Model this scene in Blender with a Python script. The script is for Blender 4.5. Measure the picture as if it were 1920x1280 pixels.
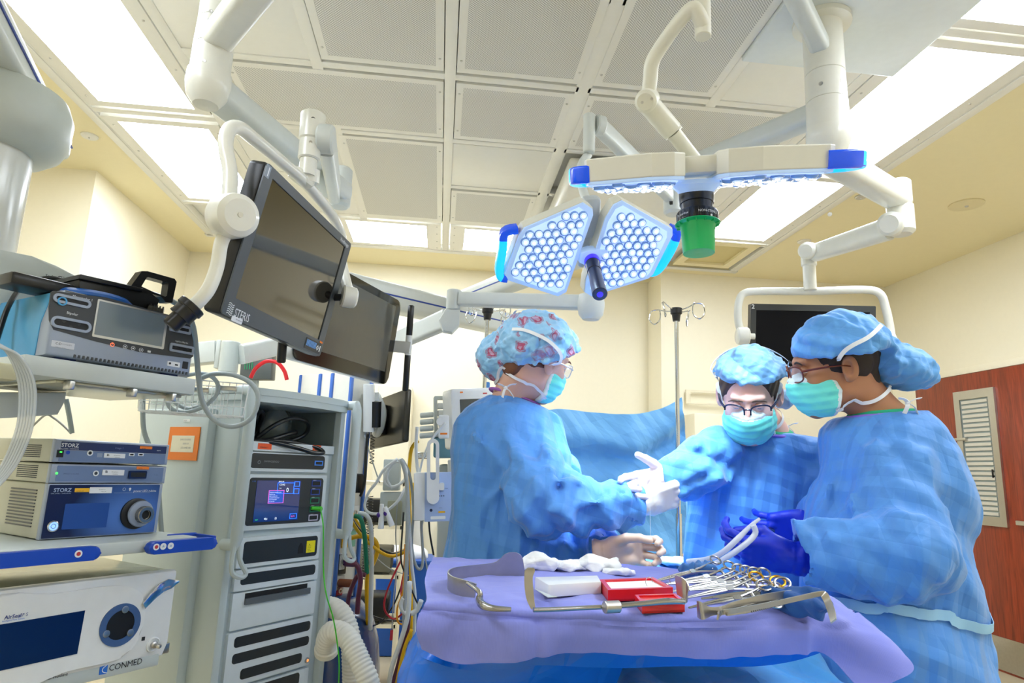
import bpy, bmesh, math, random
import numpy as np
from mathutils import Vector, Matrix, Euler
random.seed(7)
PI=math.pi
S=bpy.context.scene
for _o in list(bpy.data.objects): bpy.data.objects.remove(_o)
COL=S.collection
# ---------------- camera (focal length, pose) ----------------
YAW,PITCH,ROLL,FPX=0.10210807,0.19381559,0.03733774,1223.84
CAM=Vector((0,0,1.26))
_f=Vector((math.sin(YAW)*math.cos(PITCH),math.cos(YAW)*math.cos(PITCH),math.sin(PITCH)))
_r=Vector((math.cos(YAW),-math.sin(YAW),0)); _u=_r.cross(_f)
_c,_s=math.cos(ROLL),math.sin(ROLL)
_r,_u=_c*_r+_s*_u,-_s*_r+_c*_u
cd=bpy.data.cameras.new('camera'); cam=bpy.data.objects.new('camera',cd); COL.objects.link(cam)
cd.sensor_width=36; cd.lens=36*FPX/1920; cd.clip_start=.05; cd.clip_end=60
cam.matrix_world=Matrix(((_r.x,_u.x,-_f.x,CAM.x),(_r.y,_u.y,-_f.y,CAM.y),(_r.z,_u.z,-_f.z,CAM.z),(0,0,0,1)))
S.camera=cam
cd.dof.use_dof=False
# ---------------- world, exposure ----------------
W=bpy.data.worlds.new('world'); S.world=W; W.use_nodes=True
W.node_tree.nodes['Background'].inputs[0].default_value=(1,.97,.9,1)
W.node_tree.nodes['Background'].inputs[1].default_value=.15
S.view_settings.view_transform='Standard'; S.view_settings.look='None'
S.view_settings.exposure=0.12; S.view_settings.gamma=1; S.view_settings.use_curve_mapping=False
PANEL_W=17.0     # radiance of the ceiling light panels
SURG=1.0         # scale of the surgical lights
# ---------------- pixel -> place ----------------
def ray(x,y): return _f+_r*((x-960)/FPX)-_u*((y-640)/FPX)
def aD(x,y,D): return CAM+ray(x,y)*D
def aX(x,y,v): d=ray(x,y); return CAM+d*((v-CAM.x)/d.x)
def aY(x,y,v): d=ray(x,y); return CAM+d*((v-CAM.y)/d.y)
def aZ(x,y,v): d=ray(x,y); return CAM+d*((v-CAM.z)/d.z)
def proj(P):
    d=Vector(P)-CAM; w=_f.dot(d); return (960+FPX*_r.dot(d)/w, 640-FPX*_u.dot(d)/w, w)
# ---------------- materials ----------------
def lin(h):
    if isinstance(h,(tuple,list)): return (*h[:3],1)
    h=h.lstrip('#'); o=[]
    for i in (0,2,4):
        c=int(h[i:i+2],16)/255; o.append(c/12.92 if c<=.04045 else ((c+.055)/1.055)**2.4)
    return (*o,1)
MT={}
def mat(name,col='cccccc',rough=.5,metal=0,var=.04,scale=30,bump=0,bscale=80,alpha=None,emit=None,es=1,trans=0,coat=0,sheen=0,ior=None,sss=0):
    if name in MT: return MT[name]
    m=bpy.data.materials.new(name); m.use_nodes=True; MT[name]=m
    N=m.node_tree.nodes; L=m.node_tree.links; b=N['Principled BSDF']
    c=lin(col)
    tc=N.new('ShaderNodeTexCoord'); nz=N.new('ShaderNodeTexNoise'); nz.inputs['Scale'].default_value=scale; nz.inputs['Detail'].default_value=3
    L.new(tc.outputs['Object'],nz.inputs['Vector'])
    mx=N.new('ShaderNodeMix'); mx.data_type='RGBA'
    mx.inputs['A'].default_value=tuple(min(1,x*(1-var)) for x in c[:3])+(1,); mx.inputs['B'].default_value=tuple(min(1,x*(1+var)) for x in c[:3])+(1,)
    L.new(nz.outputs['Fac'],mx.inputs['Factor']); L.new(mx.outputs['Result'],b.inputs['Base Color'])
    b.inputs['Roughness'].default_value=rough; b.inputs['Metallic'].default_value=metal
    if trans: b.inputs['Transmission Weight'].default_value=trans
    if coat: b.inputs['Coat Weight'].default_value=coat; b.inputs['Coat Roughness'].default_value=.1
    if sheen: b.inputs['Sheen Weight'].default_value=sheen
    if ior: b.inputs['IOR'].default_value=ior
    if alpha is not None: b.inputs['Alpha'].default_value=alpha
    if sss: b.inputs['Subsurface Weight'].default_value=sss; b.inputs['Subsurface Radius'].default_value=(.02,.008,.004)
    if emit: b.inputs['Emission Color'].default_value=lin(emit); b.inputs['Emission Strength'].default_value=es
    if bump:
        n2=N.new('ShaderNodeTexNoise'); n2.inputs['Scale'].default_value=bscale; n2.inputs['Detail'].default_value=4; L.new(tc.outputs['Object'],n2.inputs['Vector'])
        bp=N.new('ShaderNodeBump'); bp.inputs['Strength'].default_value=bump; bp.inputs['Distance'].default_value=.01
        L.new(n2.outputs['Fac'],bp.inputs['Height']); L.new(bp.outputs['Normal'],b.inputs['Normal'])
    return m
# ---------------- mesh builder ----------------
def fr(o,x=(1,0,0),y=(0,1,0)):
    x=Vector(x).normalized(); y=Vector(y); y=(y-x*y.dot(x)).normalized(); z=x.cross(y)
    return Matrix(((x.x,y.x,z.x,o[0]),(x.y,y.y,z.y,o[1]),(x.z,y.z,z.z,o[2]),(0,0,0,1)))
def frz(o,z,hint=(0,0,1)):
    z=Vector(z).normalized(); h=Vector(hint)
    if abs(z.dot(h.normalized()))>.98: h=Vector((1,0,0))
    x=h.cross(z).normalized(); y=z.cross(x)
    return Matrix(((x.x,y.x,z.x,o[0]),(x.y,y.y,z.y,o[1]),(x.z,y.z,z.z,o[2]),(0,0,0,1)))
I4=Matrix.Identity(4)
def crom(P,n=6,closed=False):
    P=[Vector(p) for p in P]
    if len(P)<3: return P
    o=[]; m=len(P)
    rng=range(m if closed else m-1)
    for i in rng:
        if closed: a,b,c,d=P[(i-1)%m],P[i],P[(i+1)%m],P[(i+2)%m]
        else: a,b,c,d=P[max(i-1,0)],P[i],P[i+1],P[min(i+2,m-1)]
        for k in range(n):
            t=k/n; o.append(.5*((2*b)+(c-a)*t+(2*a-5*b+4*c-d)*t*t+(3*b-a-3*c+d)*t**3))
    if not closed: o.append(P[-1])
    return o
def rrect(w,h,r,n=5,cx=0,cy=0):
    o=[]; r=min(r,w/2-1e-5,h/2-1e-5)
    for sx,sy,a0 in ((1,1,0),(-1,1,90),(-1,-1,180),(1,-1,270)):
        for k in range(n+1):
            a=math.radians(a0+90*k/n); o.append((cx+sx*(w/2-r)+r*math.cos(a),cy+sy*(h/2-r)+r*math.sin(a)))
    return o
def circ(r,n=24,cx=0,cy=0,ry=None,a0=0,a1=360):
    ry=ry or r; return [(cx+r*math.cos(math.radians(a0+(a1-a0)*k/n)),cy+ry*math.sin(math.radians(a0+(a1-a0)*k/n))) for k in range(n)]
_tc={}
class MB:
    def __init__(s): s.v=[]; s.f=[]; s.m=[]
    def add(s,vs,fs,M=I4,m=0):
        b=len(s.v); s.v+=[tuple(M@Vector(v)) for v in vs]; s.f+=[tuple(b+i for i in f) for f in fs]; s.m+=[m]*len(fs); return s
    def bm(s,bm,M=I4,m=0):
        bm.verts.index_update(); s.add([v.co for v in bm.verts],[[v.index for v in f.verts] for f in bm.faces],M,m); bm.free(); return s
    def box(s,c,size,bev=0,M=I4,m=0,seg=2):
        b=bmesh.new(); bmesh.ops.create_cube(b,size=1)
        for v in b.verts: v.co=Vector((v.co.x*size[0]+c[0],v.co.y*size[1]+c[1],v.co.z*size[2]+c[2]))
        if bev: bmesh.ops.bevel(b,geom=list(b.edges),offset=min(bev,min(size)*.45),segments=seg,affect='EDGES',profile=.5)
        return s.bm(b,M,m)
    def prism(s,poly,z0,z1,M=I4,m=0,bev=0,seg=2,both=True):
        b=bmesh.new(); n=len(poly)
        if sum(poly[i][0]*poly[(i+1)%n][1]-poly[(i+1)%n][0]*poly[i][1] for i in range(n))<0: poly=poly[::-1]
        lo=[b.verts.new((x,y,z0)) for x,y in poly]; hi=[b.verts.new((x,y,z1)) for x,y in poly]
        b.faces.new(lo[::-1]); t=b.faces.new(hi)
        for i in range(n): b.faces.new((lo[i],lo[(i+1)%n],hi[(i+1)%n],hi[i]))
        if bev:
            es=[e for e in b.edges if abs(e.verts[0].co.z-e.verts[1].co.z)<1e-7 and (both or abs(e.verts[0].co.z-z1)<1e-6)]
            bmesh.ops.bevel(b,geom=es,offset=bev,segments=seg,affect='EDGES',profile=.5)
        big=[f for f in b.faces if len(f.verts)>12]
        if big: bmesh.ops.triangulate(b,faces=big)
        return s.bm(b,M,m)
    def ring(s,outer,inner,z0,z1,M=I4,m=0):
        n=len(outer); vs=[(x,y,z) for z in (z0,z1) for P in (outer,inner) for x,y in P]; fs=[]
        for i in range(n):
            j=(i+1)%n; o0,o1,i0,i1=0,2*n,n,3*n
            fs+=[(o0+i,o0+j,o1+j,o1+i),(i0+j,i0+i,i1+i,i1+j),(o1+i,o1+j,i1+j,i1+i),(o0+j,o0+i,i0+i,i0+j)]
        return s.add(vs,fs,M,m)
    def lathe(s,prof,M=I4,m=0,n=32,sx=1,sy=1):
        vs=[];fs=[];k=len(prof)
        for i in range(n):
            a=2*PI*i/n
            for r,z in prof: vs.append((r*math.cos(a)*sx,r*math.sin(a)*sy,z))
        for i in range(n):
            j=(i+1)%n
            for q in range(k-1): fs.append((i*k+q,j*k+q,j*k+q+1,i*k+q+1))
        if prof[0][0]>1e-6: fs.append(tuple(i*k for i in range(n))[::-1])
        if prof[-1][0]>1e-6: fs.append(tuple(i*k+k-1 for i in range(n)))
        return s.add(vs,fs,M,m)
    def cyl(s,a,b,r,r2=None,m=0,n=24,bev=0):
        a=Vector(a);b=Vector(b);L=(b-a).length; r2=r if r2 is None else r2
        p=[(r-bev,0),(r,bev),(r2,L-bev),(r2-bev,L)] if bev else [(r,0),(r2,L)]
        return s.lathe(p,frz(a,b-a),m,n)
    def ball(s,c,r,m=0,n=20,sc=(1,1,1)):
        k=n//2; return s.lathe([(abs(math.sin(PI*i/k))*r if 0<i<k else 0,-math.cos(PI*i/k)*r) for i in range(k+1)],Matrix.Translation(c)@Matrix.Diagonal((*sc,1)),m,n)
    def tube(s,P,r,n=10,m=0,closed=False,cap=True,shape=None,up=None,sub=0,M=I4,radii=None):
        if sub: 
            k0=len(P); P=crom(P,sub,closed)
            if radii: radii=[np.interp(i/sub,range(k0),radii) for i in range(len(P))]
        P=[Vector(p) for p in P]; k=len(P)
        T=[((P[(i+1)%k]-P[i-1]) if closed else (P[min(i+1,k-1)]-P[max(i-1,0)])).normalized() for i in range(k)]
        u=Vector(up) if up else Vector((0,0,1))
        if abs(u.dot(T[0]))>.95: u=Vector((1,0,0))
        vs=[]; sh=shape or [(math.cos(2*PI*i/n),math.sin(2*PI*i/n)) for i in range(n)]; n=len(sh)
        x=u.cross(T[0]).normalized()
        for i in range(k):
            if up: x=Vector(up).cross(T[i]).normalized()
            else: x=(x-T[i]*x.dot(T[i])).normalized()
            y=T[i].cross(x); rr=radii[i] if radii else r
            for a,b in sh: vs.append(P[i]+(x*a+y*b)*rr)
        fs=[]
        for i in range(k if closed else k-1):
            j=(i+1)%k
            for q in range(n): w=(q+1)%n; fs.append((i*n+q,i*n+w,j*n+w,j*n+q))
        if cap and not closed: fs.append(tuple(range(n))[::-1]); fs.append(tuple((k-1)*n+q for q in range(n)))
        return s.add(vs,fs,M,m)
    def text(s,t,size,M=I4,m=0,ext=.0003,al='LEFT',bold=0,sx=1):
        key=(t,al,bold)
        if key not in _tc:
            cu=bpy.data.curves.new('t','FONT'); cu.body=t; cu.size=1; cu.align_x=al; cu.resolution_u=2; cu.offset=bold
            o=bpy.data.objects.new('t',cu); COL.objects.link(o); bpy.context.view_layer.update()
            me=bpy.data.meshes.new_from_object(o.evaluated_get(bpy.context.evaluated_depsgraph_get()))
            _tc[key]=([tuple(v.co) for v in me.vertices],[tuple(p.vertices) for p in me.polygons])
            bpy.data.objects.remove(o); bpy.data.curves.remove(cu); bpy.data.meshes.remove(me)
        vs,fs=_tc[key]
        return s.add([(x*size*sx,y*size,ext) for x,y,z in vs],fs,M,m)
    def quad(s,a,b,c,d,m=0): return s.add([a,b,c,d],[(0,1,2,3)],I4,m)
    def ob(s,name,mats,parent=None,world=True,ang=35,smooth=True):
        if not isinstance(mats,(list,tuple)): mats=[mats]
        me=bpy.data.meshes.new(name)
        vs=s.v
        if parent is not None and world:
            Mi=WM(parent).inverted(); vs=[Mi@Vector(v) for v in vs]
        me.from_pydata([tuple(v) for v in vs],[],s.f)
        for m in mats: me.materials.append(m)
        if len(mats)>1: me.polygons.foreach_set('material_index',s.m)
        fin(me,ang,smooth)
        return link(name,me,parent)
def fin(me,ang=35,smooth=True):
    me.validate(); me.update()
    if smooth:
        me.polygons.foreach_set('use_smooth',[True]*len(me.polygons))
        if ang<180:
            b=bmesh.new(); b.from_mesh(me); ca=math.radians(ang)
            for e in b.edges:
                if len(e.link_faces)!=2 or e.calc_face_angle(0)>ca: e.smooth=False
            b.to_mesh(me); b.free()
_wm={}
def WM(o): return _wm.get(o.name,I4)
def link(name,data,parent=None,M=None):
    o=bpy.data.objects.new(name,data); COL.objects.link(o)
    if parent is not None: o.parent=parent; _wm[o.name]=WM(parent).copy()
    if M is not None: o.matrix_local=M; _wm[o.name]=(WM(parent) if parent else I4)@M
    return o
def tag(o,label=None,cat=None,group=None,kind=None):
    if label: o['label']=label
    if cat: o['category']=cat
    if group: o['group']=group
    if kind: o['kind']=kind
    return o
def thing(name,label,cat,loc=(0,0,0),rz=0,group=None,M=None):
    M=M if M is not None else Matrix.Translation(loc)@Matrix.Rotation(rz,4,'Z')
    o=bpy.data.objects.new(name,None); COL.objects.link(o); o.empty_display_size=.05
    o.matrix_world=M; _wm[o.name]=M.copy(); return tag(o,label,cat,group)
def clone(o,parent=None,M=None,label=None):
    c=o.copy(); COL.objects.link(c)
    if parent is not None: c.parent=parent
    if M is not None: c.matrix_world=M
    if label: c['label']=label
    for ch in list(o.children): clone(ch,c)
    return c
# ---------------- implicit surfaces -> mesh ----------------
def axs(*seg):
    """(start,stop,step),... -> one axis with mixed spacing"""
    o=[]
    for a,b,h in seg:
        n=max(1,int(round((b-a)/h))); o+=list(a+(b-a)*np.arange(n)/n)
    return np.array(o+[seg[-1][1]])
def snet(f,ax):
    n=np.array([len(a) for a in ax]); V=np.empty(n,np.float32)
    st=max(1,int(400000/(n[1]*n[2])))
    for a in range(0,n[0],st):
        X,Y,Z=np.meshgrid(ax[0][a:a+st],ax[1],ax[2],indexing='ij')
        V[a:a+st]=f(np.stack([X.ravel(),Y.ravel(),Z.ravel()],1)).reshape(X.shape)
    ins=V<0
    c=np.zeros(n-1,int)
    for d in np.ndindex(2,2,2): c+=ins[d[0]:n[0]-1+d[0],d[1]:n[1]-1+d[1],d[2]:n[2]-1+d[2]]
    act=(c>0)&(c<8); idx=-np.ones(n-1,int); cells=np.argwhere(act); idx[act]=np.arange(len(cells))
    acc=np.zeros((len(cells),3));cnt=np.zeros(len(cells))
    for A in [np.array(d) for d in np.ndindex(2,2,2)]:
        for k in range(3):
            if A[k]==0:
                B=A.copy();B[k]=1
                va=V[tuple((cells+A).T)];vb=V[tuple((cells+B).T)]; w=(va<0)!=(vb<0)
                t=np.where(w,va/(va-vb+1e-12),0)
                p=A+np.outer(t,B-A); acc[w]+=p[w]; cnt[w]+=1
    Q=cells+acc/np.maximum(cnt,1)[:,None]
    P=np.stack([np.interp(Q[:,k],np.arange(n[k]),ax[k]) for k in range(3)],1)
    F=[]
    for k in range(3):
        i,j=[(1,2),(2,0),(0,1)][k]
        sl=[slice(None)]*3; s2=[slice(None)]*3; sl[k]=slice(0,-1); s2[k]=slice(1,None)
        a=ins[tuple(sl)];b=ins[tuple(s2)]; e=np.argwhere(a!=b)
        e=e[(e[:,i]>0)&(e[:,j]>0)&(e[:,i]<n[i]-1)&(e[:,j]<n[j]-1)]
        ei=np.zeros(3,int);ei[i]=1;ej=np.zeros(3,int);ej[j]=1
        q=np.stack([idx[tuple((e-ei-ej).T)],idx[tuple((e-ej).T)],idx[tuple(e.T)],idx[tuple((e-ei).T)]],1)
        fl=ins[tuple(e.T)]; q[~fl]=q[~fl][:,::-1]; F.append(q)
    return P,np.concatenate(F)
def sdf_ob(name,f,lo,hi,h,mats,parent=None,ang=180,M=None,matf=None,relax=1,deci=None):
    ax=lo if hi is None else [axs((lo[i],hi[i],h)) for i in range(3)]
    P,F=snet(f,ax)
    for _ in range(relax):   # slide onto the surface
        e=h*.5; g=np.stack([f(P+e*np.eye(3)[i])-f(P-e*np.eye(3)[i]) for i in range(3)],1)/(2*e)
        d=f(P); gn=(g**2).sum(1); st=np.clip(d/np.maximum(gn,.05),-h*.6,h*.6); P=P-g*st[:,None]
    me=bpy.data.meshes.new(name); 
    Q=P if M is None else P@np.array(M.to_3x3()).T+np.array(M.translation)
    if parent is not None:
        Mi=WM(parent).inverted(); Q=Q@np.array(Mi.to_3x3()).T+np.array(Mi.translation)
    nf=len(F)
    me.vertices.add(len(Q)); me.vertices.foreach_set('co',Q.astype(np.float32).ravel())
    me.loops.add(nf*4); me.loops.foreach_set('vertex_index',F.astype(np.int32).ravel())
    me.polygons.add(nf); me.polygons.foreach_set('loop_start',np.arange(0,nf*4,4,dtype=np.int32))
    me.update(calc_edges=True)
    if not isinstance(mats,(list,tuple)): mats=[mats]
    for m in mats: me.materials.append(m)
    if matf is not None and nf: me.polygons.foreach_set('material_index',matf(P[F].mean(1)).astype(np.int32))
    fin(me,ang)
    return link(name,me,parent)
A3=lambda v: np.array(v,float)
def scap(p,a,b,ra,rb=None):
    a=A3(a);b=A3(b);rb=ra if rb is None else rb; ba=b-a; t=np.clip((p-a)@ba/max(ba@ba,1e-12),0,1)
    return np.sqrt(((p-a-t[:,None]*ba)**2).sum(1))-(ra+(rb-ra)*t)
def sell(p,c,r,R=None):
    q=p-A3(c)
    if R is not None: q=q@np.array(R.to_3x3())
    r=A3(r); k=np.sqrt(((q/r)**2).sum(1)); k2=np.sqrt(((q/r**2)**2).sum(1)); return k*(k-1)/np.maximum(k2,1e-9)
def sbox(p,c,hs,R=None,r=0):
    q=p-A3(c)
    if R is not None: q=q@np.array(R.to_3x3())
    d=np.abs(q)-(A3(hs)-r); return np.sqrt((np.maximum(d,0)**2).sum(1))+np.minimum(d.max(1),0)-r
def smin(a,b,k):
    h=np.clip(.5+.5*(b-a)/k,0,1); return b+(a-b)*h-k*h*(1-h)
def smax(a,b,k): return -smin(-a,-b,k)
def tri(x): return np.abs((x%1)-.5)*2
def crumple(p,sc,seed=0,n=4,warp=.16):
    """sharp paper-like creases, roughly -0.5..0.5"""
    rs=np.random.RandomState(seed); o=0
    w=np.stack([np.sin(p@rs.randn(3)*sc*1.1+rs.rand()*6) for _ in range(3)],1)*warp/sc
    q=p+w
    for i in range(n):
        d=rs.randn(3); d/=np.linalg.norm(d); o=o+(tri(q@d*sc*(.7+.8*rs.rand())+rs.rand()+.22*np.sin(p@rs.randn(3)*sc*.6))-.5)/(1+.35*i)
    return o/2.2
# ================= ROOM =================
H=3.05
white=mat('white_paint','eceae2',.45,bump=.02)
m_wall=mat('wall_cream_paint','f6eed5',.55,var=.02,bump=.04,bscale=220)
m_dry=mat('ceiling_cream_paint','f3e7bd',.6,var=.02,bump=.04,bscale=200)
m_grid=mat('ceiling_white_metal','eeece4',.35,var=.02)
m_blank=mat('ceiling_panel_white','eeece4',.3,var=.02)
m_gap=mat('ceiling_gap_dark','8d8672',.7)
m_alu=mat('aluminium','c9c8c4',.32,1)
m_steel=mat('brushed_steel','c4c2bd',.28,1,var=.1,scale=60)
m_black=mat('black_plastic','141414',.35)
m_door=mat('door_cherry_veneer','8a2f16',.35,coat=.3)
def _wood(m):
    N=m.node_tree.nodes;L=m.node_tree.links
    tc=N.new('ShaderNodeTexCoord');mp=N.new('ShaderNodeMapping');mp.inputs['Scale'].default_value=(14,14,1.1)
    nz=N.new('ShaderNodeTexNoise');nz.inputs['Scale'].default_value=3;nz.inputs['Detail'].default_value=8;nz.inputs['Distortion'].default_value=1.2
    cr=N.new('ShaderNodeValToRGB');cr.color_ramp.elements[0].position=.3;cr.color_ramp.elements[0].color=lin('6f2410');cr.color_ramp.elements[1].position=.75;cr.color_ramp.elements[1].color=lin('a33f20')
    L.new(tc.outputs['Object'],mp.inputs[0]);L.new(mp.outputs[0],nz.inputs['Vector']);L.new(nz.outputs['Fac'],cr.inputs[0]);L.new(cr.outputs[0],N['Principled BSDF'].inputs['Base Color'])
_wood(m_door)
m_floor=mat('floor_sheet_vinyl','b9ac90',.35,var=.1,scale=8)
def struct(name,mb,m,ang=35): return tag(mb.ob(name,m,None,ang=ang),kind='structure')
XL,XR,YB,YF=-2.30,4.02,5.80,-2.6
struct('floor',MB().box((.4,1.6,-.05),(7.6,9.2,.1)),m_floor)
# drywall ceiling with the opening for the white metal grid
cx0,cx1,cy1=-1.95,2.47,5.30
b=MB()
b.box(((-3.4+cx0)/2,1.6,H+.05),(cx0+3.4,9.2,.1)); b.box(((cx1+4.2)/2,1.6,H+.05),(4.2-cx1,9.2,.1)); b.box(((cx0+cx1)/2,(cy1+6.2)/2,H+.05),(cx1-cx0,6.2-cy1,.1))
struct('ceiling',b,m_dry)
b=MB(); b.box(((cx0+cx1)/2,(cy1-3)/2,H+.08),(cx1-cx0,cy1+3,.06)); struct('trim_1',b,m_blank)
W1=MB().box((XL-.06,(4.19+6)/2,H/2),(.12,6-4.19,H)); struct('wall_left',W1,m_wall)
struct('wall_left_return',MB().box((-2.89,4.25,H/2),(.94,.12,H)),m_wall)
struct('wall_left_near',MB().box((-3.36,.8,H/2),(.12,7,H)),m_wall)
struct('wall_back',MB().box((-.2,YB+.06,H/2),(4.3,.12,H)),m_wall)
struct('wall_back_right',MB().box((3.0,5.45+.1,H/2),(2.24,.2,H)),m_wall)
struct('wall_back_jog',MB().box((1.93,5.62,H/2),(.12,.36,H)),m_wall)
struct('wall_right',MB().box((XR+.06,1.5,H/2),(.12,8.4,H)),m_wall)
struct('wall_front',MB().box((.4,YF-.06,H/2),(7.6,.12,H)),m_wall)
struct('baseboard_right',MB().box((XR-.008,5.22,.05),(.016,.4,.1),.003),mat('baseboard_dark','4a3f36',.6))
struct('baseboard_back',MB().box((-.2,YB-.008,.05),(4.1,.016,.1),.003),MT['baseboard_dark'])
# grid rails
GX=[-1.95,-1.275,-.662,-.052,.582,1.225,1.80,2.47]; GY=[-1.5,-.88,-.27,.34,.95,1.56,2.17,2.78,3.39,4.00,4.64,5.30]
b=MB(); 
for x in GX: b.box((x,(cy1-3)/2,H+.023),(.052,cy1+3,.05),.003)
for y in GY: b.box((.2625,y,H+.0235),(3.1,.045,.05),.003)
for y in (-.285,.94,2.14,3.385,4.635):
    for x in (-1.61,2.13): b.box((x,y,H+.0235),(.7,.045,.05),.003)
b.box(((cx0+cx1)/2,5.31,H-.003),(cx1-cx0+.1,.06,.01),.003); b.box((cx0-.01,(cy1-3)/2,H-.003),(.05,cy1+3,.01),.003); b.box((cx1+.01,(cy1-3)/2,H-.003),(.05,cy1+3,.01),.003)
b.box((-1.18,3.085,H+.0245),(.17,.60,.05)); b.box((.582,(cy1-3)/2,H+.0235),(.075,cy1+3,.05),.003)
struct('trim_2',b,m_grid)
# perforated sheet material: rows of small round holes
m_perf=bpy.data.materials.new('perforated_sheet'); m_perf.use_nodes=True
def _perf(m):
    N=m.node_tree.nodes;L=m.node_tree.links;b=N['Principled BSDF']
    tc=N.new('ShaderNodeTexCoord');mp=N.new('ShaderNodeMapping');mp.inputs['Rotation'].default_value=(0,0,PI/4)
    L.new(tc.outputs['Object'],mp.inputs[0]);sp=N.new('ShaderNodeSeparateXYZ');L.new(mp.outputs[0],sp.inputs[0])
    s=[]
    for k in 'XY':
        a=N.new('ShaderNodeMath');a.operation='MULTIPLY';a.inputs[1].default_value=2*PI/.0085;L.new(sp.outputs[k],a.inputs[0])
        c=N.new('ShaderNodeMath');c.operation='COSINE';L.new(a.outputs[0],c.inputs[0]);s.append(c)
    d=N.new('ShaderNodeMath');d.operation='ADD';L.new(s[0].outputs[0],d.inputs[0]);L.new(s[1].outputs[0],d.inputs[1])
    cr=N.new('ShaderNodeValToRGB');cr.color_ramp.elements[0].position=.42;cr.color_ramp.elements[0].color=lin('f0eee8');cr.color_ramp.elements[1].position=.6;cr.color_ramp.elements[1].color=lin('a9a8a2')
    mr=N.new('ShaderNodeMapRange');mr.inputs[1].default_value=-2;mr.inputs[2].default_value=2;L.new(d.outputs[0],mr.inputs[0]);L.new(mr.outputs[0],cr.inputs[0])
    L.new(cr.outputs[0],b.inputs['Base Color']);b.inputs['Roughness'].default_value=.5
_perf(m_perf)
_scm=[]
def screw(t,loc):
    if not _scm: _scm.append(MB().lathe([(.006,0),(.005,-.003),(0,-.0035)],n=10).ob('screw',m_alu,t,world=False).data); bpy.data.objects.remove(t.children[-1] if False else bpy.data.objects['screw'])
    link('screw',_scm[0],t,Matrix.Translation(loc))
def panel(x0,x1,y0,y1,kind,label,group=None):
    cx,cy=(x0+x1)/2,(y0+y1)/2; w,d=x1-x0-.06,y1-y0-.055
    if kind=='perf':
        t=thing('air_diffuser_panel',label,'air vent',(cx,cy,H),0,group or 'perforated air panels in the ceiling')
        r=MB().ring([(-w/2,-d/2),(w/2,-d/2),(w/2,d/2),(-w/2,d/2)],[(-w/2+.035,-d/2+.035),(w/2-.035,-d/2+.035),(w/2-.035,d/2-.035),(-w/2+.035,d/2-.035)],-.004,.02)
        r.ob('frame',m_grid,t,world=False)
        MB().box((0,0,-.0015),(w-.06,d-.06,.003)).ob('perforated_sheet',m_perf,t,world=False)
        for sx in (-1,1):
            for yy in (-d/2+.09,d/2-.09): screw(t,(sx*(w/2-.018),yy,-.004))
    elif kind=='blank':
        t=tag(MB().box((cx,cy,H+.012),(w+.008,d+.008,.02),.002).ob('ceiling_panel',m_blank),label,'ceiling panel',group or 'plain white ceiling panels')
    else:
        t=thing('ceiling_light',label,'ceiling light',(cx,cy,H),0,group or 'bright flat ceiling light panels')
        mx,my=(.07,.05) if kind=='light' else (.11,.045)
        MB().ring([(-w/2,-d/2),(w/2,-d/2),(w/2,d/2),(-w/2,d/2)],[(-w/2+mx,-d/2+my),(w/2-mx,-d/2+my),(w/2-mx,d/2-my),(-w/2+mx,d/2-my)],-.005,.02).ob('frame',m_grid,t,world=False)
        MB().box((0,0,-.001),(w-2*mx+.004,d-2*my+.004,.004)).ob('diffuser',m_lamp,t,world=False)
        for sx in (-1,1):
            for k in (-.42,-.15,.15,.42): screw(t,(sx*(w/2-.03),d*k,-.005))
    return t
m_lamp=mat('lamp_diffuser','ffffff',.5,emit='eaf3ff',es=PANEL_W)
LW=[('left side',-1.95,-1.275),('right side',1.80,2.47)]
LY=[(-1.5,-.3),(-.27,.93),(.95,2.13),(2.15,3.36),(3.41,4.60)]
nm=['behind the camera','above the camera','third from the back wall','second from the back wall','nearest the back wall']
for s,a,c in LW:
    for (y0,y1),t in zip(LY,nm):
        panel(a,c,y0,y1,'light','bright white rectangular ceiling light on the %s, %s'%(s,t))
panel(-.94,-.06,4.66,5.29,'light2','short bright ceiling light behind the first tilted monitor')
panel(-.045,.62,4.66,5.29,'light2','short bright ceiling light behind the left surgical lamp head')
P=panel
P(-.662,-.052,1.58,2.76,'perf','big perforated ceiling air panel left of the middle rail, top row')
P(-.052,.582,1.58,2.76,'perf','big perforated ceiling air panel right of the middle rail, top row')
P(.588,1.227,1.58,2.76,'perf','bluish perforated ceiling air panel beside the white boom mounting plate')
P(-1.12,-.052,2.79,3.38,'perf','wide perforated ceiling air panel behind the monitor boom arm')
P(-.052,.575,2.79,3.38,'perf','small square perforated panel in the centre of the ceiling')
P(.588,1.80,2.79,3.38,'perf','wide perforated ceiling air panel behind the overhead surgical lamp arms')
P(-.69,-.052,3.40,4.64,'perf','tall perforated ceiling air panel above the first tilted monitor')
P(-.052,.575,4.02,4.64,'perf','perforated ceiling panel partly behind the left surgical lamp')
P(-.052,.582,3.40,4.00,'blank','glossy plain ceiling panel in the middle with soft lamp reflections')
P(-1.275,-.662,3.39,4.64,'blank','plain cream panel left of the tall perforated panel')
P(-1.275,-.662,1.56,2.78,'blank','plain cream ceiling panel behind the left boom column')
P(1.225,1.80,2.17,2.78,'blank','plain ceiling panel left of the white column in the right ceiling')
P(1.225,1.80,3.39,4.64,'blank','plain ceiling panel behind the right monitor arm')
t=thing('air_diffuser_panel','small cream return air panel at the back right, under the green lamp cover','air vent',(2.15,4.92,H),0,'perforated air panels in the ceiling')
MB().ring([(-.25,-.3),(.25,-.3),(.25,.3),(-.25,.3)],[(-.18,-.23),(.18,-.23),(.18,.23),(-.18,.23)],-.005,.02).ob('frame',m_dry,t,world=False)
MB().box((0,0,.016),(.38,.48,.004)).ob('perforated_sheet',mat('vent_cream','d6c78d',.6),t,world=False)
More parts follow.
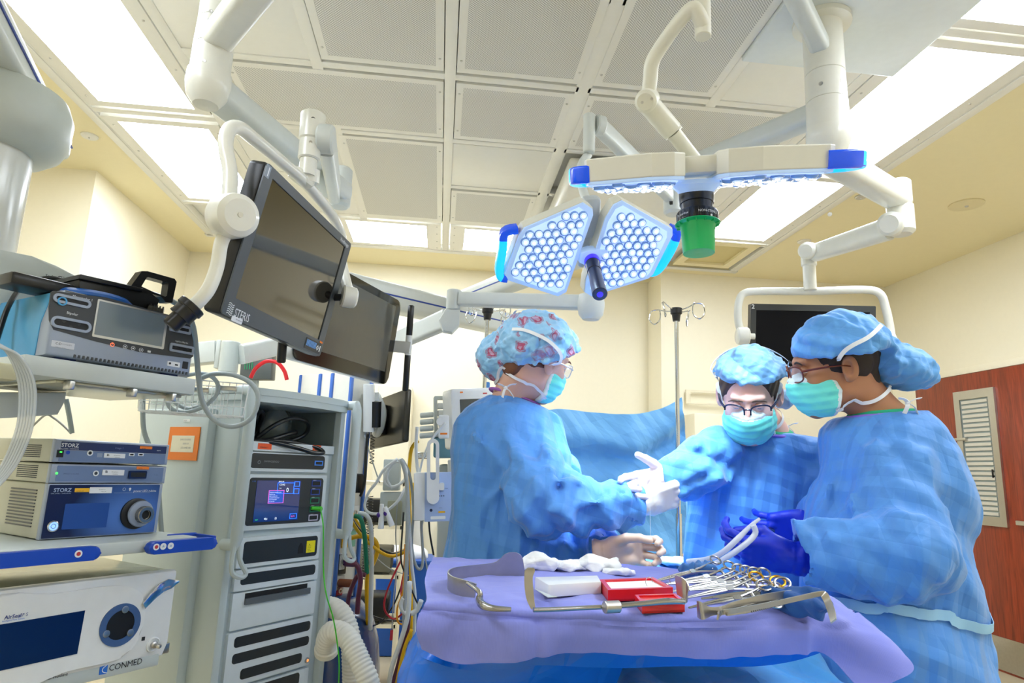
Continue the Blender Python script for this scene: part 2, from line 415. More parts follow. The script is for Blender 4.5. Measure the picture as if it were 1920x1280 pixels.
for i,(x,y0,y1) in enumerate([(a,-1.5,1.56) for a in (-.97,-.357,.25,.865,1.48)]):
    panel(x-.3,x+.3,y0,y1,'blank','plain white ceiling panel above the camera')
# boom mounting plate in the ceiling (right)
tag(MB().box((1.55,2.05,H-.012),(.70,.74,.025),.006).ob('ceiling_mounting_plate',mat('plate_white','dde4e6',.3)),'pale square mounting plate in the ceiling around the right boom column','ceiling plate')
# discs on the drywall
def disc(px,py,r,label,name,cat,m,prof=None):
    c=aZ(px,py,H); t=thing(name,label,cat,c)
    MB().lathe(prof or [(r,0),(r,-.006),(r*.85,-.012),(0,-.013)],m=0).ob('cover',m,t,world=False)
    MB().lathe([(r*.12,-.012),(r*.1,-.018),(0,-.018)]).ob('centre_pin',m_alu,t,world=False)
disc(168,254,.045,'white round sprinkler cover on the left cream ceiling','sprinkler_cover','sprinkler',white)
disc(1614,368,.035,'small grey sprinkler cover on the right cream ceiling','sprinkler_cover','sprinkler',m_alu)
disc(1812,383,.10,'large flat cream disc on the right ceiling','speaker_cover','speaker',mat('cream_plastic','e6d9ae',.5))
disc(1508,452,.05,'small white ceiling fitting behind the right monitor arm','ceiling_fitting','sensor',white)
# door in the right wall
Wd=[( XR-.001)]
D=MB(); x=XR-.012
D.box((XR-.015,4.45,1.055),(.03,1.36,2.11),.003)
door=tag(D.ob('door_1',m_door),kind='structure')
k=MB().box((XR-.033,4.45,.125),(.004,1.3,.22),.001); k.ob('kick_plate',m_steel,door)
def xf(y,z): return (XR-.03,y,z)
fo=[(4.70,.99),(4.32,.99),(4.32,1.98),(4.70,1.98)]; fi=[(4.645,1.055),(4.375,1.055),(4.375,1.915),(4.645,1.915)]
Mx=fr((XR-.031,0,0),(0,1,0),(0,0,1)); Mx2=Matrix(((0,0,-1,XR-.031),(1,0,0,0),(0,1,0,0),(0,0,0,1)))
wf=MB().ring(fo,fi,0,.018,Mx2).ob('window_frame',m_alu,door)
MB().box((XR-.036,4.51,1.485),(.004,.27,.86)).ob('window_pane',mat('blind_glass','8f9a96',.08,trans=.0),wf)
s=MB()
for i in range(24): s.box((XR-.043,4.51,1.075+i*.0355),(.004,.24,.022),0,m=0)
s.ob('blind',mat('blind_slat','cfcabb',.5),wf)
MB().box((XR-.045,4.40,1.36),(.012,.012,.06),.002).ob('latch',m_black,wf)
MB().box((XR-.05,4.93,1.615),(.03,.66,.022),.004).ob('push_rail',m_alu,door)
h=MB().box((XR-.06,4.12,1.03),(.02,.22,.03),.004).box((XR-.04,4.18,1.03),(.04,.02,.02),.002); h.ob('door_handle',m_alu,door)
struct('trim_3',MB().box((XR-.008,4.45,2.14),(.02,1.5,.05),.003).box((XR-.008,5.16,1.06),(.02,.05,2.12),.003),m_wall)
# mirrored door + wall box behind the camera (shows in the monitors' reflections)
d2=tag(MB().box((-1.2,YF+.02,1.05),(1.0,.04,2.1),.003).ob('door_2',mat('door_grey','8d8a80',.5)),kind='structure')
MB().box((-.82,YF+.05,1.0),(.03,.04,.14),.004).ob('door_handle',m_alu,d2)
# ================= LEFT: PENDANT WITH SHELVES AND DEVICES =================
m_arm=mat('arm_white_enamel','e9e8dd',.3,coat=.3); m_armg=mat('arm_grey_white','d3d8d4',.35)
m_pend=mat('pendant_grey','c3cac6',.38); m_blue=mat('stripe_blue','1c3f9a',.4)
m_hb=mat('handle_blue','1c49b8',.35); m_beige=mat('device_beige','cbc9b4',.5); m_silver=mat('bezel_silver','9aa5b8',.35,.2)
m_dk=mat('panel_dark_grey','3a3d42',.35); m_txtw=mat('print_white','e8ecf0',.5); m_txtk=mat('print_black','1c1e22',.5)
m_scr=mat('screen_glass_off','0b0d10',.08,coat=.5); m_orange=mat('sticker_orange','f58220',.5); m_yel=mat('sticker_yellow','f2b81e',.5)
m_sticker=mat('sticker_white','eceef0',.5); m_navy=mat('navy_front','0c1e4a',.25,coat=.4); m_led=mat('led_green','30ff40',.4,emit='38ff4a',es=3)
m_chr=mat('chrome','d8dadc',.12,1); m_port=mat('port_black','0a0a0c',.5); m_gh=mat('grey_hose','a9b3b4',.45)
m_pwh=mat('device_white','e9ebea',.3,coat=.2); m_btn=mat('screen_icon_white','ffffff',.5,emit='dfe8ff',es=.8)
FFm=fr((0,0,0),(1,0,0),(0,0,1))
def onp(MF,x,y):
    """place in the drawing plane MF seen at photo point x,y"""
    Mi=MF.inverted(); o=Mi@CAM; d=(Mi.to_3x3())@ray(x,y); t=-o.z/d.z; q=o+d*t; return (q.x,q.y)
def rc(mb,MF,a,b,r=.002,z0=-.001,z1=.001,m=0,bev=0):
    x0,y0=onp(MF,*a); x1,y1=onp(MF,*b)
    return mb.prism(rrect(abs(x1-x0),abs(y1-y0),r,4,(x0+x1)/2,(y0+y1)/2),z0,z1,MF,m,bev)
def rr(mb,MF,cx,cy,w,h,r=.002,z0=-.001,z1=.001,m=0,bev=0): return mb.prism(rrect(w,h,r,4,cx,cy),z0,z1,MF,m,bev,both=False)
def tx(mb,MF,p,t,size,m=0,z=.0012,al='LEFT',bold=0,sx=1,local=False):
    x,y=p if local else onp(MF,*p); return mb.text(t,size,MF@Matrix.Translation((x,y,0)),m,z,al,bold,sx)
def beam(mb,a,b,w,h,r=.3,m=0,h2=None,w2=None):
    sh=[(x,y) for x,y in rrect(w,h,min(w,h)*r,4)]
    a=Vector(a);b=Vector(b);T=(b-a).normalized();u=Vector((0,0,1)); x=u.cross(T).normalized() if abs(T.z)<.98 else Vector((1,0,0)); y=T.cross(x)
    k=len(sh); s2=(h2 or h)/h; s1=(w2 or w)/w
    vs=[a+x*p+y*q for p,q in sh]+[b+x*p*s1+y*q*s2 for p,q in sh]
    return mb.add(vs,[tuple(range(k))[::-1],tuple(range(k,2*k))]+[(i,(i+1)%k,k+(i+1)%k,k+i) for i in range(k)],I4,m)
U_=Vector((.6,.8,0)); V_=Vector((-.8,.6,0))
def SF(o): return fr(o,U_,V_)
def dev(name,label,cat,o,group=None):
    M=SF(o); return thing(name,label,cat,M=M,group=group),M,M@FFm
# --- equipment boom ---
shO=aZ(40,700,1.42)
t=thing('equipment_boom','grey ceiling boom at the far left with shelves, white column and blue-striped arm','equipment boom',(-1.30,1.86,.55))
ax_=Vector((-1.235,1.735,0))
b=MB(); b.lathe([(.105,1.62),(.105,2.06)],Matrix.Translation(ax_)); b.ob('column',mat('column_white','dcdeda',.25,coat=.4),t)
b=MB(); b.lathe([(.10,2.03),(.135,2.035),(.165,2.06),(.178,2.09),(.18,2.16),(.165,2.20),(.12,2.215)],Matrix.Translation(ax_),n=48); b.ob('collar',m_pend,t)
A0=aZ(133,279,2.24); A1=aZ(8,30,2.24); dr=(A1-A0).normalized(); nr=Vector((0,0,1)).cross(dr).normalized()
if nr.x>0: nr=-nr
b=MB(); w=.30
sec=rrect(w,.085,.02,5)
c0=A0+nr*(w/2); c1=c0+dr*1.6
vs=[c0+nr*(-p)+Vector((0,0,q)) for p,q in sec]+[c1+nr*(-p)+Vector((0,0,q)) for p,q in sec]; k=len(sec)
b.add(vs,[tuple(range(k)),tuple(range(2*k-1,k-1,-1))]+[(i,k+i,k+(i+1)%k,(i+1)%k) for i in range(k)])
b.ob('horizontal_arm',m_armg,t)
b=MB(); e0=A0-nr*.002+Vector((0,0,.004)); 
b.tube([e0,e0+dr*1.6],.0035,6); b.ob('blue_stripe',m_blue,t)
# warning label on the column
def onc(ax,r,ang,z): return ax+Vector((r*math.cos(ang),r*math.sin(ang),z))
b=MB()
base=math.atan2(-ax_.y,-ax_.x)
for (a0,a1,z0,z1,mi) in ((-.30,.66,1.655,1.742,0),(-.25,.16,1.722,1.737,1),(.20,.62,1.717,1.737,2)):
    P=[]; nn=10
    for i in range(nn+1):
        a=base+a0+(a1-a0)*i/nn
        for z in (z0,z1): P.append(onc(ax_,.1058+.0004*(mi>0),a,z))
    b.add(P,[(2*i,2*i+2,2*i+3,2*i+1) for i in range(nn)],I4,mi)
def fig(a0,z,pts,r,m):
    b.tube([onc(ax_,.107,base+a0+p[0]*9,z+p[1]) for p in pts],r,5,m)
fig(-.12,1.70,[(-.01,.005),(.0,-.008),(.012,-.02),(.004,-.034)],.003,1); fig(-.12,1.70,[(0,-.008),(.018,-.012),(.024,-.03)],.0025,1); fig(-.12,1.70,[(-.018,-.006),(-.008,0),(.01,-.002)],.0025,1)
b.ball(onc(ax_,.107,base-.16,1.709),.005,1,10)
for i in range(5): fig(.22,1.708-i*.010,[(0,0),(.036-.006*(i%2),0)],.0011,1)
b.ob('warning_label',[m_sticker,m_txtk,m_orange],t)
# service head behind the shelves
Ms=SF(shO); 
def L(x,y,z): return Ms@Vector((x,y,z))
MFs=Ms@Matrix.Translation((0,.34,0))@FFm
b=MB(); b.prism([onp(MFs,*p) for p in [(-120,455),(0,468),(60,480),(110,497),(148,517),(153,530),(153,640),(-120,640)]],-.26,0,MFs,0,.012)
hd=b.ob('service_head',m_pend,t)
MFl=Ms@Matrix.Translation((0,.22,0))@FFm
b=MB(); b.prism([onp(MFl,*p) for p in [(-120,735),(126,735),(124,752),(110,777),(20,783),(-120,790)]],-.3,0,MFl,0,.006); b.ob('lower_housing',m_pend,t)
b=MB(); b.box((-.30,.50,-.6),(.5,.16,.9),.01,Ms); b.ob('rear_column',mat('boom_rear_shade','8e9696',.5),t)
MF=Ms@Matrix.Translation((0,.42-.30-.0,0))@FFm
b=MB(); MFh=Ms@Matrix.Translation((0,.3395,0))@FFm; x,y=onp(MFh,112,522)
b.prism(circ(.007,16,x,y),0,.0012,MFh,0); b.prism(circ(.0045,16,x,y),.0012,.0016,MFh,1); b.box((x+.005,y-.005,.001),(.006,.002,.001),0,MFh,0)
tx(b,MFh,(97,521),'TruPort',.010,0,al='CENTER'); tx(b,MFh,(127,526),'Trumpf',.010,0,al='CENTER'); b.ob('logo',[m_txtk,m_pend],t)
# shelves
def shelf(o,w,d,th,ob_):
    M=SF(o); b=MB(); b.box((w/2,d/2,th/2),(w,d,th),.004,M); s=b.ob('shelf',m_pend,t); return M,s
M1,s1=shelf(shO,.395,.40,.042,0)
s=MB(); s.box((.23,.2,-.004),(.30,.34,.008),.002,M1); s.ob('underside_plate',mat('shelf_under_metal','b9b7a6',.28,.6),s1)
for x in (.10,.24,.34): MB().box((x,.012,-.012),(.012,.03,.02),.003,M1).ob('clip',m_alu,s1)
O2=aZ(0,1060,1.01)-U_*.25
M2,s2=shelf(O2,.25+.475,.42,.032,0)
for (a,c,mir) in ((-.02,.452-.25,0),(.25+.31,.25+.60,1)):
    b=MB(); x0,x1=(.0,.445) if not mir else (.565,.765)
    pts=[(x0,.05,.016),(x0,-.03,.016),(x1,-.03,.016),(x1,.05,.016)] if mir else [(x0,-.03,.016),(x1,-.03,.016),(x1-.06,.04,.03)]
    b.prism(rrect(x1-x0,.032,.015,6,(x0+x1)/2,.014),0,.026,M2@Matrix.Translation((0,-.012,0))@FFm,0,.005)
    if mir:
        b.box((x1-.004,.02,.028),(.008,.10,.012),.003,M2); b.box((.72,.065,.03),(.09,.008,.012),.003,M2)
    h=b.ob('bumper_handle',m_hb,s2)
    g=MB(); Mh=M2@Matrix.Translation((0,-.0385,0))@FFm
    for i,(px,py) in enumerate(((293,1025),(306,1024),(320,1023)) if mir else ((147,1038),)):
        x,y=onp(Mh,px,py); g.prism(circ(.0085,20,x,y),0,.001,Mh,0); g.prism(circ(.0048 if i==0 else .004,16 if i==0 else 3,x,y,a0=90,a1=450),.001,.0014,Mh,1 if i==0 else 2)
    g.ob('button_symbols',[m_sticker,mat('mark_red','c23a3a',.5),mat('mark_grey','9fb4d4',.5)],h)
O3=aZ(333,1068,.95)+Vector((0,0,-.245))-U_*.62
M3,s3=shelf(O3,.60,.42,.035,0)
b=MB(); b.box((.625,.06,.03),(.05,.05,.028),.003,M3); b.ob('rail_clamp',m_steel,s3)
# --- ESU generator ---
eO=aZ(84,664,1.472)
esu,ME,MFE=dev('electrosurgical_generator','blue and silver electrosurgical generator with a touch screen, on the top shelf','generator',eO)
w_,h_,d_=.348,.150,.40
b=MB(); b.prism([(0,.0),(w_,.0),(w_-.006,h_*.5),(w_-.02,h_),(.014,h_),(0,h_*.5)],-d_,-.05,MFE,0,.006); b.ob('case',mat('case_sky_blue','4d9cc9',.35),esu)
b=MB(); b.prism([(0,.0),(w_,.0),(w_-.004,h_*.5),(w_-.02,h_+.001),(.014,h_+.001),(.0,h_*.5)],-.05,0,MFE,0,.008,3); b.ob('front_bezel',m_silver,esu)
b=MB(); dkp=[(95,548),(100,545),(200,558),(345,598),(356,610),(362,640),(362,668),(356,672),(262,660),(180,640),(100,618),(92,600),(91,575)]
b.prism([onp(MFE,*p) for p in dkp],-.002,.0012,MFE); b.ob('dark_front_panel',m_dk,esu)
b=MB(); rc(b,MFE,(183,560),(306,655),.003,0,.0022,0); rc(b,MFE,(186,564),(302,650),.001,.0022,.0028,1); b.ob('touch_screen',[m_alu,mat('esu_screen','73818c',.12,coat=.6)],esu)
def port(TL,BR,r,name,round_=False,lab=None):
    b=MB(); x0,y0=onp(MFE,*TL); x1,y1=onp(MFE,*BR); w=abs(x1-x0);h=abs(y1-y0)
    b.ring(rrect(w,h,r,6,(x0+x1)/2,(y0+y1)/2),rrect(w-.012,h-.012,max(r-.006,.002),6,(x0+x1)/2,(y0+y1)/2),0,.005,MFE); p=b.ob(name,m_silver,esu)
    c=MB(); c.prism(rrect(w-.012,h-.012,max(r-.006,.002),6,(x0+x1)/2,(y0+y1)/2),0,.002,MFE); 
    for i in range(3): c.prism(circ(.004,12,(x0+x1)/2+(i-1)*.016,(y0+y1)/2+(.005 if i!=1 else -.006)),.002,.0024,MFE,1)
    c.ob('socket',[m_port,mat('port_hole','2a2a2c',.5)],p); return p
port((100,548),(168,580),.012,'monopolar_port'); port((96,590),(168,626),.018,'bipolar_port'); port((318,605),(356,628),.004,'upper_right_port'); port((318,642),(361,666),.004,'lower_right_port')
b=MB(); x,y=onp(MFE,115,565); b.ring(circ(.010,20,x,y),circ(.007,20,x,y),.002,.006,MFE,0); b.ob('blue_ring',mat('ring_blue','4aa0d8',.4),esu)
b=MB(); tx(b,MFE,(135,557),'Monopolar 1',.0085,0,.0016); tx(b,MFE,(124,588),'Bipolar',.0085,0,.0016); tx(b,MFE,(328,640),'LigaSure/Bipolar',.0055,0,.0016)
for p in ((234,650),(249,653),(264,656)):
    x,y=onp(MFE,*p); b.ring(circ(.0052,16,x,y),circ(.0044,16,x,y),.001,.0017,MFE,0); b.prism(circ(.002,8,x,y),.001,.0018,MFE,0)
x,y=onp(MFE,279,659); b.box((x,y,.0013),(.008,.005,.001),0,MFE,0)
b.ob('front_lettering',m_txtw,esu)
b=MB(); x,y=onp(MFE,210,646); b.ring(circ(.0048,16,x,y),circ(.0036,16,x,y),.001,.002,MFE); b.box((x,y+.003,.0016),(.001,.005,.001),0,MFE); b.ob('power_symbol',mat('power_orange','ff7a50',.4,emit='ff7a50',es=1),esu)
b=MB(); rc(b,MFE,(97,637),(138,656),.001,0,.0015,0); tx(b,MFE,(103,645),'C-D',.007,1,.0018,bold=.01); tx(b,MFE,(115,646),'COVIDIEN',.0045,2,.0018); tx(b,MFE,(103,651),'Valleylab FT10',.0035,2,.0018)
b.ob('maker_plate',[mat('plate_pale','cfd2d8',.4),m_txtk,mat('print_grey','7c828c',.5)],esu)
b=MB(); rc(b,MFE,(314,676),(336,689),.001,0,.0015,0); x,y=onp(MFE,318,681); b.prism(circ(.003,8,x,y),.0015,.002,MFE,1); x,y=onp(MFE,330,684); b.box((x,y,.0018),(.008,.004,.0006),0,MFE,1); rc(b,MFE,(343,677),(351,692),.001,0,.0015,2); b.ob('info_stickers',[m_sticker,m_txtk,m_port],esu)
b=MB()
MT_=ME@Matrix.Translation((0,0,h_+.0015))
b.prism(rrect(.055,.018,.001,2,.048,.012),0,.0008,MT_@fr((0,0,0),(1,0,0),(0,1,0)),0); b.prism(rrect(.03,.010,.001,2,.10,.010),0,.0008,MT_@fr((0,0,0),(1,0,0),(0,1,0)),1)
for i in range(4):
    for j in range(4):
        if (i*3+j*5+i*j)%3: b.box((.026+i*.0022,.008+j*.0022,.001),(.002,.002,.0004),0,MT_,2)
b.ob('asset_stickers',[m_sticker,m_yel,m_txtk],esu)
for x in (.05,.30):
    for y in (.03,.34): MB().box((x,y,-.006),(.045,.03,.014),.002,ME).ob('foot',mat('foot_dark_blue','14285a',.5),esu)
b=MB()
for i in range(30): b.box((.06+i*.0095,-.0005,.006),(.004,.004,.007),0,ME)
b.ob('bottom_vent',m_dk,esu)
# beige clip tray at the left of the shelf
b=MB(); b.box((-.06,.02,.0),(.11,.05,.035),.008,M1); tag(b.ob('clip_tray',mat('tray_cream','cfcaa6',.5)),'small cream plastic holder on the left end of the top shelf','holder')
# --- black pedal box with handle on the generator ---
P0=aZ(238,568,1.64); 
t2=thing('foot_pedal_box','black plastic foot pedal box with a square carrying handle, on top of the blue generator','foot pedal',M=SF(Vector((P0.x,P0.y,1.624))))
Mp=WM(t2)
b=MB(); b.prism([(-.11,0),(.075,0),(.085,.045),(.06,.058),(-.12,.052)],-.15,0,Mp@FFm,0,.006); b.prism([(-.125,.045),(.03,.052),(.03,.062),(-.12,.058)],-.15,.01,Mp@FFm,0,.003); b.ob('housing',m_black,t2)
b=MB(); out=[(.0,.055),(.025,.108),(.040,.112),(.115,.112),(.122,.105),(.118,.045),(.10,.042),(.085,.055)]
inn=[(.030,.068),(.040,.095),(.044,.097),(.098,.097),(.100,.094),(.100,.060),(.095,.057),(.06,.062)]
b.ring(out,inn,-.03,.0,Mp@FFm); b.ob('carry_handle',m_black,t2,ang=30)
b=MB(); b.cyl(Mp@Vector((.055,.0,.012)),Mp@Vector((.085,-.02,.008)),.014,.010); 
for i in range(5): b.cyl(Mp@Vector((.06+.006*i,-.004*i,.012-.001*i)),Mp@Vector((.063+.006*i,-.004*i-.002,.012-.001*i)),.0165,m=0)
b.ob('cable_gland',m_black,t2)
Pb=aZ(168,545,1.635)
t3=thing('round_foot_pedal','flat blue round foot pedal lying on top of the generator','foot pedal',(Pb.x-.05,Pb.y+.10,1.624))
b=MB(); b.lathe([(.088,0),(.094,.006),(.094,.012),(.085,.020),(.04,.026),(0,.027)],WM(t3),n=40); b.ob('disc',mat('pedal_blue','1d5fb4',.35),t3)
Pc=aZ(75,528,1.63); MB().box((0,0,0),(.14,.09,.03),.008,SF((Pc.x-.06,Pc.y+.09,1.640))).ob('pedal_base',m_black,t3)
# cables
def cable(name,pts,r,m,label,cat='cable',n=8,sub=6,group=None):
    P=[aD(*p) if not isinstance(p,Vector) else p for p in pts]
    b=MB(); b.tube(P,r,n,sub=sub); o=b.ob(name,m,ang=180); return tag(o,label,cat,group)
cable('pedal_cable',[(-25,700,1.42),(0,618,1.5),(18,570,1.55),(45,535,1.64),(90,521,1.72),(130,528,1.70)],.006,m_black,'black cable curving from the blue pedal down the left of the generator')
cable('pedal_hose',[(275,548,1.80),(300,556,1.8),(335,572,1.82),(360,605,1.83),(368,660,1.84),(372,705,1.88),(380,755,1.93),(405,790,1.95),(440,799,1.97),(472,782,1.98),(484,745,1.99),(470,718,2.0),(438,703,2.0),(400,701,2.0),(370,712,2.0)],.0075,m_gh,'thick light grey hose from the pedal box looping over the wire basket','hose')
cable('coiled_hose',[(310,740,2.05),(320,765,2.05),(350,772,2.05),(385,760,2.05),(408,735,2.05),(404,712,2.05),(380,700,2.05),(345,706,2.05),(322,725,2.05),(326,752,2.08),(356,766,2.08),(392,752,2.08)],.0065,m_gh,'grey hose coiled inside the wire basket','hose')
cable('drop_hose',[(268,745,2.1),(268,790,2.1),(272,815,2.1),(285,850,2.1),(296,905,2.1),(300,960,2.1),(303,1000,2.1)],.008,m_gh,'grey hose hanging behind the stacked devices','hose')
cable('thin_grey_cable',[(60,800,2.0),(85,778,1.95),(100,783,1.95),(118,797,1.92),(133,812,1.9)],.003,mat('cable_grey','8f8f8a',.5),'thin grey cable arching above the stacked devices')
cable('shelf_brace_hose',[(124,748,1.9),(130,780,1.9),(135,812,1.9)],.007,m_gh,'short grey hose under the top shelf','hose')
mt=mat('clear_tubing','d5dde2',.12,alpha=.55,coat=.5)
for i in range(6):
    o=i*9-22
    cable('clear_tube',[(-60,640+o*.2,1.28),(-5+o*.3,646+o*.25,1.3),(28+o*.5,668+o*.1,1.32),(50+o*.62,720,1.34),(48+o*.60,790,1.34),(28+o*.6,850,1.34),(0+o*.5,895,1.33),(-50+o*.3,950,1.3)],.0032,mt,'clear plastic tube, %s of the six draped at the far left edge'%('outermost left','second from the left','third from the left','third from the right','second from the right','rightmost')[i],'tube',6,6,'clear tubes at the left edge')
# --- wire basket ---
Bk=fr(aD(257,768,2.0),aD(455,781,2.1)-aD(257,768,2.0),(-.3,.9,0))
bx=MB(); bw=(aD(455,781,2.1)-aD(257,768,2.0)).length; bh=.105; bd=.13
t=thing('wire_basket','white wire basket hung at the right end of the top shelf','basket',M=Bk)
fm=MB()
def loopz(z,x0=0,x1=None,y1=None):
    return [Bk@Vector(p) for p in crom([(x0,0,z),(x1 or bw,0,z),(x1 or bw,y1 or bd,z),(x0,y1 or bd,z)],1,True)]
for z in (0,bh): 
    P=[Bk@Vector((x,y,z)) for x,y in rrect(bw+(z>0)*.03,bd+(z>0)*.02,.02,4,bw/2,bd/2)]; fm.tube(P,.0022,6,closed=True)
fm.ob('rim',m_pwh,t)
wr=MB()
for i in range(15):
    x=bw*(i+.5)/15; wr.tube([Bk@Vector(p) for p in [(x,-.008,bh),(x,0,.006),(x,.006,0),(x,bd-.006,0),(x,bd,.006),(x,bd+.008,bh)]],.0013,5)
for j in range(6):
    y=bd*(j+.5)/6; wr.tube([Bk@Vector(p) for p in [(-.008,y,bh),(0,y,.006),(.006,y,0),(bw-.006,y,0),(bw,y,.006),(bw+.008,y,bh)]],.0013,5)
for z in (.03,): wr.tube([Bk@Vector((x,y,z)) for x,y in rrect(bw+.004,bd+.004,.02,4,bw/2,bd/2)],.0013,5,closed=True)
wr.ob('wires',m_pwh,t)
for x,y,z in ((.03,-.03,.075),(.17,-.03,.072),(.25,-.02,.085)):
    MB().box((x,y,z),(.05,.03,.014),.002,Bk).ob('clamp',m_steel,t)
# --- STORZ stack ---
Sx=aZ(73,1013,1.043)
W3=.305
def vents(Mv,x0,w,n,z0,dz,rows,lo): pass
st,Ma,MFa=dev('light_source_box','navy fronted light source box with a round chrome knob, on the lower shelf','light source',Sx)
b=MB(); b.box((W3/2,.19,.07),(W3,.36,.138),.006,Ma); b.ob('case',m_beige,st)
b=MB()
for i in range(12): b.box((-.0008,.12,.03+i*.0082),(.003,.14,.0034),0,Ma)
b.ob('side_vent',m_dk,st)
b=MB(); b.prism([(0,.001),(W3,.001),(W3,.139),(0,.139)],-.02,0,MFa,0,.003); b.ob('bezel',m_silver,st)
mn=bpy.data.materials.new('navy_gradient_front'); mn.use_nodes=True
def _ng(m):
    N=m.node_tree.nodes;Lk=m.node_tree.links;p=N['Principled BSDF'];tc=N.new('ShaderNodeTexCoord');g=N.new('ShaderNodeTexGradient');g.gradient_type='SPHERICAL'
    mp=N.new('ShaderNodeMapping');mp.inputs['Location'].default_value=(-1.35,0,-.42);mp.inputs['Scale'].default_value=(6,0,8);Lk.new(tc.outputs['Object'],mp.inputs[0]);Lk.new(mp.outputs[0],g.inputs[0])
    cr=N.new('ShaderNodeValToRGB');cr.color_ramp.elements[0].color=lin('0d1c44');cr.color_ramp.elements[1].color=lin('5f8de0');Lk.new(g.outputs['Fac'],cr.inputs[0]);Lk.new(cr.outputs[0],p.inputs['Base Color']);p.inputs['Roughness'].default_value=.25
_ng(mn)
b=MB(); b.prism(rrect(W3-.014,.132,.002,3,W3/2-.004,.070),0,.002,MFa); b.ob('front_plate',mn,st)
b=MB(); rc(b,MFa,(122,944),(198,988),.002,.002,.0026); b.ob('display',mat('display_blue','2c4f96',.2),st)
kx,ky=onp(MFa,258,962)
b=MB(); b.lathe([(.042,.002),(.042,.008),(.038,.010),(.030,.010)],MFa@Matrix.Translation((kx-.008,ky,0)),n=40); b.lathe([(.034,.008),(.036,.016),(.034,.020),(.020,.022)],MFa@Matrix.Translation((kx,ky,0)),1,40); kb=b.ob('socket_ring',[m_port,m_silver],st)
b=MB(); 
b.lathe([(.022,.018),(.023,.020),(.023,.036),(.021,.038),(.013,.038),(.013,.030),(0,.030)],MFa@Matrix.Translation((kx+.004,ky-.002,0)),0,36)
for i in range(36):
    a=2*PI*i/36; b.box((0,0,0),(.0012,.0024,.016),0,MFa@Matrix.Translation((kx+.004+.0232*math.cos(a),ky-.002+.0232*math.sin(a),.028))@Matrix.Rotation(a,4,'Z')@Matrix.Rotation(0,4,'X'),0)
b.prism(circ(.012,24,kx+.004,ky-.002),.030,.0305,MFa,1); b.ob('knob',[mat('knob_metal','a8a6a0',.25,1),m_port],kb)
b=MB(); bx_,by_=onp(MFa,98,986); b.lathe([(.013,.002),(.014,.005),(.011,.007),(.010,.005)],MFa@Matrix.Translation((bx_,by_,0)),0,28); b.prism(circ(.0105,24,bx_,by_),.002,.0055,MFa,1); b.ring(circ(.006,16,bx_,by_),circ(.0048,16,bx_,by_),.0055,.006,MFa,0); b.ob('power_button',[m_chr,mat('button_glow','9fc8ff',.3,emit='8fc0ff',es=.7)],st)
b=MB(); tx(b,MFa,(99,922),'STORZ',.0135,0,.003,bold=.02); tx(b,MFa,(94,926),'KARL STORZ — ENDOSKOPE',.0036,0,.003)
tx(b,MFa,(249,922),'power LED rubina',.0088,1,.003); b.box(((onp(MFa,200,924)[0]+onp(MFa,292,922)[0])/2,onp(MFa,250,923)[1]-.0005,.0025),(.10,.0005,.0004),0,MFa,0)
x,y=onp(MFa,232,917); b.ring(circ(.0045,16,x,y),circ(.0032,16,x,y),.002,.003,MFa,0); x,y=onp(MFa,243,916); b.prism(circ(.003,12,x,y),.002,.003,MFa,1); b.box((x,y-.004,.0025),(.002,.004,.0006),0,MFa,1)
b.ob('lettering',[mat('print_pale_blue','9fb0cc',.5),m_txtw],st)
def stick(mb,MF,TL,BR,m=0): rc(mb,MF,TL,BR,.001,.001,.003,m)
def codes(mb,MF,px,py,m=1,z=.0034):
    x,y=onp(MF,px,py)
    for i in range(5):
        for j in range(5):
            if (i*7+j*3+i*j*2)%5<3: mb.box((x+i*.0012,y-j*.0012,z),(.0011,.0011,.0003),0,MF,m)
b=MB(); stick(b,MFa,(140,915),(166,922),2); tx(b,MFa,(142,921),'BIOMED 2023',.003,1,.0034); stick(b,MFa,(168,913),(208,924),0); tx(b,MFa,(184,918),'GE Healthcare',.003,1,.0034); tx(b,MFa,(188,922),'MT0012345',.0028,1,.0034); b.ob('asset_stickers',[m_sticker,m_txtk,m_yel],st)
def ccu(z,h,name,label,top):
    t,M,MF=dev(name,label,'camera control unit',Sx+Vector((0,0,z)))
    MB().box((W3/2+.002,.19,h/2),(W3+.004,.36,h),.006,M).ob('case',m_beige,t)
    v=MB()
    for i in range(7):
        for j in range(14): v.box((-.0008,.07+j*.008,.012+i*.005),(.002,.004,.0022),0,M)
    v.ob('side_vent',m_dk,t)
    MB().prism([(0,.0005),(W3+.004,.0005),(W3+.004,h-.001),(0,h-.001)],-.02,0,MF,0,.004).ob('bezel',m_silver,t)
    return t,M,MF
c2,Mb,MFb=ccu(.140,.050,'camera_control_unit','plain blue-grey camera link box with one green light, in the middle of the device stack',0)
b=MB(); b.prism(rrect(W3-.02,.040,.002,3,W3/2+.004,.025),0,.001,MFb); b.ob('front_plate',mat('front_slate','6f83a8',.35),c2)
b=MB(); tx(b,MFb,(118,889),'IMAGE1 S X-LINK',.005,0); tx(b,MFb,(288,891),'TC 301',.004,0); b.ob('lettering',mat('print_slate','4c5a78',.5),c2)
b=MB(); rc(b,MFb,(241,882),(272,897),.003,.001,.006,0); rc(b,MFb,(244,885),(270,894),.001,.006,.0065,1); b.ob('camera_socket',[m_navy,m_port],c2)
b=MB(); x,y=onp(MFb,106,887); b.ball(MFb@Vector((x,y,.001)),.0028,0,10); b.ob('status_light',m_led,c2)
b=MB(); x,y=onp(MFb,179,887); b.ring(circ(.0075,20,x,y),circ(.0045,20,x,y),.001,.003,MFb,0); b.prism(circ(.0045,16,x,y),.001,.002,MFb,1); b.ob('round_socket',[m_txtw,m_dk],c2)
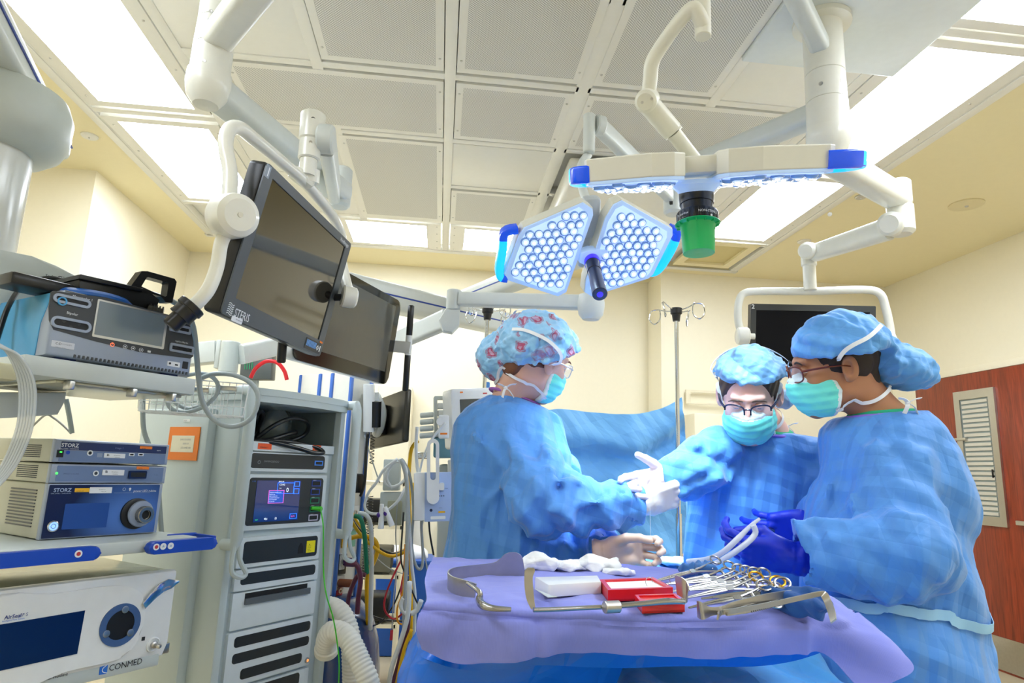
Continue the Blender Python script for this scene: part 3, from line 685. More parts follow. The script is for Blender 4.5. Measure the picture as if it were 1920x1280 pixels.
b=MB(); stick(b,MFb,(192,880),(231,891),0); tx(b,MFb,(208,885),'GE Healthcare',.003,1,.0034); tx(b,MFb,(210,889),'MT0023456',.0028,1,.0034); codes(b,MFb,197,882); stick(b,MFb,(256,874),(278,880),2); tx(b,MFb,(259,879),'BIOMED',.003,1,.0034); b.ob('asset_stickers',[m_sticker,m_txtk,m_orange],c2)
c1,Mc,MFc=ccu(.193,.060,'camera_control_unit','camera control unit with dark blue title strip and two ports, topmost of the device stack',1)
b=MB(); b.prism(rrect(W3-.02,.028,.001,3,W3/2+.004,.017),0,.001,MFc,0); b.prism(rrect(W3-.02,.021,.001,3,W3/2+.004,.043),0,.0015,MFc,1); b.ob('front_plate',[MT['front_slate'],mat('strip_navy','2a3560',.3)],c1)
b=MB(); tx(b,MFc,(114,837),'STORZ',.0135,0,.0022,bold=.02); tx(b,MFc,(110,841),'KARL STORZ — ENDOSKOPE',.0036,0,.0022); tx(b,MFc,(215,841),'image 1',.0075,1,.0022); tx(b,MFc,(293,845),'rapera',.0045,0,.0022); b.ob('lettering',[m_txtw,mat('print_dim','8794b8',.5)],c1)
b=MB(); rc(b,MFc,(107,843),(117,857),.001,.0015,.003,0); x,y=onp(MFc,113,847); b.box((x,y,.0034),(.005,.0028,.001),0,MFc,1); b.ob('power_switch',[m_port,m_led],c1)
b=MB(); x,y=onp(MFc,127,848); b.prism(circ(.005,16,x,y),.001,.0016,MFc,0); x,y=onp(MFc,168,849); b.ring(circ(.0075,20,x,y),circ(.0045,20,x,y),.001,.003,MFc,1); b.prism(circ(.0045,16,x,y),.001,.002,MFc,2); rc(b,MFc,(182,849),(191,857),.001,.001,.0014,3)
for px in (242,259): rc(b,MFc,(px,849),(px+9,855),.0005,.001,.002,1); rc(b,MFc,(px+1.5,850.5),(px+7.5,853.5),.0003,.002,.0022,2)
b.ob('ports',[m_hb,m_txtw,m_port,m_silver],c1)
b=MB(); stick(b,MFc,(195,849),(233,859),0); tx(b,MFc,(212,854),'GE Healthcare',.003,1,.0034); tx(b,MFc,(214,858),'MT0034567',.0028,1,.0034); codes(b,MFc,200,851); stick(b,MFc,(262,836),(284,842),2); tx(b,MFc,(265,841),'BIOMED',.003,1,.0034); b.ob('asset_stickers',[m_sticker,m_txtk,m_orange],c1)
# --- insufflator ---
Kc=aZ(333,1068,.95)
ht=.222; WI=.46
Oc=Kc-U_*WI-Vector((0,0,ht))
ins,Mi_,MFi=dev('insufflator','white insufflator with navy screen and round black socket, at the bottom left','insufflator',Oc)
b=MB(); b.box((WI/2,.22,ht/2),(WI-.006,.38,ht-.004),.004,Mi_); b.ob('case',mat('case_cream_metal','c9c8b4',.25,.5),ins)
b=MB(); b.prism([(0,0),(WI-.012,0),(WI,ht*.15),(WI,ht-.004),(WI-.004,ht),(0,ht)],-.04,.0,MFi,0,.006); b.ob('front_housing',m_pwh,ins)
# raised swoosh around the socket
sw=[onp(MFi,*p) for p in [(-20,1128),(100,1112),(200,1098),(240,1100),(262,1112),(270,1135),(262,1185),(235,1225),(200,1240),(120,1258),(-20,1300)]]
b=MB(); b.prism([tuple(p) for p in [(v.x,v.y) for v in crom([Vector((x,y,0)) for x,y in sw],4,True)]],0,.008,MFi,0,.006,3,both=False); b.ob('raised_panel',m_pwh,ins)
b=MB(); rc(b,MFi,(6,1165),(155,1220),.002,.008,.0095); 
b=MB(); q=[(12,1167),(156,1143),(141,1224),(0,1255),(-30,1262),(-20,1172)]; b.prism([onp(MFi,*p) for p in q],.006,.0095,MFi); b.ob('screen',mat('screen_navy','07204f',.2,coat=.3),ins)
b=MB(); cx_,cy_=onp(MFi,222,1170); R_=.052
b.ring(circ(R_,40,cx_,cy_),circ(.036,40,cx_,cy_),.007,.011,MFi,0); so=b.ob('socket_ring',mat('ring_slate','44608f',.35),ins)
b=MB(); b.prism(circ(.036,40,cx_,cy_),.007,.0085,MFi,0); b.ob('socket_hole',m_port,so)
for a in (80,205,320):
    a=math.radians(a); b=MB(); b.prism(circ(.009,16,cx_+.037*math.cos(a),cy_+.037*math.sin(a)),.009,.0125,MFi,0,.001); b.ob('latch_notch',m_steel,so)
b=MB(); lv=[onp(MFi,*p) for p in [(262,1130),(272,1118),(292,1093),(310,1084),(330,1086),(330,1090),(315,1102),(300,1106),(285,1120),(266,1140)]]; b.prism(lv,.010,.017,MFi,0,.002); b.ob('lever',m_chr,ins)
b=MB(); x,y=onp(MFi,287,1208); b.lathe([(.019,.0),(.019,.003),(.016,.004),(.015,.001)],MFi@Matrix.Translation((x,y,0)),0,32); b.lathe([(.009,0),(.009,.008),(.005,.010),(.005,.022),(.006,.024),(.004,.028),(.006,.030),(.003,.034)],MFi@Matrix.Translation((x,y,0)),1,20); b.ob('gas_nozzle',[m_pwh,m_steel],ins)
b=MB(); tx(b,MFi,(203,1258),'CONMED',.021,0,.0012,sx=.95); tx(b,MFi,(4,1160),'AirSeal',.012,1,.0092,bold=.015); tx(b,MFi,(33,1155),'i F S',.010,1,.0092); tx(b,MFi,(0,1165),'Intelligent Flow System',.0048,2,.0092); tx(b,MFi,(58,1281),'Technical Hotline',.011,0,.0012)
b.prism([onp(MFi,*p) for p in ((187,1250),(202,1246),(200,1262),(185,1265))],0,.0012,MFi,2); b.tube([MFi@Vector((*onp(MFi,*p),.0014)) for p in ((200,1246),(192,1253),(192,1259),(200,1261))],.001,5,3,sub=4)
rc(b,MFi,(266,1194),(271,1200),.0005,0,.001,0); b.ob('lettering',[m_txtk,mat('print_navy','1b3a86',.5),mat('print_blue','2e6fd0',.5),m_txtw],ins)
# ================= MONITORS, ARMS AND SURGICAL LIGHTS =================
m_mon=mat('monitor_bezel_grey','4b5258',.38); m_monb=mat('monitor_edge_black','1b1c1e',.35)
m_refl=bpy.data.materials.new('glossy_dark_screen'); m_refl.use_nodes=True
p=m_refl.node_tree.nodes['Principled BSDF']; p.inputs['Base Color'].default_value=lin('191510'); p.inputs['Roughness'].default_value=.06; p.inputs['IOR'].default_value=2.1
def zcol(c,py):
    lo,hi=.5,3.2
    for _ in range(40):
        m=(lo+hi)/2
        if proj((c.x,c.y,m))[1]>py: lo=m
        else: hi=m
    return m
def hub(mb,c,ax,r,L,m=0,m2=None):
    c=Vector(c);ax=Vector(ax).normalized()
    mb.lathe([(r*.9,-L*.5),(r,-L*.4),(r,L*.15),(r*.94,L*.38),(r*.7,L*.5),(0,L*.5)],frz(c,ax),m,40)
    if m2 is not None: mb.lathe([(.006,L*.5),(.006,L*.5+.0015),(0,L*.5+.0015)],frz(c,ax),m2,14)
def screwdot(t,c,ax,r=.006,m=None):
    MB().lathe([(r,0),(r,.0012),(r*.6,.0013),(0,.0006)],frz(c,ax),0,14).ob('screw',m or m_alu,t)
# ---- monitor 1 with ceiling arm ----
c=Vector((-.443,1.875,1.797)); Mx=Vector((.22,.976,-.004)).normalized(); My=Vector((.182,-.037,.983)); MM=fr(c,Mx,My)
t=thing('monitor','grey framed tilted monitor on a white ceiling arm, in front of the left ceiling lights','monitor',M=MM)
W_,H_=.60,.40
MB().prism(rrect(W_,H_,.012,4),-.045,0,MM,0,.006).ob('housing',m_monb,t)
MB().ring(rrect(W_-.004,H_-.004,.012,4),rrect(.515,.322,.002,4,0,.012),0,.004,MM).ob('bezel',m_mon,t)
b=MB(); b.prism(rrect(.518,.326,.002,3,0,.012),-.001,.0012,MM); b.ob('screen',m_refl,t)
b=MB(); b.text('STERIS',.030,MM@Matrix.Translation((-.245,-.192,0)),0,.0045,sx=.85)
for i in range(6): b.tube([MM@Vector((-.278+.024*u,-.192+.005*i+.002*math.sin(u*6.3),.0045)) for u in (0,.2,.4,.6,.8,1)],.0012,4)
b.text('VividImage',.017,MM@Matrix.Translation((.205,.178,0)),0,.0045); b.ob('lettering',m_txtw,t)
b=MB(); b.prism(rrect(.022,.032,.001,2,-.287,.178),.004,.005,MM,0); b.text('1',.032,MM@Matrix.Translation((-.293,.167,0)),1,.0055,bold=.02); b.ob('number_label',[mat('label_grey','8b97a5',.4),m_txtw],t)
b=MB(); b.prism(rrect(.05,.013,.003,3,-.225,-.198),.004,.005,MM,0); b.text('GE Healthcare',.005,MM@Matrix.Translation((-.232,-.199,0)),1,.0053); b.ob('asset_sticker',[m_sticker,m_txtk],t)
b=MB(); b.prism(rrect(.115,.034,.002,3,.225,-.175),.004,.0052,MM,0)
for i in range(8): b.prism(rrect(.006,.020,.001,2,.177+i*.0092,-.172),.005,.0062,MM,1)
b.ring(circ(.009,4,.258,-.175),circ(.005,4,.258,-.175),.005,.006,MM,2); b.prism(rrect(.006,.02,.001,2,.276,-.175),.005,.006,MM,2); b.prism(rrect(.02,.006,.001,2,.274,-.153),.0048,.0062,MM,3)
b.ob('button_row',[m_monb,mat('button_blue','5f9be0',.3),m_txtw,m_orange],t)
# yoke
hl=c-Mx*(W_/2+.025)+My*.0; hn=aD(437,405,1.50); hf=aD(655,557,2.16)
b=MB(); hub(b,hn,MM.to_3x3()@Vector((-.55,-.0,.80)),.052,.075,0,1); b.ob('near_hub',[m_arm,m_alu],t)
b=MB(); hub(b,hf,MM.to_3x3()@Vector((.5,.1,.8)),.036,.05,0,1); b.ob('far_hub',[m_arm,m_alu],t)
b=MB(); b.cyl(hn,MM@Vector((-.29,0,-.025)),.018); b.cyl(hf,MM@Vector((.29,0,-.025)),.012); b.ob('pivot_pin',m_monb,t)
yk=[hn+Vector((-.02,.02,.01)),aD(432,330,1.56),aD(423,275,1.58),aD(430,243,1.60),aD(450,240,1.64),aD(478,262,1.70),aD(530,305,1.86),aD(575,345,2.0),aD(620,400,2.18),aD(634,425,2.30),aD(641,450,2.34),aD(641,490,2.34),hf+Vector((0,.03,0))]
b=MB(); b.tube(yk,.0175,16,sub=5); b.ob('yoke_tube',m_arm,t)
b=MB(); b.tube([hn+Vector((-.01,.015,-.02)),aD(415,455,1.50),aD(407,500,1.49),aD(392,540,1.47),aD(372,565,1.46),aD(352,580,1.45)],.0155,16,sub=5); hs=b.ob('handle_tube',m_arm,t)
b=MB(); a0=aD(362,572,1.455);a1=aD(318,612,1.43); ax=(a1-a0)
b.cyl(a0-ax*.02,a0+ax*.22,.030,bev=.002); b.cyl(a0+ax*.20,a0+ax*.5,.026); b.cyl(a0+ax*.42,a1,.019,bev=.003); b.cyl(a0+ax*.5,a0+ax*.56,.027); b.ob('handle_grip',m_black,t)
b=MB(); q=[aD(545,325,1.95),aD(590,340,2.0)]
b.box((0,0,0),(.075,.05,.035),.012,fr(aD(566,334,1.98),Vector((.6,.5,0)),Vector((-.5,.6,0)))@Matrix.Rotation(.35,4,'Y')); b.cyl(aD(577,342,2.0),aD(579,318,2.0),.034); b.ob('yoke_bracket',m_arm,t)
cz=aD(581,280,2.0); 
b=MB(); b.cyl((cz.x,cz.y,aD(577,335,2.0).z),(cz.x,cz.y,aD(580,300,2.0).z),.026); b.cyl((cz.x,cz.y,aD(580,302,2.0).z),(cz.x,cz.y,aD(583,262,2.0).z),.033,bev=.004); b.cyl((cz.x,cz.y,aD(583,264,2.0).z),(cz.x,cz.y,aD(587,206,2.0).z),.036,.038,bev=.006); b.ob('vertical_post',m_arm,t)
screwdot(t,Vector((cz.x,cz.y,aD(583,218,2.0).z))+(CAM-cz).normalized()*.038,CAM-cz,.007,m_port); screwdot(t,Vector((cz.x,cz.y,aD(583,265,2.0).z))+(CAM-cz).normalized()*.036,CAM-cz,.005)
sa=Vector((cz.x,cz.y,aD(590,235,2.0).z)); sb=aD(628,365,2.62)
b=MB(); x_=Vector((.05,.03,0)); b.cyl(sa+Vector((.02,.0,-.035)),sa+Vector((.07,.0,-.035)),.045,bev=.006); beam(b,sa+Vector((.045,.02,-.03)),sb,.045,.10,.3,0,.075); b.ob('spring_arm',m_armg,t)
b=MB(); kz=aD(640,350,2.66); b.cyl((kz.x,kz.y,aD(640,392,2.66).z),(kz.x,kz.y,aD(642,312,2.66).z),.042,.04,bev=.01); b.ob('knuckle',m_armg,t)
mc=aD(392,150,1.9); 
ez=aD(640,318,2.66); st_=aD(428,172,1.92)
b=MB(); beam(b,(mc.x,mc.y,st_.z),(kz.x,kz.y,st_.z+.02),.10,.085,.3); b.ob('extension_arm',m_armg,t)
def colz(px,py,D): return aD(px,py,D).z
b=MB(); zt=colz(398,30,1.9)
Mc_=Matrix.Translation((mc.x,mc.y,0))
b.lathe([(.0,colz(380,205,1.9)),(.035,colz(380,203,1.9)),(.055,colz(380,185,1.9)),(.062,colz(380,160,1.9)),(.060,colz(385,137,1.9))],Mc_,0,40); b.ob('column_end_cap',m_arm,t)
b=MB(); b.lathe([(.055,colz(385,138,1.9)),(.055,colz(390,87,1.9)),(.0535,colz(390,86,1.9)),(.0535,colz(390,85,1.9)),(.055,colz(390,84,1.9)),(.052,colz(398,30,1.9)),(.050,colz(398,29,1.9)),(.052,colz(398,28,1.9)),(.055,H-.02),(.10,H-.018),(.10,H)],Mc_,0,40); cl=b.ob('ceiling_column',m_arm,t)
for px,py in ((381,20),(380,38),(369,126),(418,150)):
    pc=Vector((mc.x,mc.y,colz(px,py,1.88))); dd=(Vector((CAM.x,CAM.y,pc.z))-pc).normalized(); dd=dd+Vector((-.35 if px<400 else .5,0,0)); dd.normalize(); screwdot(t,pc+dd*.0555,dd,.006)
# upper arm of the same column (toward the camera)
b=MB(); u0=Vector((mc.x,mc.y,colz(400,72,1.9))); u1=aZ(590,-160,u0.z); beam(b,u0+(u1-u0).normalized()*.02,u0+(u1-u0).normalized()*.9,.085,.075,.3); b.cyl(u0+(u1-u0).normalized()*.88,(u0+(u1-u0).normalized()*.88)*1+Vector((0,0,H-u0.z)),.055,bev=.004); b.ob('upper_arm',m_arm,t)
# ---- second black monitor ----
Rm=aD(738,643,2.78); X2=Vector((.40,.915,-.0)).normalized(); Y2=Vector((.10,-.04,1)); w2,h2=.66,.365
c2_=Rm-X2*(w2/2); M2m=fr(c2_,X2,Y2)
t=thing('monitor','black round-cornered monitor with a blank grey screen, behind the first tilted monitor','monitor',M=M2m)
MB().prism(rrect(w2,h2,.035,6),-.04,.0,M2m,0,.006).ob('housing',m_pwh,t)
MB().prism(rrect(w2-.004,h2-.004,.034,6),.0,.006,M2m,0,.002).ob('bezel',mat('bezel_gloss_black','0b0b0b',.12,coat=.5),t)
MB().prism(rrect(w2-.09,h2-.085,.001,2,0,.01),.0055,.0068,M2m).ob('screen',mat('screen_grey_glass','5b5a52',.25,coat=.6),t)
rod=[aD(771,572,2.78),aD(760,733,2.78)]
b=MB(); ax=rod[1]-rod[0]; 
for f0,f1 in ((0,.36),(.57,1)):
    b.cyl(rod[0]+ax*f0,rod[0]+ax*f1,.0135,m=0,bev=.004)
g=b.ob('handle_bar',m_black,t,ang=60)
b=MB(); b.cyl(rod[0]+ax*.35,rod[0]+ax*.58,.0145); b.box((0,0,0),(.11,.05,.012),.003,fr(aD(750,650,2.78),rod[0]-Rm+Vector((.0,0,-.17)),Y2)); b.ob('handle_bracket',m_pwh,t)
b=MB(); b.cyl(aD(530,640,2.05),aD(527,680,2.05),.014,bev=.004); tag(b.ob('handle_grip',m_black,None),'short black grip hanging just below the first tilted monitor','handle')
# ---- the arm carrying it ----
tz=thing('monitor_boom_arm','pale grey jointed boom arm running right to a rounded end above the patterned cap','boom arm',aD(850,590,2.9))
b=MB(); J=aD(850,580,2.9); b.cyl((J.x,J.y,colz(850,582,2.9)),(J.x,J.y,colz(850,542,2.9)),.033,bev=.004); b.ob('joint_post',m_armg,tz)
b=MB(); b.prism([(-.035,0),(.03,0),(.03,-.07),(.0,-.105),(-.04,-.10),(-.06,-.05)],-.03,.03,Matrix.Translation((J.x,J.y,colz(850,582,2.9)))@FFm,0,.008); b.ob('joint_bracket',m_armg,tz)
b=MB(); beam(b,aD(862,561,2.9),aD(1122,568,2.75),.05,.062,.2); ha=b.ob('horizontal_arm',m_armg,tz)
E_=aD(1108,575,2.75); b=MB(); b.lathe([(.0,-.058),(.03,-.056),(.045,-.035),(.05,0),(.05,.02),(.045,.05)],Matrix.Translation(E_),0,32,1.15,1); b.ob('arm_end_cup',m_armg,tz)
b=MB(); beam(b,aD(838,598,2.95),aD(680,668,3.35),.05,.095,.3,0,.08); b.ob('spring_arm',m_armg,tz)
b=MB(); dA=(aD(1122,568,2.75)-aD(862,561,2.9)).normalized(); ML=fr(aD(1062,571,2.79)+dA.cross(Vector((0,0,1)))*.028,dA,(0,0,1))
b.ring(circ(.012,6),circ(.007,6),0,.0015,ML,0); b.text('Trumpf',.014,ML@Matrix.Translation((.02,.002,0)),1); b.text('Medical',.014,ML@Matrix.Translation((.02,-.011,0)),1); b.ob('logo',[mat('logo_blue','3f8fd8',.4),mat('print_grey','7c828c',.5)],ha)
def boombeam(name,pts,w,h,label,line=1):
    a,b_=pts; mb=MB(); beam(mb,a,b_,w,h,.25); o=thing(name,label,'boom arm',a); mb.ob('beam',m_armg,o)
    d=(b_-a).normalized(); n=d.cross(Vector((0,0,1))).normalized()
    if n.dot(CAM-a)<0: n=-n
    mb=MB(); beam(mb,a+n*(w/2),b_+n*(w/2),.004,.009,.3); mb.ob('blue_stripe',m_blue,o); return o
boombeam('ceiling_boom_arm',(aD(560,520,3.05),aD(985,617,4.7)),.14,.15,'long pale boom beam with a blue stripe, passing behind the black monitor')
boombeam('ceiling_boom_arm',(aD(870,562,4.6),aD(1110,468,3.3)),.12,.12,'pale boom beam with a thin blue stripe, rising behind the left surgical lamp head')
# ---- monitor 2 at the right ----
cc=Vector((1.39,2.13,0)); 
c=Vector((1.84,3.06,1.955)); Mx=Vector((.985,-.17,.0)).normalized(); My=Vector((-.03,-.17,.98)); MR=fr(c,Mx,My); W_,H_=.615,.365
t=thing('monitor','black wide monitor marked 2 in its corner, in a white yoke on the right','monitor',M=MR)
MB().prism(rrect(W_,H_,.005,3),-.05,0,MR,0,.004).ob('housing',m_monb,t)
MB().ring(rrect(W_,H_,.005,3),rrect(W_-.055,H_-.075,.001,3,0,.006),0,.004,MR).ob('bezel',mat('bezel_charcoal','35393b',.4),t)
MB().prism(rrect(W_-.054,H_-.074,.001,3,0,.006),-.001,.0012,MR).ob('screen',mat('screen_black_blue','04060f',.4,ior=1.25),t)
b=MB(); b.text('2',.030,MR@Matrix.Translation((-.304,.158,0)),0,.0045,bold=.03); b.ob('number_label',m_txtw,t)
yk=[aD(1393,635,3.3),aD(1384,600,3.3),aD(1385,568,3.3),aD(1395,550,3.3),aD(1425,546,3.28),aD(1520,546,3.2),aD(1620,543,3.12),aD(1650,551,3.1),aD(1660,575,3.1),aD(1668,610,3.1),aD(1672,640,3.1)]
b=MB(); b.tube(yk,.019,16,sub=5); b.ob('yoke_tube',m_arm,t)
for nm_,pc,px in (('left_hub',aD(1392,630,3.28),-1),('right_hub',aD(1664,640,3.08),1)):
    b=MB(); hub(b,pc,Mx*px,.045,.06); b.cyl(pc,pc-Mx*px*.06,.015,m=0); b.ob(nm_,m_arm,t)
pz=aD(1518,520,3.2)
b=MB(); b.cyl((pz.x,pz.y,colz(1520,546,3.2)),(pz.x,pz.y,colz(1518,497,3.2)),.030,bev=.003); b.cyl((pz.x,pz.y,colz(1519,500,3.2)),(pz.x,pz.y,colz(1516,455,3.2)),.036,bev=.01); b.ob('vertical_post',m_arm,t)
kx_=aD(1688,400,2.75)
b=MB(); beam(b,aD(1528,474,3.18),aD(1668,428,2.78),.06,.085,.4,0,.10); b.ob('spring_arm',m_arm,t)
for q_,r_,w_ in ((aD(1515,470,3.17),.042,-1.5),(aD(1672,420,2.73),.052,-1.2)):
    b=MB(); hub(b,q_,CAM-q_+Vector((w_,0,0)),r_,r_*1.7); b.ob('joint_disc',m_arm,t)
b=MB(); b.cyl((kx_.x,kx_.y,colz(1688,443,2.75)),(kx_.x,kx_.y,colz(1690,380,2.75)),.052,.052,bev=.015); b.cyl((kx_.x,kx_.y,colz(1688,382,2.75)),(kx_.x,kx_.y,colz(1690,335,2.75)),.050,bev=.006); b.ob('knuckle',m_arm,t)
b=MB(); za=zcol(cc,262)+.03; zk=zcol(kx_,372); zc=colz(1690,356,2.75)
beam(b,Vector((cc.x,cc.y,zk)),Vector((kx_.x,kx_.y,zk)),.10,.10,.3); b.ob('extension_arm',m_arm,t)
b=MB(); Mc2=Matrix.Translation((cc.x,cc.y,0)); R_=.072
z1=zcol(cc,294);
b.lathe([(0,z1),(.04,z1+.004),(.066,z1+.03),(.080,z1+.07),(.078,z1+.105)],Mc2,0,40); b.ob('column_end_cap',m_arm,t)
b=MB(); zz=[z1+.10,zcol(cc,195),zcol(cc,143),H-.05]
b.lathe([(R_+.003,zz[0]),(R_+.002,zz[1]),(R_-.002,zz[1]+.002),(R_+.001,zz[1]+.004),(R_,zz[2]),(R_-.003,zz[2]+.002),(R_,zz[2]+.004),(R_,H-.05),(R_+.035,H-.045),(R_+.035,H-.025),(R_+.01,H-.024)],Mc2,0,48); b.ob('ceiling_column',m_arm,t)
for dx,z in ((-.5,2.53),(.8,2.54),(-.5,2.72),(.8,2.73),(-.4,2.2)):
    dd=Vector((-.5+dx,-1,0)).normalized(); screwdot(t,Vector((cc.x,cc.y,z))+dd*(R_+.0005),dd,.008)
# ---- surgical lights ----
m_lampb=mat('lamp_body_ivory','dedccd',.4); m_lampf=mat('lamp_face_pale_blue','b9d2f2',.25,emit='a8ccff',es=.25)
m_handleb=mat('lamp_handle_blue','0a50e0',.25,emit='0a55ff',es=.2,coat=.3); m_cy=mat('lamp_handle_cyan','18b8ff',.25,emit='18b0ff',es=.9)
m_ledb=mat('led_bed','a9ccf5',.2,emit='cfe4ff',es=.6); m_lens=mat('led_lens','cfe2f8',.05,emit='cfe4ff',es=.4,coat=1); m_lensc=mat('led_core','ffffff',.1,emit='f4f9ff',es=4); m_lensd=mat('led_rim','5f8fd0',.08,coat=1,emit='8fb8f8',es=.12)
def lamp_part(t,M,pads,handles,lens_ok=True):
    lm=None
    for pd in pads:
        cx=sum(p[0] for p in pd)/len(pd); cy=sum(p[1] for p in pd)/len(pd)
        MB().prism(pd,-.056,-.004,M,0,.003).ob('lamp_head_housing',m_lampb,t,ang=12)
        ins_=[(cx+(x-cx)*.985,cy+(y-cy)*.985) for x,y in pd]
        hf_=MB().prism(ins_,-.005,.004,M,0,.002).ob('face_rim',m_lampf,t)
        in2=[(cx+(x-cx)*.86,cy+(y-cy)*.90) for x,y in pd]
        MB().prism(in2,.003,.0055,M).ob('led_bed',m_ledb,hf_)
        def inside(x,y):
            s=None
            for i in range(len(in2)):
                x0,y0=in2[i];x1,y1=in2[(i+1)%len(in2)]; e=(x1-x0)*(y-y0)-(y1-y0)*(x-x0); L=math.hypot(x1-x0,y1-y0); e/=L
                if s is None: s=1 if sum(in2[k][0]*in2[(k+1)%len(in2)][1]-in2[(k+1)%len(in2)][0]*in2[k][1] for k in range(len(in2)))>0 else -1
                if e*s<.009: return False
            return True
        xs=[p[0] for p in in2];ys=[p[1] for p in in2]; n=0; dp=.0295
        for j in range(int((max(ys)-min(ys))/(dp*.87))+1):
            for i in range(int((max(xs)-min(xs))/dp)+2):
                x=min(xs)+i*dp+(j%2)*dp/2; y=min(ys)+.010+j*dp*.87
                if not inside(x,y): continue
                if lm is None:
                    b=MB(); b.lathe([(.0150,0),(.0145,.006),(.012,.008)],m=2,n=16); b.lathe([(.012,.008),(.0085,.0105),(.005,.009)],m=0,n=16); b.lathe([(.005,.009),(.004,.0125),(0,.0135)],m=1,n=12)
                    o=b.ob('led_lens',[m_lens,m_lensc,m_lensd],None,ang=60); lm=o.data; bpy.data.objects.remove(o)
                Mi=WM(t).inverted()@M; link('led_lens',lm,t,Mi@Matrix.Translation((x+.0025*math.sin(n*7.1),y+.0025*math.cos(n*5.3),.005+.0015*math.sin(n*3.7)))@Matrix.Rotation(.25*math.sin(n*2.1),4,'X')@Matrix.Rotation(n*1.3,4,'Z')); n+=1
    for h in handles:
        b=MB(); k=[M@Vector((x,y,-.022)) for x,y in h]; sh=[(x,y) for x,y in rrect(.026,.040,.006,3)]
        b.tube(k,1,shape=sh,up=M.to_3x3()@Vector((0,0,1)),sub=4)
        o=b.ob('grip_handle',[m_handleb,m_cy],t)
        n=len(o.data.polygons); cyl_=[0]*n
        for q in o.data.polygons: cyl_[q.index]=1 if n*.30<q.index<n*.82 else 0
        o.data.polygons.foreach_set('material_index',cyl_)
def spotl(name,t,c,d,power,size,ang,blend,col):
    l=bpy.data.lights.new(name,'SPOT'); l.energy=power; l.shadow_soft_size=size; l.spot_size=math.radians(ang); l.spot_blend=blend; l.color=col
    o=bpy.data.objects.new(name,l); COL.objects.link(o); M=frz(c,-Vector(d)); 
    if t is not None: o.parent=t; o.matrix_parent_inverse=WM(t).inverted()
    o.matrix_world=M; o.matrix_basis=M; return o
# lamp A (left, faces the camera)
cA=aD(1108,470,2.15); dA_=(CAM-cA).normalized()
nA=Vector((.10,-.70,-.60)).normalized(); xA=_r-nA*_r.dot(nA); MA=frz(cA,nA); MA=fr(cA,xA,nA.cross(xA))
tA=thing('surgical_light','lit two-pad surgical lamp showing its LED faces, left of the green lamp cover','surgical light',M=MA,group='ceiling surgical lights')
padL=[onp(MA,*p) for p in [(972,440),(982,426),(1094,378),(1112,390),(1113,402),(1062,548),(1046,556),(952,526),(945,514)]]
padR=[onp(MA,*p) for p in [(1134,408),(1150,382),(1166,374),(1262,428),(1262,440),(1225,514),(1216,522),(1108,556),(1095,548),(1098,525)]]
hL=[onp(MA,*p) for p in [(972,433),(948,440),(944,470),(938,505),(940,522),(952,525)]]
hR=[onp(MA,*p) for p in [(1262,432),(1272,440),(1262,470),(1240,505),(1224,514),(1216,508)]]
lamp_part(tA,MA,[padL,padR],[hL,hR])
b=MB(); cp=[onp(MA,*p) for p in [(1088,472),(1105,466),(1140,466),(1132,490),(1105,500),(1085,490)]]; b.prism(cp,-.03,.012,MA,0,.004); b.ob('centre_plate',m_lampf,tA)
b=MB(); hx,hy=onp(MA,1108,486); hv=(aD(1125,552,1.98)-MA@Vector((hx,hy,.01))); h0=MA@Vector((hx,hy,.01))
b.cyl(h0,h0+hv*.12,.026,m=1); b.cyl(h0+hv*.10,h0+hv*.35,.025,.023,m=0,bev=.002); b.cyl(h0+hv*.34,h0+hv,.021,.0235,m=0,bev=.003); b.cyl(h0+hv*.985,h0+hv*1.002,.010,m=1); b.ob('centre_handle',[mat('handle_navy','141a38',.3),mat('ring_violet','3a22d8',.3,emit='3a22ff',es=.6)],tA)
b=MB(); b.box((0,-.02,-.09),(.05,.14,.06),.015,MA); b.box((.012,.09,-.075),(.06,.14,.05),.015,MA); b.ob('rear_yoke',mat('yoke_grey','b9bfc2',.4),tA)
l0=aD(1105,230,2.55)
b=MB(); b.tube([aD(1120,400,2.28),aD(1098,370,2.34),aD(1088,330,2.42),aD(1092,305,2.5),aD(1103,290,2.55)],.016,14,sub=5); b.ob('lower_tube',m_armg,tA)
b=MB(); b.cyl((l0.x,l0.y,colz(1103,292,2.55)),(l0.x,l0.y,colz(1107,214,2.55)),.023,.024,bev=.003); b.ob('vertical_link',m_armg,tA)
b=MB(); kA=aD(1262,372,3.05); b.cyl(l0+Vector((.025,.01,.0)),l0+Vector((.06,.02,.0)),.04,bev=.005); beam(b,l0+Vector((.045,.02,.0)),kA,.045,.075,.3); b.ob('spring_arm',m_armg,tA)
b=MB(); b.cyl((kA.x,kA.y,colz(1262,405,3.05)),(kA.x,kA.y,colz(1262,330,3.05)),.045,bev=.012); b.ob('knuckle',m_armg,tA)
b=MB(); Mn=fr(kA+(CAM-kA).normalized()*.047,_r,(0,0,1)); b.prism(rrect(.035,.06,.006,3),-.004,.001,Mn,0); b.text('2',.035,Mn@Matrix.Translation((-.009,-.012,0)),1,.0016,bold=.03); b.ob('number_label',[m_black,m_txtw],tA)
b=MB(); zb=zcol(kA,330)+.01; beam(b,Vector((cc.x,cc.y+.02,zb)),Vector((kA.x,kA.y,zb)),.09,.085,.3); b.ob('extension_arm',m_armg,tA)
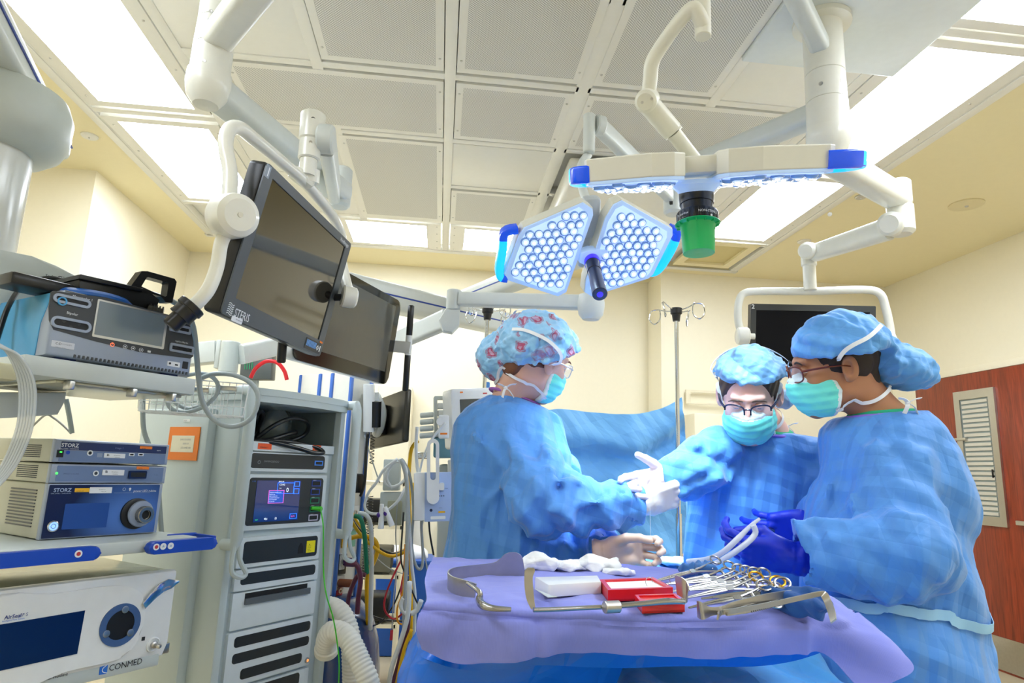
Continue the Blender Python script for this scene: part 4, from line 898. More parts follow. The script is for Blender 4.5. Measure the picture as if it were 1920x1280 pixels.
# lamp B (right, near, seen from the side)
cB=aD(1305,338,1.58); dB=(cB-CAM).normalized(); rB=(_r*.97+_f*(-.16)); rB=(rB-Vector((0,0,1))*.035).normalized()
uB=(_u-dB*_u.dot(dB)).normalized(); nB=(-uB-dB*.055).normalized(); xB=(rB-nB*rB.dot(nB)).normalized(); yB=nB.cross(xB)
MBm=fr(cB,-xB,-(nB.cross(xB)) if False else nB.cross(-xB))
tB=thing('surgical_light','ivory surgical lamp seen edge-on with a green cover under it, nearest the camera','surgical light',M=MBm,group='ceiling surgical lights')
hexR=[(-.035,-.10),(-.035,.115),(-.055,.145),(-.125,.155),(-.275,.10),(-.29,.08),(-.275,-.07),(-.26,-.09),(-.10,-.15),(-.06,-.14)]
hexL=[(.035,-.10),(.035,.12),(.06,.15),(.11,.165),(.255,.115),(.262,.09),(.245,-.07),(.23,-.09),(.10,-.15),(.06,-.14)]
flip=lambda P:[(x,-y) for x,y in P]
import itertools
sgn=1 if (MBm.to_3x3()@Vector((0,1,0))).dot(dB)<0 else -1
f_=(lambda P:P) if sgn>0 else flip
lamp_part(tB,MBm,[f_(hexR),f_(hexL)],[f_([(-.27,.095),(-.32,.085),(-.355,.04),(-.35,-.04),(-.30,-.07),(-.265,-.06)]),f_([(.25,.105),(.275,.10),(.29,.05),(.285,-.03),(.26,-.05),(.235,-.05)])])
def on(M,x,y,z): return M@Vector((x,y,z))
b=MB(); b.lathe([(.062,.0),(.062,.010),(.045,.026),(.042,.030)],MBm,0,40); b.box((0,0,-.03),(.10,.2,.04),.01,MBm,1); b.ob('centre_plate',[m_lampf,m_lampb],tB)
gz=(aD(1311,490,1.55)-on(MBm,0,0,.03)); g0=on(MBm,0,0,.026); 
Mg=frz(g0,gz)
b=MB(); b.lathe([(.041,0),(.041,.020),(.0405,.021),(.040,.034),(.038,.035),(.037,.052),(.047,.056),(.048,.058),(.048,.082),(.0465,.084),(.0,.084)],Mg,0,48)
for i in range(24):
    a=2*PI*i/24; b.box((.0482,0,.070),(.0012,.006,.022),.0005,Mg@Matrix.Rotation(a,4,'Z'),0)
cm=b.ob('camera_module',mat('camera_black','0d0f14',.3),tB)
b=MB(); b.lathe([(.052,.083),(.053,.085),(.043,.089),(.040,.095),(.037,.152),(.0365,.158),(.030,.1585),(.0,.1575)],Mg,0,48)
for i in range(14): b.box((.045,0,.088),(.011,.0012,.006),0,Mg@Matrix.Rotation(2*PI*i/14,4,'Z'),0)
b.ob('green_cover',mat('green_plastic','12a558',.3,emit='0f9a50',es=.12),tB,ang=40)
b=MB()
def wraptext(s,size,r,ang0,z,M,mb,m=0):
    n0=len(mb.v); tmp=MB(); tmp.text(s,size,I4,0,0)
    vs=[]
    for x,y,_ in tmp.v: a=ang0-x/r; vs.append((r*math.cos(a),r*math.sin(a),z-y))
    mb.add(vs,tmp.f,M,m)
toc=Mg.to_3x3().inverted()@(CAM-g0); a0=math.atan2(toc.y,toc.x)
b_=MB(); wraptext('NON-STERILE',.0085,.0494,a0-.06,.072,Mg,b_); wraptext('To sterilize',.0080,.0494,a0+1.15,.072,Mg,b_); wraptext('Do not',.006,.0494,a0-1.45,.072,Mg,b_); wraptext('———',.006,.0494,a0+.9,.080,Mg,b_); 
b_.lathe([(.0028,0),(.0028,.0006)],frz(Mg@Vector((.0488*math.cos(a0-.72),.0488*math.sin(a0-.72),.079)),Mg.to_3x3()@Vector((math.cos(a0-.72),math.sin(a0-.72),0))),0,12)
b_.ob('lettering',m_txtw,cm)
b=MB(); pl=[f_(hexL)[i] for i in (1,2)]
lp=aD(1257,326,1.53); b.box((0,0,0),(.048,.001,.026),0,fr(lp,xB+yB*.4*0+dB*.35,dB)@Matrix.Rotation(0,4,'X'),0)
tag(b.ob('caution_label',m_sticker,tB))
# arm of lamp B
b=MB(); b.cyl(aD(1302,300,1.64),aD(1262,248,1.60),.0185,m=0); b.cyl(aD(1264,251,1.60),aD(1258,243,1.60),.024,m=0); b.cyl(aD(1260,246,1.595),aD(1214,192,1.56),.0255,m=0,bev=.002); b.ob('tilt_link',m_lampb,tB)
b=MB(); hub(b,aD(1213,188,1.555),(CAM-aD(1213,188,1.555)).normalized()+Vector((-.2,0,-.2)),.0275,.05); kk=b.ob('joint_disc',m_lampb,tB)
pc=aD(1213,188,1.53); 
for dx,dy in ((-9,4),(9,-3)): screwdot(tB,aD(1213+dx,188+dy,1.525),CAM-pc,.0035)
b=MB(); b.tube([aD(1214,190,1.56),aD(1219,150,1.55),aD(1222,120,1.54),aD(1234,96,1.53),aD(1262,55,1.50),aD(1285,27,1.48),aD(1299,16,1.47),aD(1308,24,1.47),aD(1318,48,1.48)],.0165,16,sub=6,radii=[.0175,.0175,.0172,.0168,.0165,.0165,.0165,.017,.018]); b.ob('bent_tube',m_lampb,tB)
pt=aD(1320,66,1.48); b=MB(); b.cyl(aD(1318,70,1.48),(pt.x,pt.y,H-.2),.0185,.0175,bev=.002); b.ob('drop_post',m_lampb,tB)
b=MB(); beam(b,Vector((pt.x-.0,pt.y,H-.16)),Vector((cc.x,cc.y-.0,H-.16)),.07,.07,.3); b.ob('extension_arm',m_armg,tB)
# the lamps' light
TG=Vector((.60,2.05,1.05))
for M,w,t_ in ((MA,SURG*60,tA),(MBm,SURG*60,tB)):
    for sx in (-.15,.15):
        p0=M@Vector((sx,0,.03)); spotl('led_light',t_,p0,TG-p0,w,.12,62,.9,(.62,.82,1))

cb=MB(); cb.prism([(.64,3.42),(.64,4.35),(.80,4.75),(1.3,4.75),(1.55,4.35),(1.55,3.42)],2.90,3.048,I4,0,.05,4); t=tag(cb.ob('lamp_canopy',m_blank),'large cream box canopy on the ceiling behind the surgical lamps','ceiling canopy')
# ================= CART, PILLAR, CABLES, BACKGROUND =================
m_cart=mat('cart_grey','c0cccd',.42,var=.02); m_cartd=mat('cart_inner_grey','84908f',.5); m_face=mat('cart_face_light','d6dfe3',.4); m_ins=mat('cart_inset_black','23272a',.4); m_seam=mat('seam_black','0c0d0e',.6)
def rq(mb,MF,cs,r=.004,z0=-.001,z1=.001,m=0,bev=0,shr=0):
    P=[onp(MF,*c) for c in cs]; 
    w=((P[1][0]-P[0][0])+(P[2][0]-P[3][0]))/2; h=((P[0][1]-P[3][1])+(P[1][1]-P[2][1]))/2; cx=sum(p[0] for p in P)/4; cy=sum(p[1] for p in P)/4
    mb.prism(rrect(w-shr,h-shr,r,5,cx,cy),z0,z1,MF,m,bev,both=False); return cx,cy,w,h
pc=aD(462,842,2.2); O=Vector((pc.x,pc.y,0)); MC=fr(O,U_,V_); MCF=MC@FFm
t=thing('equipment_cart','tall grey equipment cart with black front slots and a top shelf full of cables','equipment cart',M=MC)
b=MB()
b.box((-.035,.25,.79),(.03,.54,1.36),.008,MC); b.box((.415,.25,.79),(.026,.54,1.36),.008,MC); b.box((.19,.50,.79),(.46,.03,1.36),.004,MC); b.box((.19,.26,.6825),(.44,.50,1.225),.0,MC,0)
b.box((-.065,.30,.78),(.04,.40,1.30),.015,MC); b.ob('cabinet',m_cart,t)
b=MB()
arc=[(-.06,.52),(-.065,.0)]+[(x,-.02-.045*(1-((x-.19)/.25)**2)) for x in np.linspace(-.06,.435,14)]+[(.44,.0),(.435,.52)]
b.prism(arc,1.478,1.502,MC,0,.006); b.prism([(x*.98+.004,y*.97) for x,y in arc],1.455,1.478,MC,0,.003); b.ob('top_board',m_cart,t)
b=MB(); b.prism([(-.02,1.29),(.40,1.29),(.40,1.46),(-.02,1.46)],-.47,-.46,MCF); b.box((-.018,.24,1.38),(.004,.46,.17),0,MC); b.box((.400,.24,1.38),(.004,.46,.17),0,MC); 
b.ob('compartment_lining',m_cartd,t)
b=MB()
for i in range(12): b.box((.3975,.30,1.31+i*.012),(.002,.004,.006),0,MC)
b.ob('slot_row',m_seam,t)
b=MB(); rq(b,MCF,[(458,829),(626,834),(625,850),(455,845)],.002,-.02,.003,0); b.ob('ledge',m_face,t)
b=MB(); rq(b,MCF,[(483,830),(508,832),(508,843),(482,841)],.001,.003,.0038,0); rq(b,MCF,[(586,834),(601,835),(600,845),(585,844)],.001,.003,.0038,0)
for (px,py,s) in ((486,839,'EMERGENCY'),(588,840,'OPEN'),(588,843.5,'CLOSE')): tx(b,MCF,(px,py),s,.006,1,.0042)
b.ob('orange_stickers',[mat('sticker_red_orange','ee5a1e',.5),m_txtk],t)
def unit(name,cs,insets,lab=None):
    b=MB(); rq(b,MCF,cs,.003,-.03,.004,0,.0015,shr=.003); u=b.ob(name,m_face,t)
    for ics in insets:
        i=MB(); rq(i,MCF,ics,.010,.003,.0052,0,.001); i.ob('dark_inset',m_ins,u)
    return u
ua=unit('processor_unit',[(457,846),(615,852),(613,886),(454,884)],[[(470,850),(608,854),(606,880),(468,877)]])
b=MB(); tx(b,MCF,(493,866),'DAVINCI|ENDO',.009,0,.006); x,y=onp(MCF,484,866); b.ring(circ(.006,16,x,y),circ(.0045,16,x,y),.005,.006,MCF); b.ob('lettering',mat('print_mid_grey','868d92',.5),ua)
b=MB(); rq(b,MCF,[(588,863),(604,864),(603,873),(588,872)],.001,.005,.0065,0); rq(b,MCF,[(590,865),(602,866),(601,871),(590,870)],.001,.0065,.007,1); b.ob('blue_socket',[mat('socket_blue_ring','2a6ac0',.4,emit='2a6ac0',es=.4),m_port],ua)
ub=unit('generator_unit',[(453,888),(614,890),(603,984),(440,998)],[[(467,893),(605,898),(598,976),(458,987)]])
b=MB(); sc=[(480,900),(561,901),(557,972),(472,981)]; cx,cy,w,h=rq(b,MCF,sc,.002,.005,.0065,0)
def sp(u_,v_): return (cx-w/2+u_*w,cy+h/2-v_*h)
def sr(u0,v0,u1,v1,m,z=.0068): 
    x0,y0=sp(u0,v0);x1,y1=sp(u1,v1); b.box(((x0+x1)/2,(y0+y1)/2,z),(abs(x1-x0),abs(y1-y0),.0003),0,MCF,m)
def st(u_,v_,s,size,m=2,z=.0074): b.text(s,size,MCF@Matrix.Translation((*sp(u_,v_),0)),m,z)
def so(u0,v0,u1,v1,m): 
    for a in ((u0,v0,u1,v0+.012),(u0,v1-.012,u1,v1),(u0,v0,u0+.012,v1),(u1-.012,v0,u1,v1)): sr(*a,m,.0072)
so(.45,.05,.84,.33,1); so(.84,.02,.97,.15,1); so(.84,.2,.97,.34,1); sr(.27,.24,.62,.56,3,.0070); so(.27,.24,.62,.56,4)
st(.47,.04,'BIPOLAR',.006); st(.49,.12,'COAG',.0085,2); st(.66,.29,'0',.022,2); st(.5,.2,'Low',.005); 
for i,s in enumerate(('Instrument connected to port.','Ready for use','Select a mode to be','connected in the port, or','remove instrument','from tray first')): st(.29,.30+.045*i,s,.0042)
st(.03,.96,'TEST',.006,5); st(.22,.95,'◄)))',.008); st(.45,.96,'①',.011) if False else st(.46,.95,'(I)',.010); so(.8,.83,.97,.96,1); st(.83,.92,'ECM',.008,4)
b.ob('screen_display',[mat('cart_screen_blue','0b1e4c',.12,emit='0f2f86',es=.35,coat=.4),mat('line_blue','2a6aff',.4,emit='2f7bff',es=1.2),mat('line_white','e8f4ff',.4,emit='e8f4ff',es=.9),mat('box_blue','1f48a8',.4,emit='2a5fd0',es=.5),mat('line_magenta','d860c8',.4,emit='e05ac8',es=.9),mat('line_green','30d080',.4,emit='30d080',es=.8)],ub)
for i,(x0,y0,col) in enumerate(((583,900,0),(581,916,0),(580,932,1),(579,948,1),(577,964,2))):
    s=MB(); rq(s,MCF,[(x0,y0),(x0+17,y0),(x0+16,y0+11),(x0-1,y0+12)],.001,.005,.0065,col); rq(s,MCF,[(x0+1.5,y0+2),(x0+15,y0+2),(x0+14.5,y0+9),(x0+.5,y0+10)],.001,.0065,.007,3); tx(s,MCF,(x0+2,y0+.5),'ENERGY',.004,4,.0072); s.ob('instrument_port',[mat('port_blue','24409a',.4),mat('port_green','1f7a5c',.4),mat('port_white','c6c2d8',.4),m_port,m_txtw],ub)
b=MB(); x,y=onp(MCF,446,980); b.lathe([(.008,.004),(.008,.010),(.006,.012),(0,.012)],MCF@Matrix.Translation((x,y,0)),0,20); b.ob('round_knob',m_pwh,ub)
b=MB(); tx(b,MCF,(471,903),'E-100',.006,0,.006,local=False); tx(b,MCF,(444,973),'A',.006,1,.005); tx(b,MCF,(444,992),'A 1',.006,1,.005); b.ob('lettering',[mat('print_blue','2e6fd0',.5),m_txtk],ub)
uc=unit('recorder_unit',[(446,1007),(601,996),(596,1048),(440,1066)],[[(456,1016),(595,1003),(591,1041),(453,1057)]])
b=MB(); rq(b,MCF,[(573,1014),(589,1012),(588,1034),(572,1036)],.001,.005,.0062,0); tx(b,MCF,(577,1021),'▲',.006,1,.0065); 
for i,s_ in enumerate(('CAUTION','DO NOT','BLOCK','AIR VENT')): tx(b,MCF,(574.5,1024+i*3),s_,.0038,1,.0065)
b.ob('caution_sticker',[mat('sticker_bright_yellow','f4e614',.5),m_txtk],uc)
b=MB(); x,y=onp(MCF,562,1027); b.prism([(x-.012,y-.018),(x+.012,y-.018),(x+.010,y+.004),(x+.003,y+.018),(x-.003,y+.018),(x-.010,y+.004)],.005,.006,MCF); b.ob('finger_hole',m_seam,uc)
unit('storage_unit',[(440,1068),(597,1050),(594,1087),(435,1109)],[[(450,1076),(591,1057),(588,1074),(449,1099)]])
ue=unit('drawer_unit',[(435,1111),(593,1088),(587,1150),(428,1184)],[])
b=MB(); rq(b,MCF,[(458,1113),(574,1092),(574,1112),(456,1134)],.001,.001,.0052,0); rq(b,MCF,[(457,1122),(580,1100),(576,1111),(456,1134)],.001,.005,.012,1); b.ob('pull_slot',[m_seam,mat('slot_lip_grey','5c6266',.4)],ue)
ug=unit('fan_unit',[(427,1187),(587,1153),(577,1250),(415,1290)],[[(438,1194),(581,1163),(579,1180),(437,1215)],[(434,1226),(578,1191),(577,1206),(433,1247)],[(449,1254),(565,1223),(563,1240),(448,1275)]])
b=MB(); x,y=onp(MCF,574,1237); b.lathe([(.010,.004),(.010,.007),(.006,.008)],MCF@Matrix.Translation((x,y,0)),0,20); b.prism(circ(.005,12,x,y),.006,.0085,MCF,1); b.ob('power_button',[m_alu,mat('glow_orange','ff9a50',.4,emit='ff9a50',es=1)],ug)
unit('base_unit',[(414,1294),(577,1254),(572,1330),(405,1380)],[[(432,1295),(560,1262),(558,1285),(430,1322)]])
for i in range(4):
    x,y=((.02,.05),(.40,.05),(.02,.45),(.40,.45))[i]; b=MB(); b.cyl(MC@Vector((x-.015,y,.045)),MC@Vector((x+.015,y,.045)),.045,bev=.006); b.box((x,y,.095),(.05,.05,.03),.01,MC); b.ob('caster',m_black,t)
def railh(x,zt,zb,side):
    b=MB(); b.tube([MC@Vector(p) for p in ((x,.0,zt+.0),(x,-.055,zt),(x,-.06,zt-.02),(x,-.06,zb+.02),(x,-.055,zb),(x,.0,zb))],.019,12); b.ob('push_handle',m_cart,t)
    b=MB(); Mh=MC@Matrix.Translation((x,-.06,zb))@FFm
    b.tube([Mh@Vector(p) for p in ((-.005,.01,0),(-.008,-.05,0),(.0,-.085,.0),(.035,-.10,.0),(.05,-.088,0),(.03,-.06,.0),(.018,-.035,0),(.012,.0,0))],.008,8,sub=3); b.ob('cable_hook',m_cart,t)
zc_=lambda px,py: aD(px,py,2.17).z
railh(-.045,zc_(466,730),zc_(430,1015),0); railh(.445,aD(650,752,2.42).z,aD(634,1005,2.42).z,1)
# side notice
PL=MC@Matrix.Translation((-.0865,0,0)); MS=fr(PL@Vector((0,0,0)),-V_,(0,0,1))
b=MB(); oc=[(320,799),(377,801),(369,864),(313,861)]; cx,cy,w,h=rq(b,MS,oc,.002,.0,.003,0); rq(b,MS,[(325,816),(367,817),(363,848),(321,847)],.001,.003,.004,1)
for i,s_ in enumerate(('DAVINCI TECH SUPPORT','1-800-876-1310','LOCAL NUMBER: 24028')): 
    x,y=onp(MS,350,825.5+i*7.7); b.text(s_,.0085,MS@Matrix.Translation((x,y,0)),2,.0045,'CENTER',sx=.62)
tag(b.ob('notice',[m_orange,mat('paper_cream','ece6cf',.6),mat('print_grey','7c828c',.5)],None),'orange laminated notice with a cream card, taped to the side of the grey cart','notice')
b=MB(); rq(b,MS,[(344,785),(357,786),(356,791),(344,790)],.0005,.0,.001,0); tx(b,MS,(345,789.5),'DVSS2209',.006,1,.0013,sx=.7); b.ob('serial_sticker',[m_sticker,m_txtk],t)
# cables in the compartment
m_rub=mat('black_rubber','101113',.35,coat=.3)
def cc_(x,y,z): return MC@Vector((x,y,1.305+(z-1.21)*.72))
cable('black_cable',[cc_(.0,.1,1.24),cc_(.05,.05,1.34),cc_(.12,.1,1.39),cc_(.17,.15,1.36),cc_(.17,.2,1.28),cc_(.08,.2,1.23),cc_(.02,.2,1.25)],.008,m_rub,'thick black cable standing in a loop at the left of the cart shelf',n=10)
cable('black_cable',[cc_(.08,.06,1.25),cc_(.12,.02,1.32),cc_(.20,.02,1.365),cc_(.30,.05,1.35),cc_(.315,.08,1.29),cc_(.24,.10,1.245),cc_(.12,.12,1.225),cc_(.03,.10,1.22)],.008,m_rub,'thick black cable in a wide loop across the middle of the cart shelf',n=10)
cable('black_cable',[cc_(.0,.04,1.235),cc_(.10,-.0,1.235),cc_(.20,-.02,1.215),cc_(.27,-.03,1.195),cc_(.325,-.02,1.20),cc_(.30,.0,1.225),cc_(.18,.03,1.245),cc_(.05,.06,1.24),cc_(.0,.08,1.23)],.008,m_rub,'thick black cable drooping over the front ledge of the cart',n=10)
cable('black_cable',[cc_(.03,.10,1.215),cc_(.12,.05,1.245),cc_(.22,.06,1.285),cc_(.265,.07,1.30)],.009,m_rub,'straight black lead with a grey tip crossing the cart shelf',n=10)
MB().tube([cc_(.22,.06,1.285),cc_(.265,.07,1.30)],.0075,10).ob('lead_tip',m_gh,bpy.data.objects['black_cable.003'])
cable('blue_coil',[cc_(.12+.07*math.cos(a)*(1-.02*a),.28+.02*math.sin(a*2),1.27+.05*math.sin(a)*(1-.02*a)) for a in np.linspace(0,19,60)],.006,mat('cable_royal_blue','1530a0',.4),'royal blue cable coil at the back of the cart shelf',sub=2)
cable('blue_coil',[cc_(.02+.05*math.cos(a),.22+.01*a/5,1.27+.05*math.sin(a)) for a in np.linspace(0,15,50)],.006,MT['cable_royal_blue'],'dark blue cable coil at the left end of the cart shelf',sub=2)
b=MB(); 
def patch(name,ctrl,nu,nv,th,mats,parent=None,wr=None,ang=60,seed=0):
    """cloth sheet through a grid of points; wr(P)->displacement along the normal"""
    R=[crom(row,nu) for row in ctrl]; cols=[crom([r[i] for r in R],nv) for i in range(len(R[0]))]
    n,m=len(cols),len(cols[0]); P=np.array([[tuple(p) for p in c] for c in cols])
    du=np.gradient(P,axis=0); dv=np.gradient(P,axis=1); N=np.cross(du,dv); N/=np.maximum(np.linalg.norm(N,axis=2,keepdims=True),1e-9)
    if wr is not None: P=P+N*wr(P.reshape(-1,3)).reshape(n,m,1)
    B=P-N*th
    vs=[tuple(p) for p in P.reshape(-1,3)]+[tuple(p) for p in B.reshape(-1,3)]; k=n*m; fs=[]
    for i in range(n-1):
        for j in range(m-1):
            a=i*m+j; fs+=[(a,a+m,a+m+1,a+1),(k+a,k+a+1,k+a+m+1,k+a+m)]
    for i in range(n-1):
        for j in (0,m-1): a=i*m+j; f=(a,a+m,k+a+m,k+a); fs.append(f if j else f[::-1])
    for j in range(m-1):
        for i in (0,n-1): a=i*m+j; f=(a,a+1,k+a+1,k+a); fs.append(f[::-1] if i else f)
    q=MB(); q.add(vs,fs); return q.ob(name,mats,parent,ang=ang)
q=patch('plastic_bag',[[cc_(.22,.2,1.40),cc_(.27,.18,1.43),cc_(.34,.2,1.42)],[cc_(.20,.2,1.33),cc_(.27,.15,1.34),cc_(.35,.2,1.33)],[cc_(.24,.22,1.21),cc_(.28,.18,1.21),cc_(.34,.22,1.21)]],8,8,.003,mat('bag_clear','a8b0aa',.15,alpha=.6,coat=.8),wr=lambda p:.012*crumple(p,25,3))
tag(q,'clear crinkled plastic bag leaning at the back of the cart shelf','plastic bag')
MB().box((.30,.23,1.36),(.10,.012,.11),.002,MC).ob('card',mat('bag_card_cream','b9ad8e',.6),q)
# green instrument plug and lead
b=MB(); g0=MCF@Vector((*onp(MCF,580,952),.01)); g1=MCF@Vector((*onp(MCF,593,953),.02)); b.cyl(g0,g1,.006,.008); b.ball(g1,.010,0,14); gp=b.ob('plug',mat('lead_green','3fc21e',.35),None)
lead=cable('green_lead',[g1+Vector((.005,0,0)),aD(602,958,2.2),aD(606,985,2.15),aD(606,1030,2.15),aD(607,1075,2.15),aD(612,1115,2.1),aD(625,1160,2.1),aD(633,1210,2.1),aD(636,1250,2.1),aD(634,1300,2.1)],.0022,MT['lead_green'],'thin bright green lead hanging from its plug in the cart down to the floor')
gp.parent=lead
# grey beam arm, red tube, display box behind the cart top
b=MB(); t=thing('boom_arm','light grey equipment arm behind the cart top, running right under the tilted monitor','boom arm',aD(430,690,2.9))
pz=aD(431,665,2.9); b=MB(); b.cyl((pz.x,pz.y,aD(431,700,2.9).z),(pz.x,pz.y,aD(433,640,2.9).z),.04,bev=.004); b.ob('joint_post',m_pend,t)
b=MB(); beam(b,aD(448,665,2.9),aD(560,640,3.3),.06,.085,.2); b.ob('arm_beam',m_armg,t)
b=MB(); beam(b,aD(330,668,3.0),aD(408,660,3.0),.06,.10,.1); b.box(tuple(aD(411,665,3.0)),(.018,.06,.13),.002); b.ob('left_arm',m_armg,t)
cable('red_tube',[aD(470,708,2.95),aD(480,690,2.95),aD(500,677,2.95),aD(520,680,2.95),aD(533,695,2.95),aD(538,712,2.95)],.009,mat('tube_red','e0202a',.35,emit='e0202a',es=.08),'bright red tube arching above the cart top','tube')
t=thing('display_box','dark display box with green marks behind the cart top','display',aD(470,700,3.3))
b=MB(); Mq=fr(aD(480,687,3.3),_r,(0,0,1)); b.box((0,0,-.03),(.16,.13,.06),.004,Mq); b.ob('box',mat('box_dark_grey','565c5b',.4),t); bq=aD(480,700,3.34); MB().cyl((bq.x,bq.y,0),bq,.02).ob('stand_post',m_pend,t)
b=MB()
for i in range(4): b.box((-.055+i*.012,.01,.002),(.004,.05,.002),0,Mq)
b.ob('green_marks',m_led,t) if False else b.ob('green_marks',mat('mark_green','1f9a63',.4),t)
# ---- service pillar ----
pl=aD(645,870,2.9); Mp=fr(Vector((pl.x,pl.y,0)),U_,V_); MpF=Mp@FFm
t=thing('service_pillar','white service pillar with blue corner strips, gas outlets and plugs, right of the grey cart','service pillar',M=Mp)
b=MB(); zt=aD(650,692,2.9).z; zb=aD(632,1128,2.9).z
b.box((.07,.17,(zt+zb)/2),(.135,.33,zt-zb),.004,Mp); b.ob('body',mat('pillar_cream','e4e3d8',.4),t)
b=MB()
for x in (.004,.136): b.box((x,.0,(zt+zb)/2),(.018,.016,zt-zb+.002),.006,Mp)
b.box((.004,.12,(zt+zb)/2),(.02,.02,zt-zb+.002),.006,Mp); b.box((.004,.20,(zt+zb)/2),(.02,.02,zt-zb+.002),.006,Mp); b.box((.004,.335,(zt+zb)/2),(.018,.016,zt-zb+.002),.006,Mp)
b.ob('corner_strips',mat('strip_blue','3f6fc4',.35),t)
b=MB(); b.cyl((pl.x-.02,pl.y+.25,zt),(pl.x-.02,pl.y+.25,zt+.30),.07); b.ob('top_post',m_armg,t)
def outlet(px,py,w,h,col,name='outlet_plate'):
    x,y=onp(MpF,px,py); b=MB(); b.prism(rrect(w,h,.004,3,x,y),0,.006,MpF,0,.001,both=False); b.ring(circ(.010,16,x,y),circ(.006,16,x,y),.006,.012,MpF,1); return b.ob(name,[col,m_steel],t)
outlet(664,960,.05,.06,m_pwh); outlet(664,985,.05,.05,m_pwh); outlet(646,1010,.035,.075,m_yel); outlet(660,1007,.035,.08,mat('plate_green','7fb59a',.5))
outlet(640,1057,.05,.085,m_black); x_=outlet(640,1052,.035,.07,m_pwh); outlet(636,1092,.05,.06,mat('plate_steel_outlet','c9c6ba',.4)); outlet(635,1107,.035,.04,mat('plate_red_outlet','b8322a',.5)); outlet(663,880,.05,.075,m_pwh)
b=MB(); x,y=onp(MpF,660,905); b.box((x,y,.03),(.05,.085,.04),.01,MpF); b.ob('power_adapter',m_black,t)
b=MB(); x,y=onp(MpF,634,1092); b.cyl(MpF@Vector((x,y,.0)),MpF@Vector((x+.03,y,.06)),.017,bev=.004); b.ob('brown_plug',mat('plug_brown','8a4a2a',.4),t)
b=MB(); x,y=onp(MpF,645,1053); b.cyl(MpF@Vector((x,y,.0)),MpF@Vector((x+.02,y,.05)),.019,bev=.004); b.ob('purple_connector',mat('connector_purple','5a2a5e',.4),t)
# ---- monitor 3 seen from behind ----
TR,BR_,TL,BL=aD(766,727,2.95),aD(747,830,2.95),aD(700,752,3.3),aD(694,838,3.3)
ex=(TR-TL).normalized(); M3_=fr((TR+BR_+TL+BL)/4,ex,(TR-BR_))
t=thing('monitor','dark monitor seen obliquely from behind, below the round-cornered black monitor','monitor',M=M3_)
w=((TR-TL).length+(BR_-BL).length)/2; h=((TR-BR_).length+(TL-BL).length)/2
MB().prism(rrect(w,h,.012,4),-.03,.0,M3_,0,.008).ob('housing',mat('monitor_back_bronze','3c3a33',.28,.5),t)
MB().prism(rrect(w*.45,h*.6,.01,3,-w*.2,0),.0,.03,M3_,0,.006).ob('mount_plate',m_monb,t)
b=MB(); b.tube([aD(705,742,3.1),aD(716,770,3.05),aD(712,800,3.05),aD(706,812,3.1)],.022,10,sub=4); b.cyl(aD(698,735,3.05),aD(698,800,3.05),.03); b.ob('bracket_arm',m_armg,t)
b=MB(); b.cyl(aD(704,752,3.0),aD(702,800,3.0),.028); b.ob('joint',m_black,t)
b=MB(); beam(b,aD(692,720,3.0),aD(692,808,3.0),.05,.06,.3); b.ob('cable_cover',m_pwh,t)
# ---- anaesthesia side ----
t=thing('patient_monitor','white patient monitor with a dark screen, left of the surgeon in the patterned cap','patient monitor',aD(870,780,2.9))
Mm=fr(aD(888,783,2.85),_r+_f*.45,Vector((.0,.0,1))); 
b=MB(); b.prism(rrect(.20,.26,.015,4),-.12,0,Mm,0,.008); b.ob('housing',m_pwh,t)
b=MB(); b.prism(rrect(.15,.185,.003,3,.015,-.01),0,.002,Mm); b.ob('screen',mat('pm_screen','4c4f4c',.2,coat=.4),t)
b=MB(); b.prism(rrect(.014,.006,.001,2,-.05,.113),0,.001,Mm,0); b.prism(rrect(.02,.006,.001,2,.06,.105),0,.001,Mm,1); b.ob('alarm_marks',[m_orange,mat('mark_red','c23a3a',.5)],t)
b=MB(); Mk=fr(aD(835,775,2.95),_r+_f*.2,(0,0,1)); b.ring(rrect(.10,.16,.006,3),rrect(.07,.13,.004,3),-.05,.0,Mk); b.box((.0,-.035,-.02),(.09,.01,.04),0,Mk); b.ob('module_frame',m_pend,t)
b=MB(); 
for i in range(3): b.box((0,.035-.032*i,-.015),(.065,.027,.03),.003,Mk)
b.ob('module_stack',mat('module_white','dfe4e2',.4),t)
b=MB(); Mk2=fr(aD(800,800,2.9),_r,(0,0,1))
for i in range(4): b.cyl(Mk2@Vector((-.03,.05-.03*i,0)),Mk2@Vector((.03,.055-.03*i,0)),.012,bev=.003)
b.ob('cable_plugs',m_pend,t)
Mv=fr(aD(832,800,2.8),_r+_f*.1,(0,0,1)); b=MB(); b.prism(rrect(.045,.10,.008,3),-.02,.02,Mv,0,.004); b.prism(rrect(.03,.008,.001,2,0,-.03),.02,.021,Mv,1); b.prism(circ(.016,20,-.015,.02),.02,.045,Mv,0); b.ob('sensor_module',[m_pwh,m_orange],t)
t=thing('anaesthesia_machine','teal and white anaesthesia machine behind the surgeon in the patterned cap','medical machine',aD(830,1000,3.2))
Mn=fr(aD(850,850,3.2),_r,(0,0,1)); b=MB(); b.box((0,.03,-.1),(.20,.10,.2),.01,Mn); b.ob('teal_block',mat('teal_plastic','6fa0b0',.4),t)
b=MB(); b.box((.02,-.3,-.15),(.20,.5,.2),.02,Mn); b.box((.02,.095,-.1),(.24,.03,.22),.006,Mn); b.ob('cabinet',m_pend,t)
for dx in (0,.045): MB().cyl(Mn@Vector((-.01+dx,-.03,.01)),Mn@Vector((-.01+dx,-.10,.01)),.016,bev=.006).ob('canister',m_pwh,t)
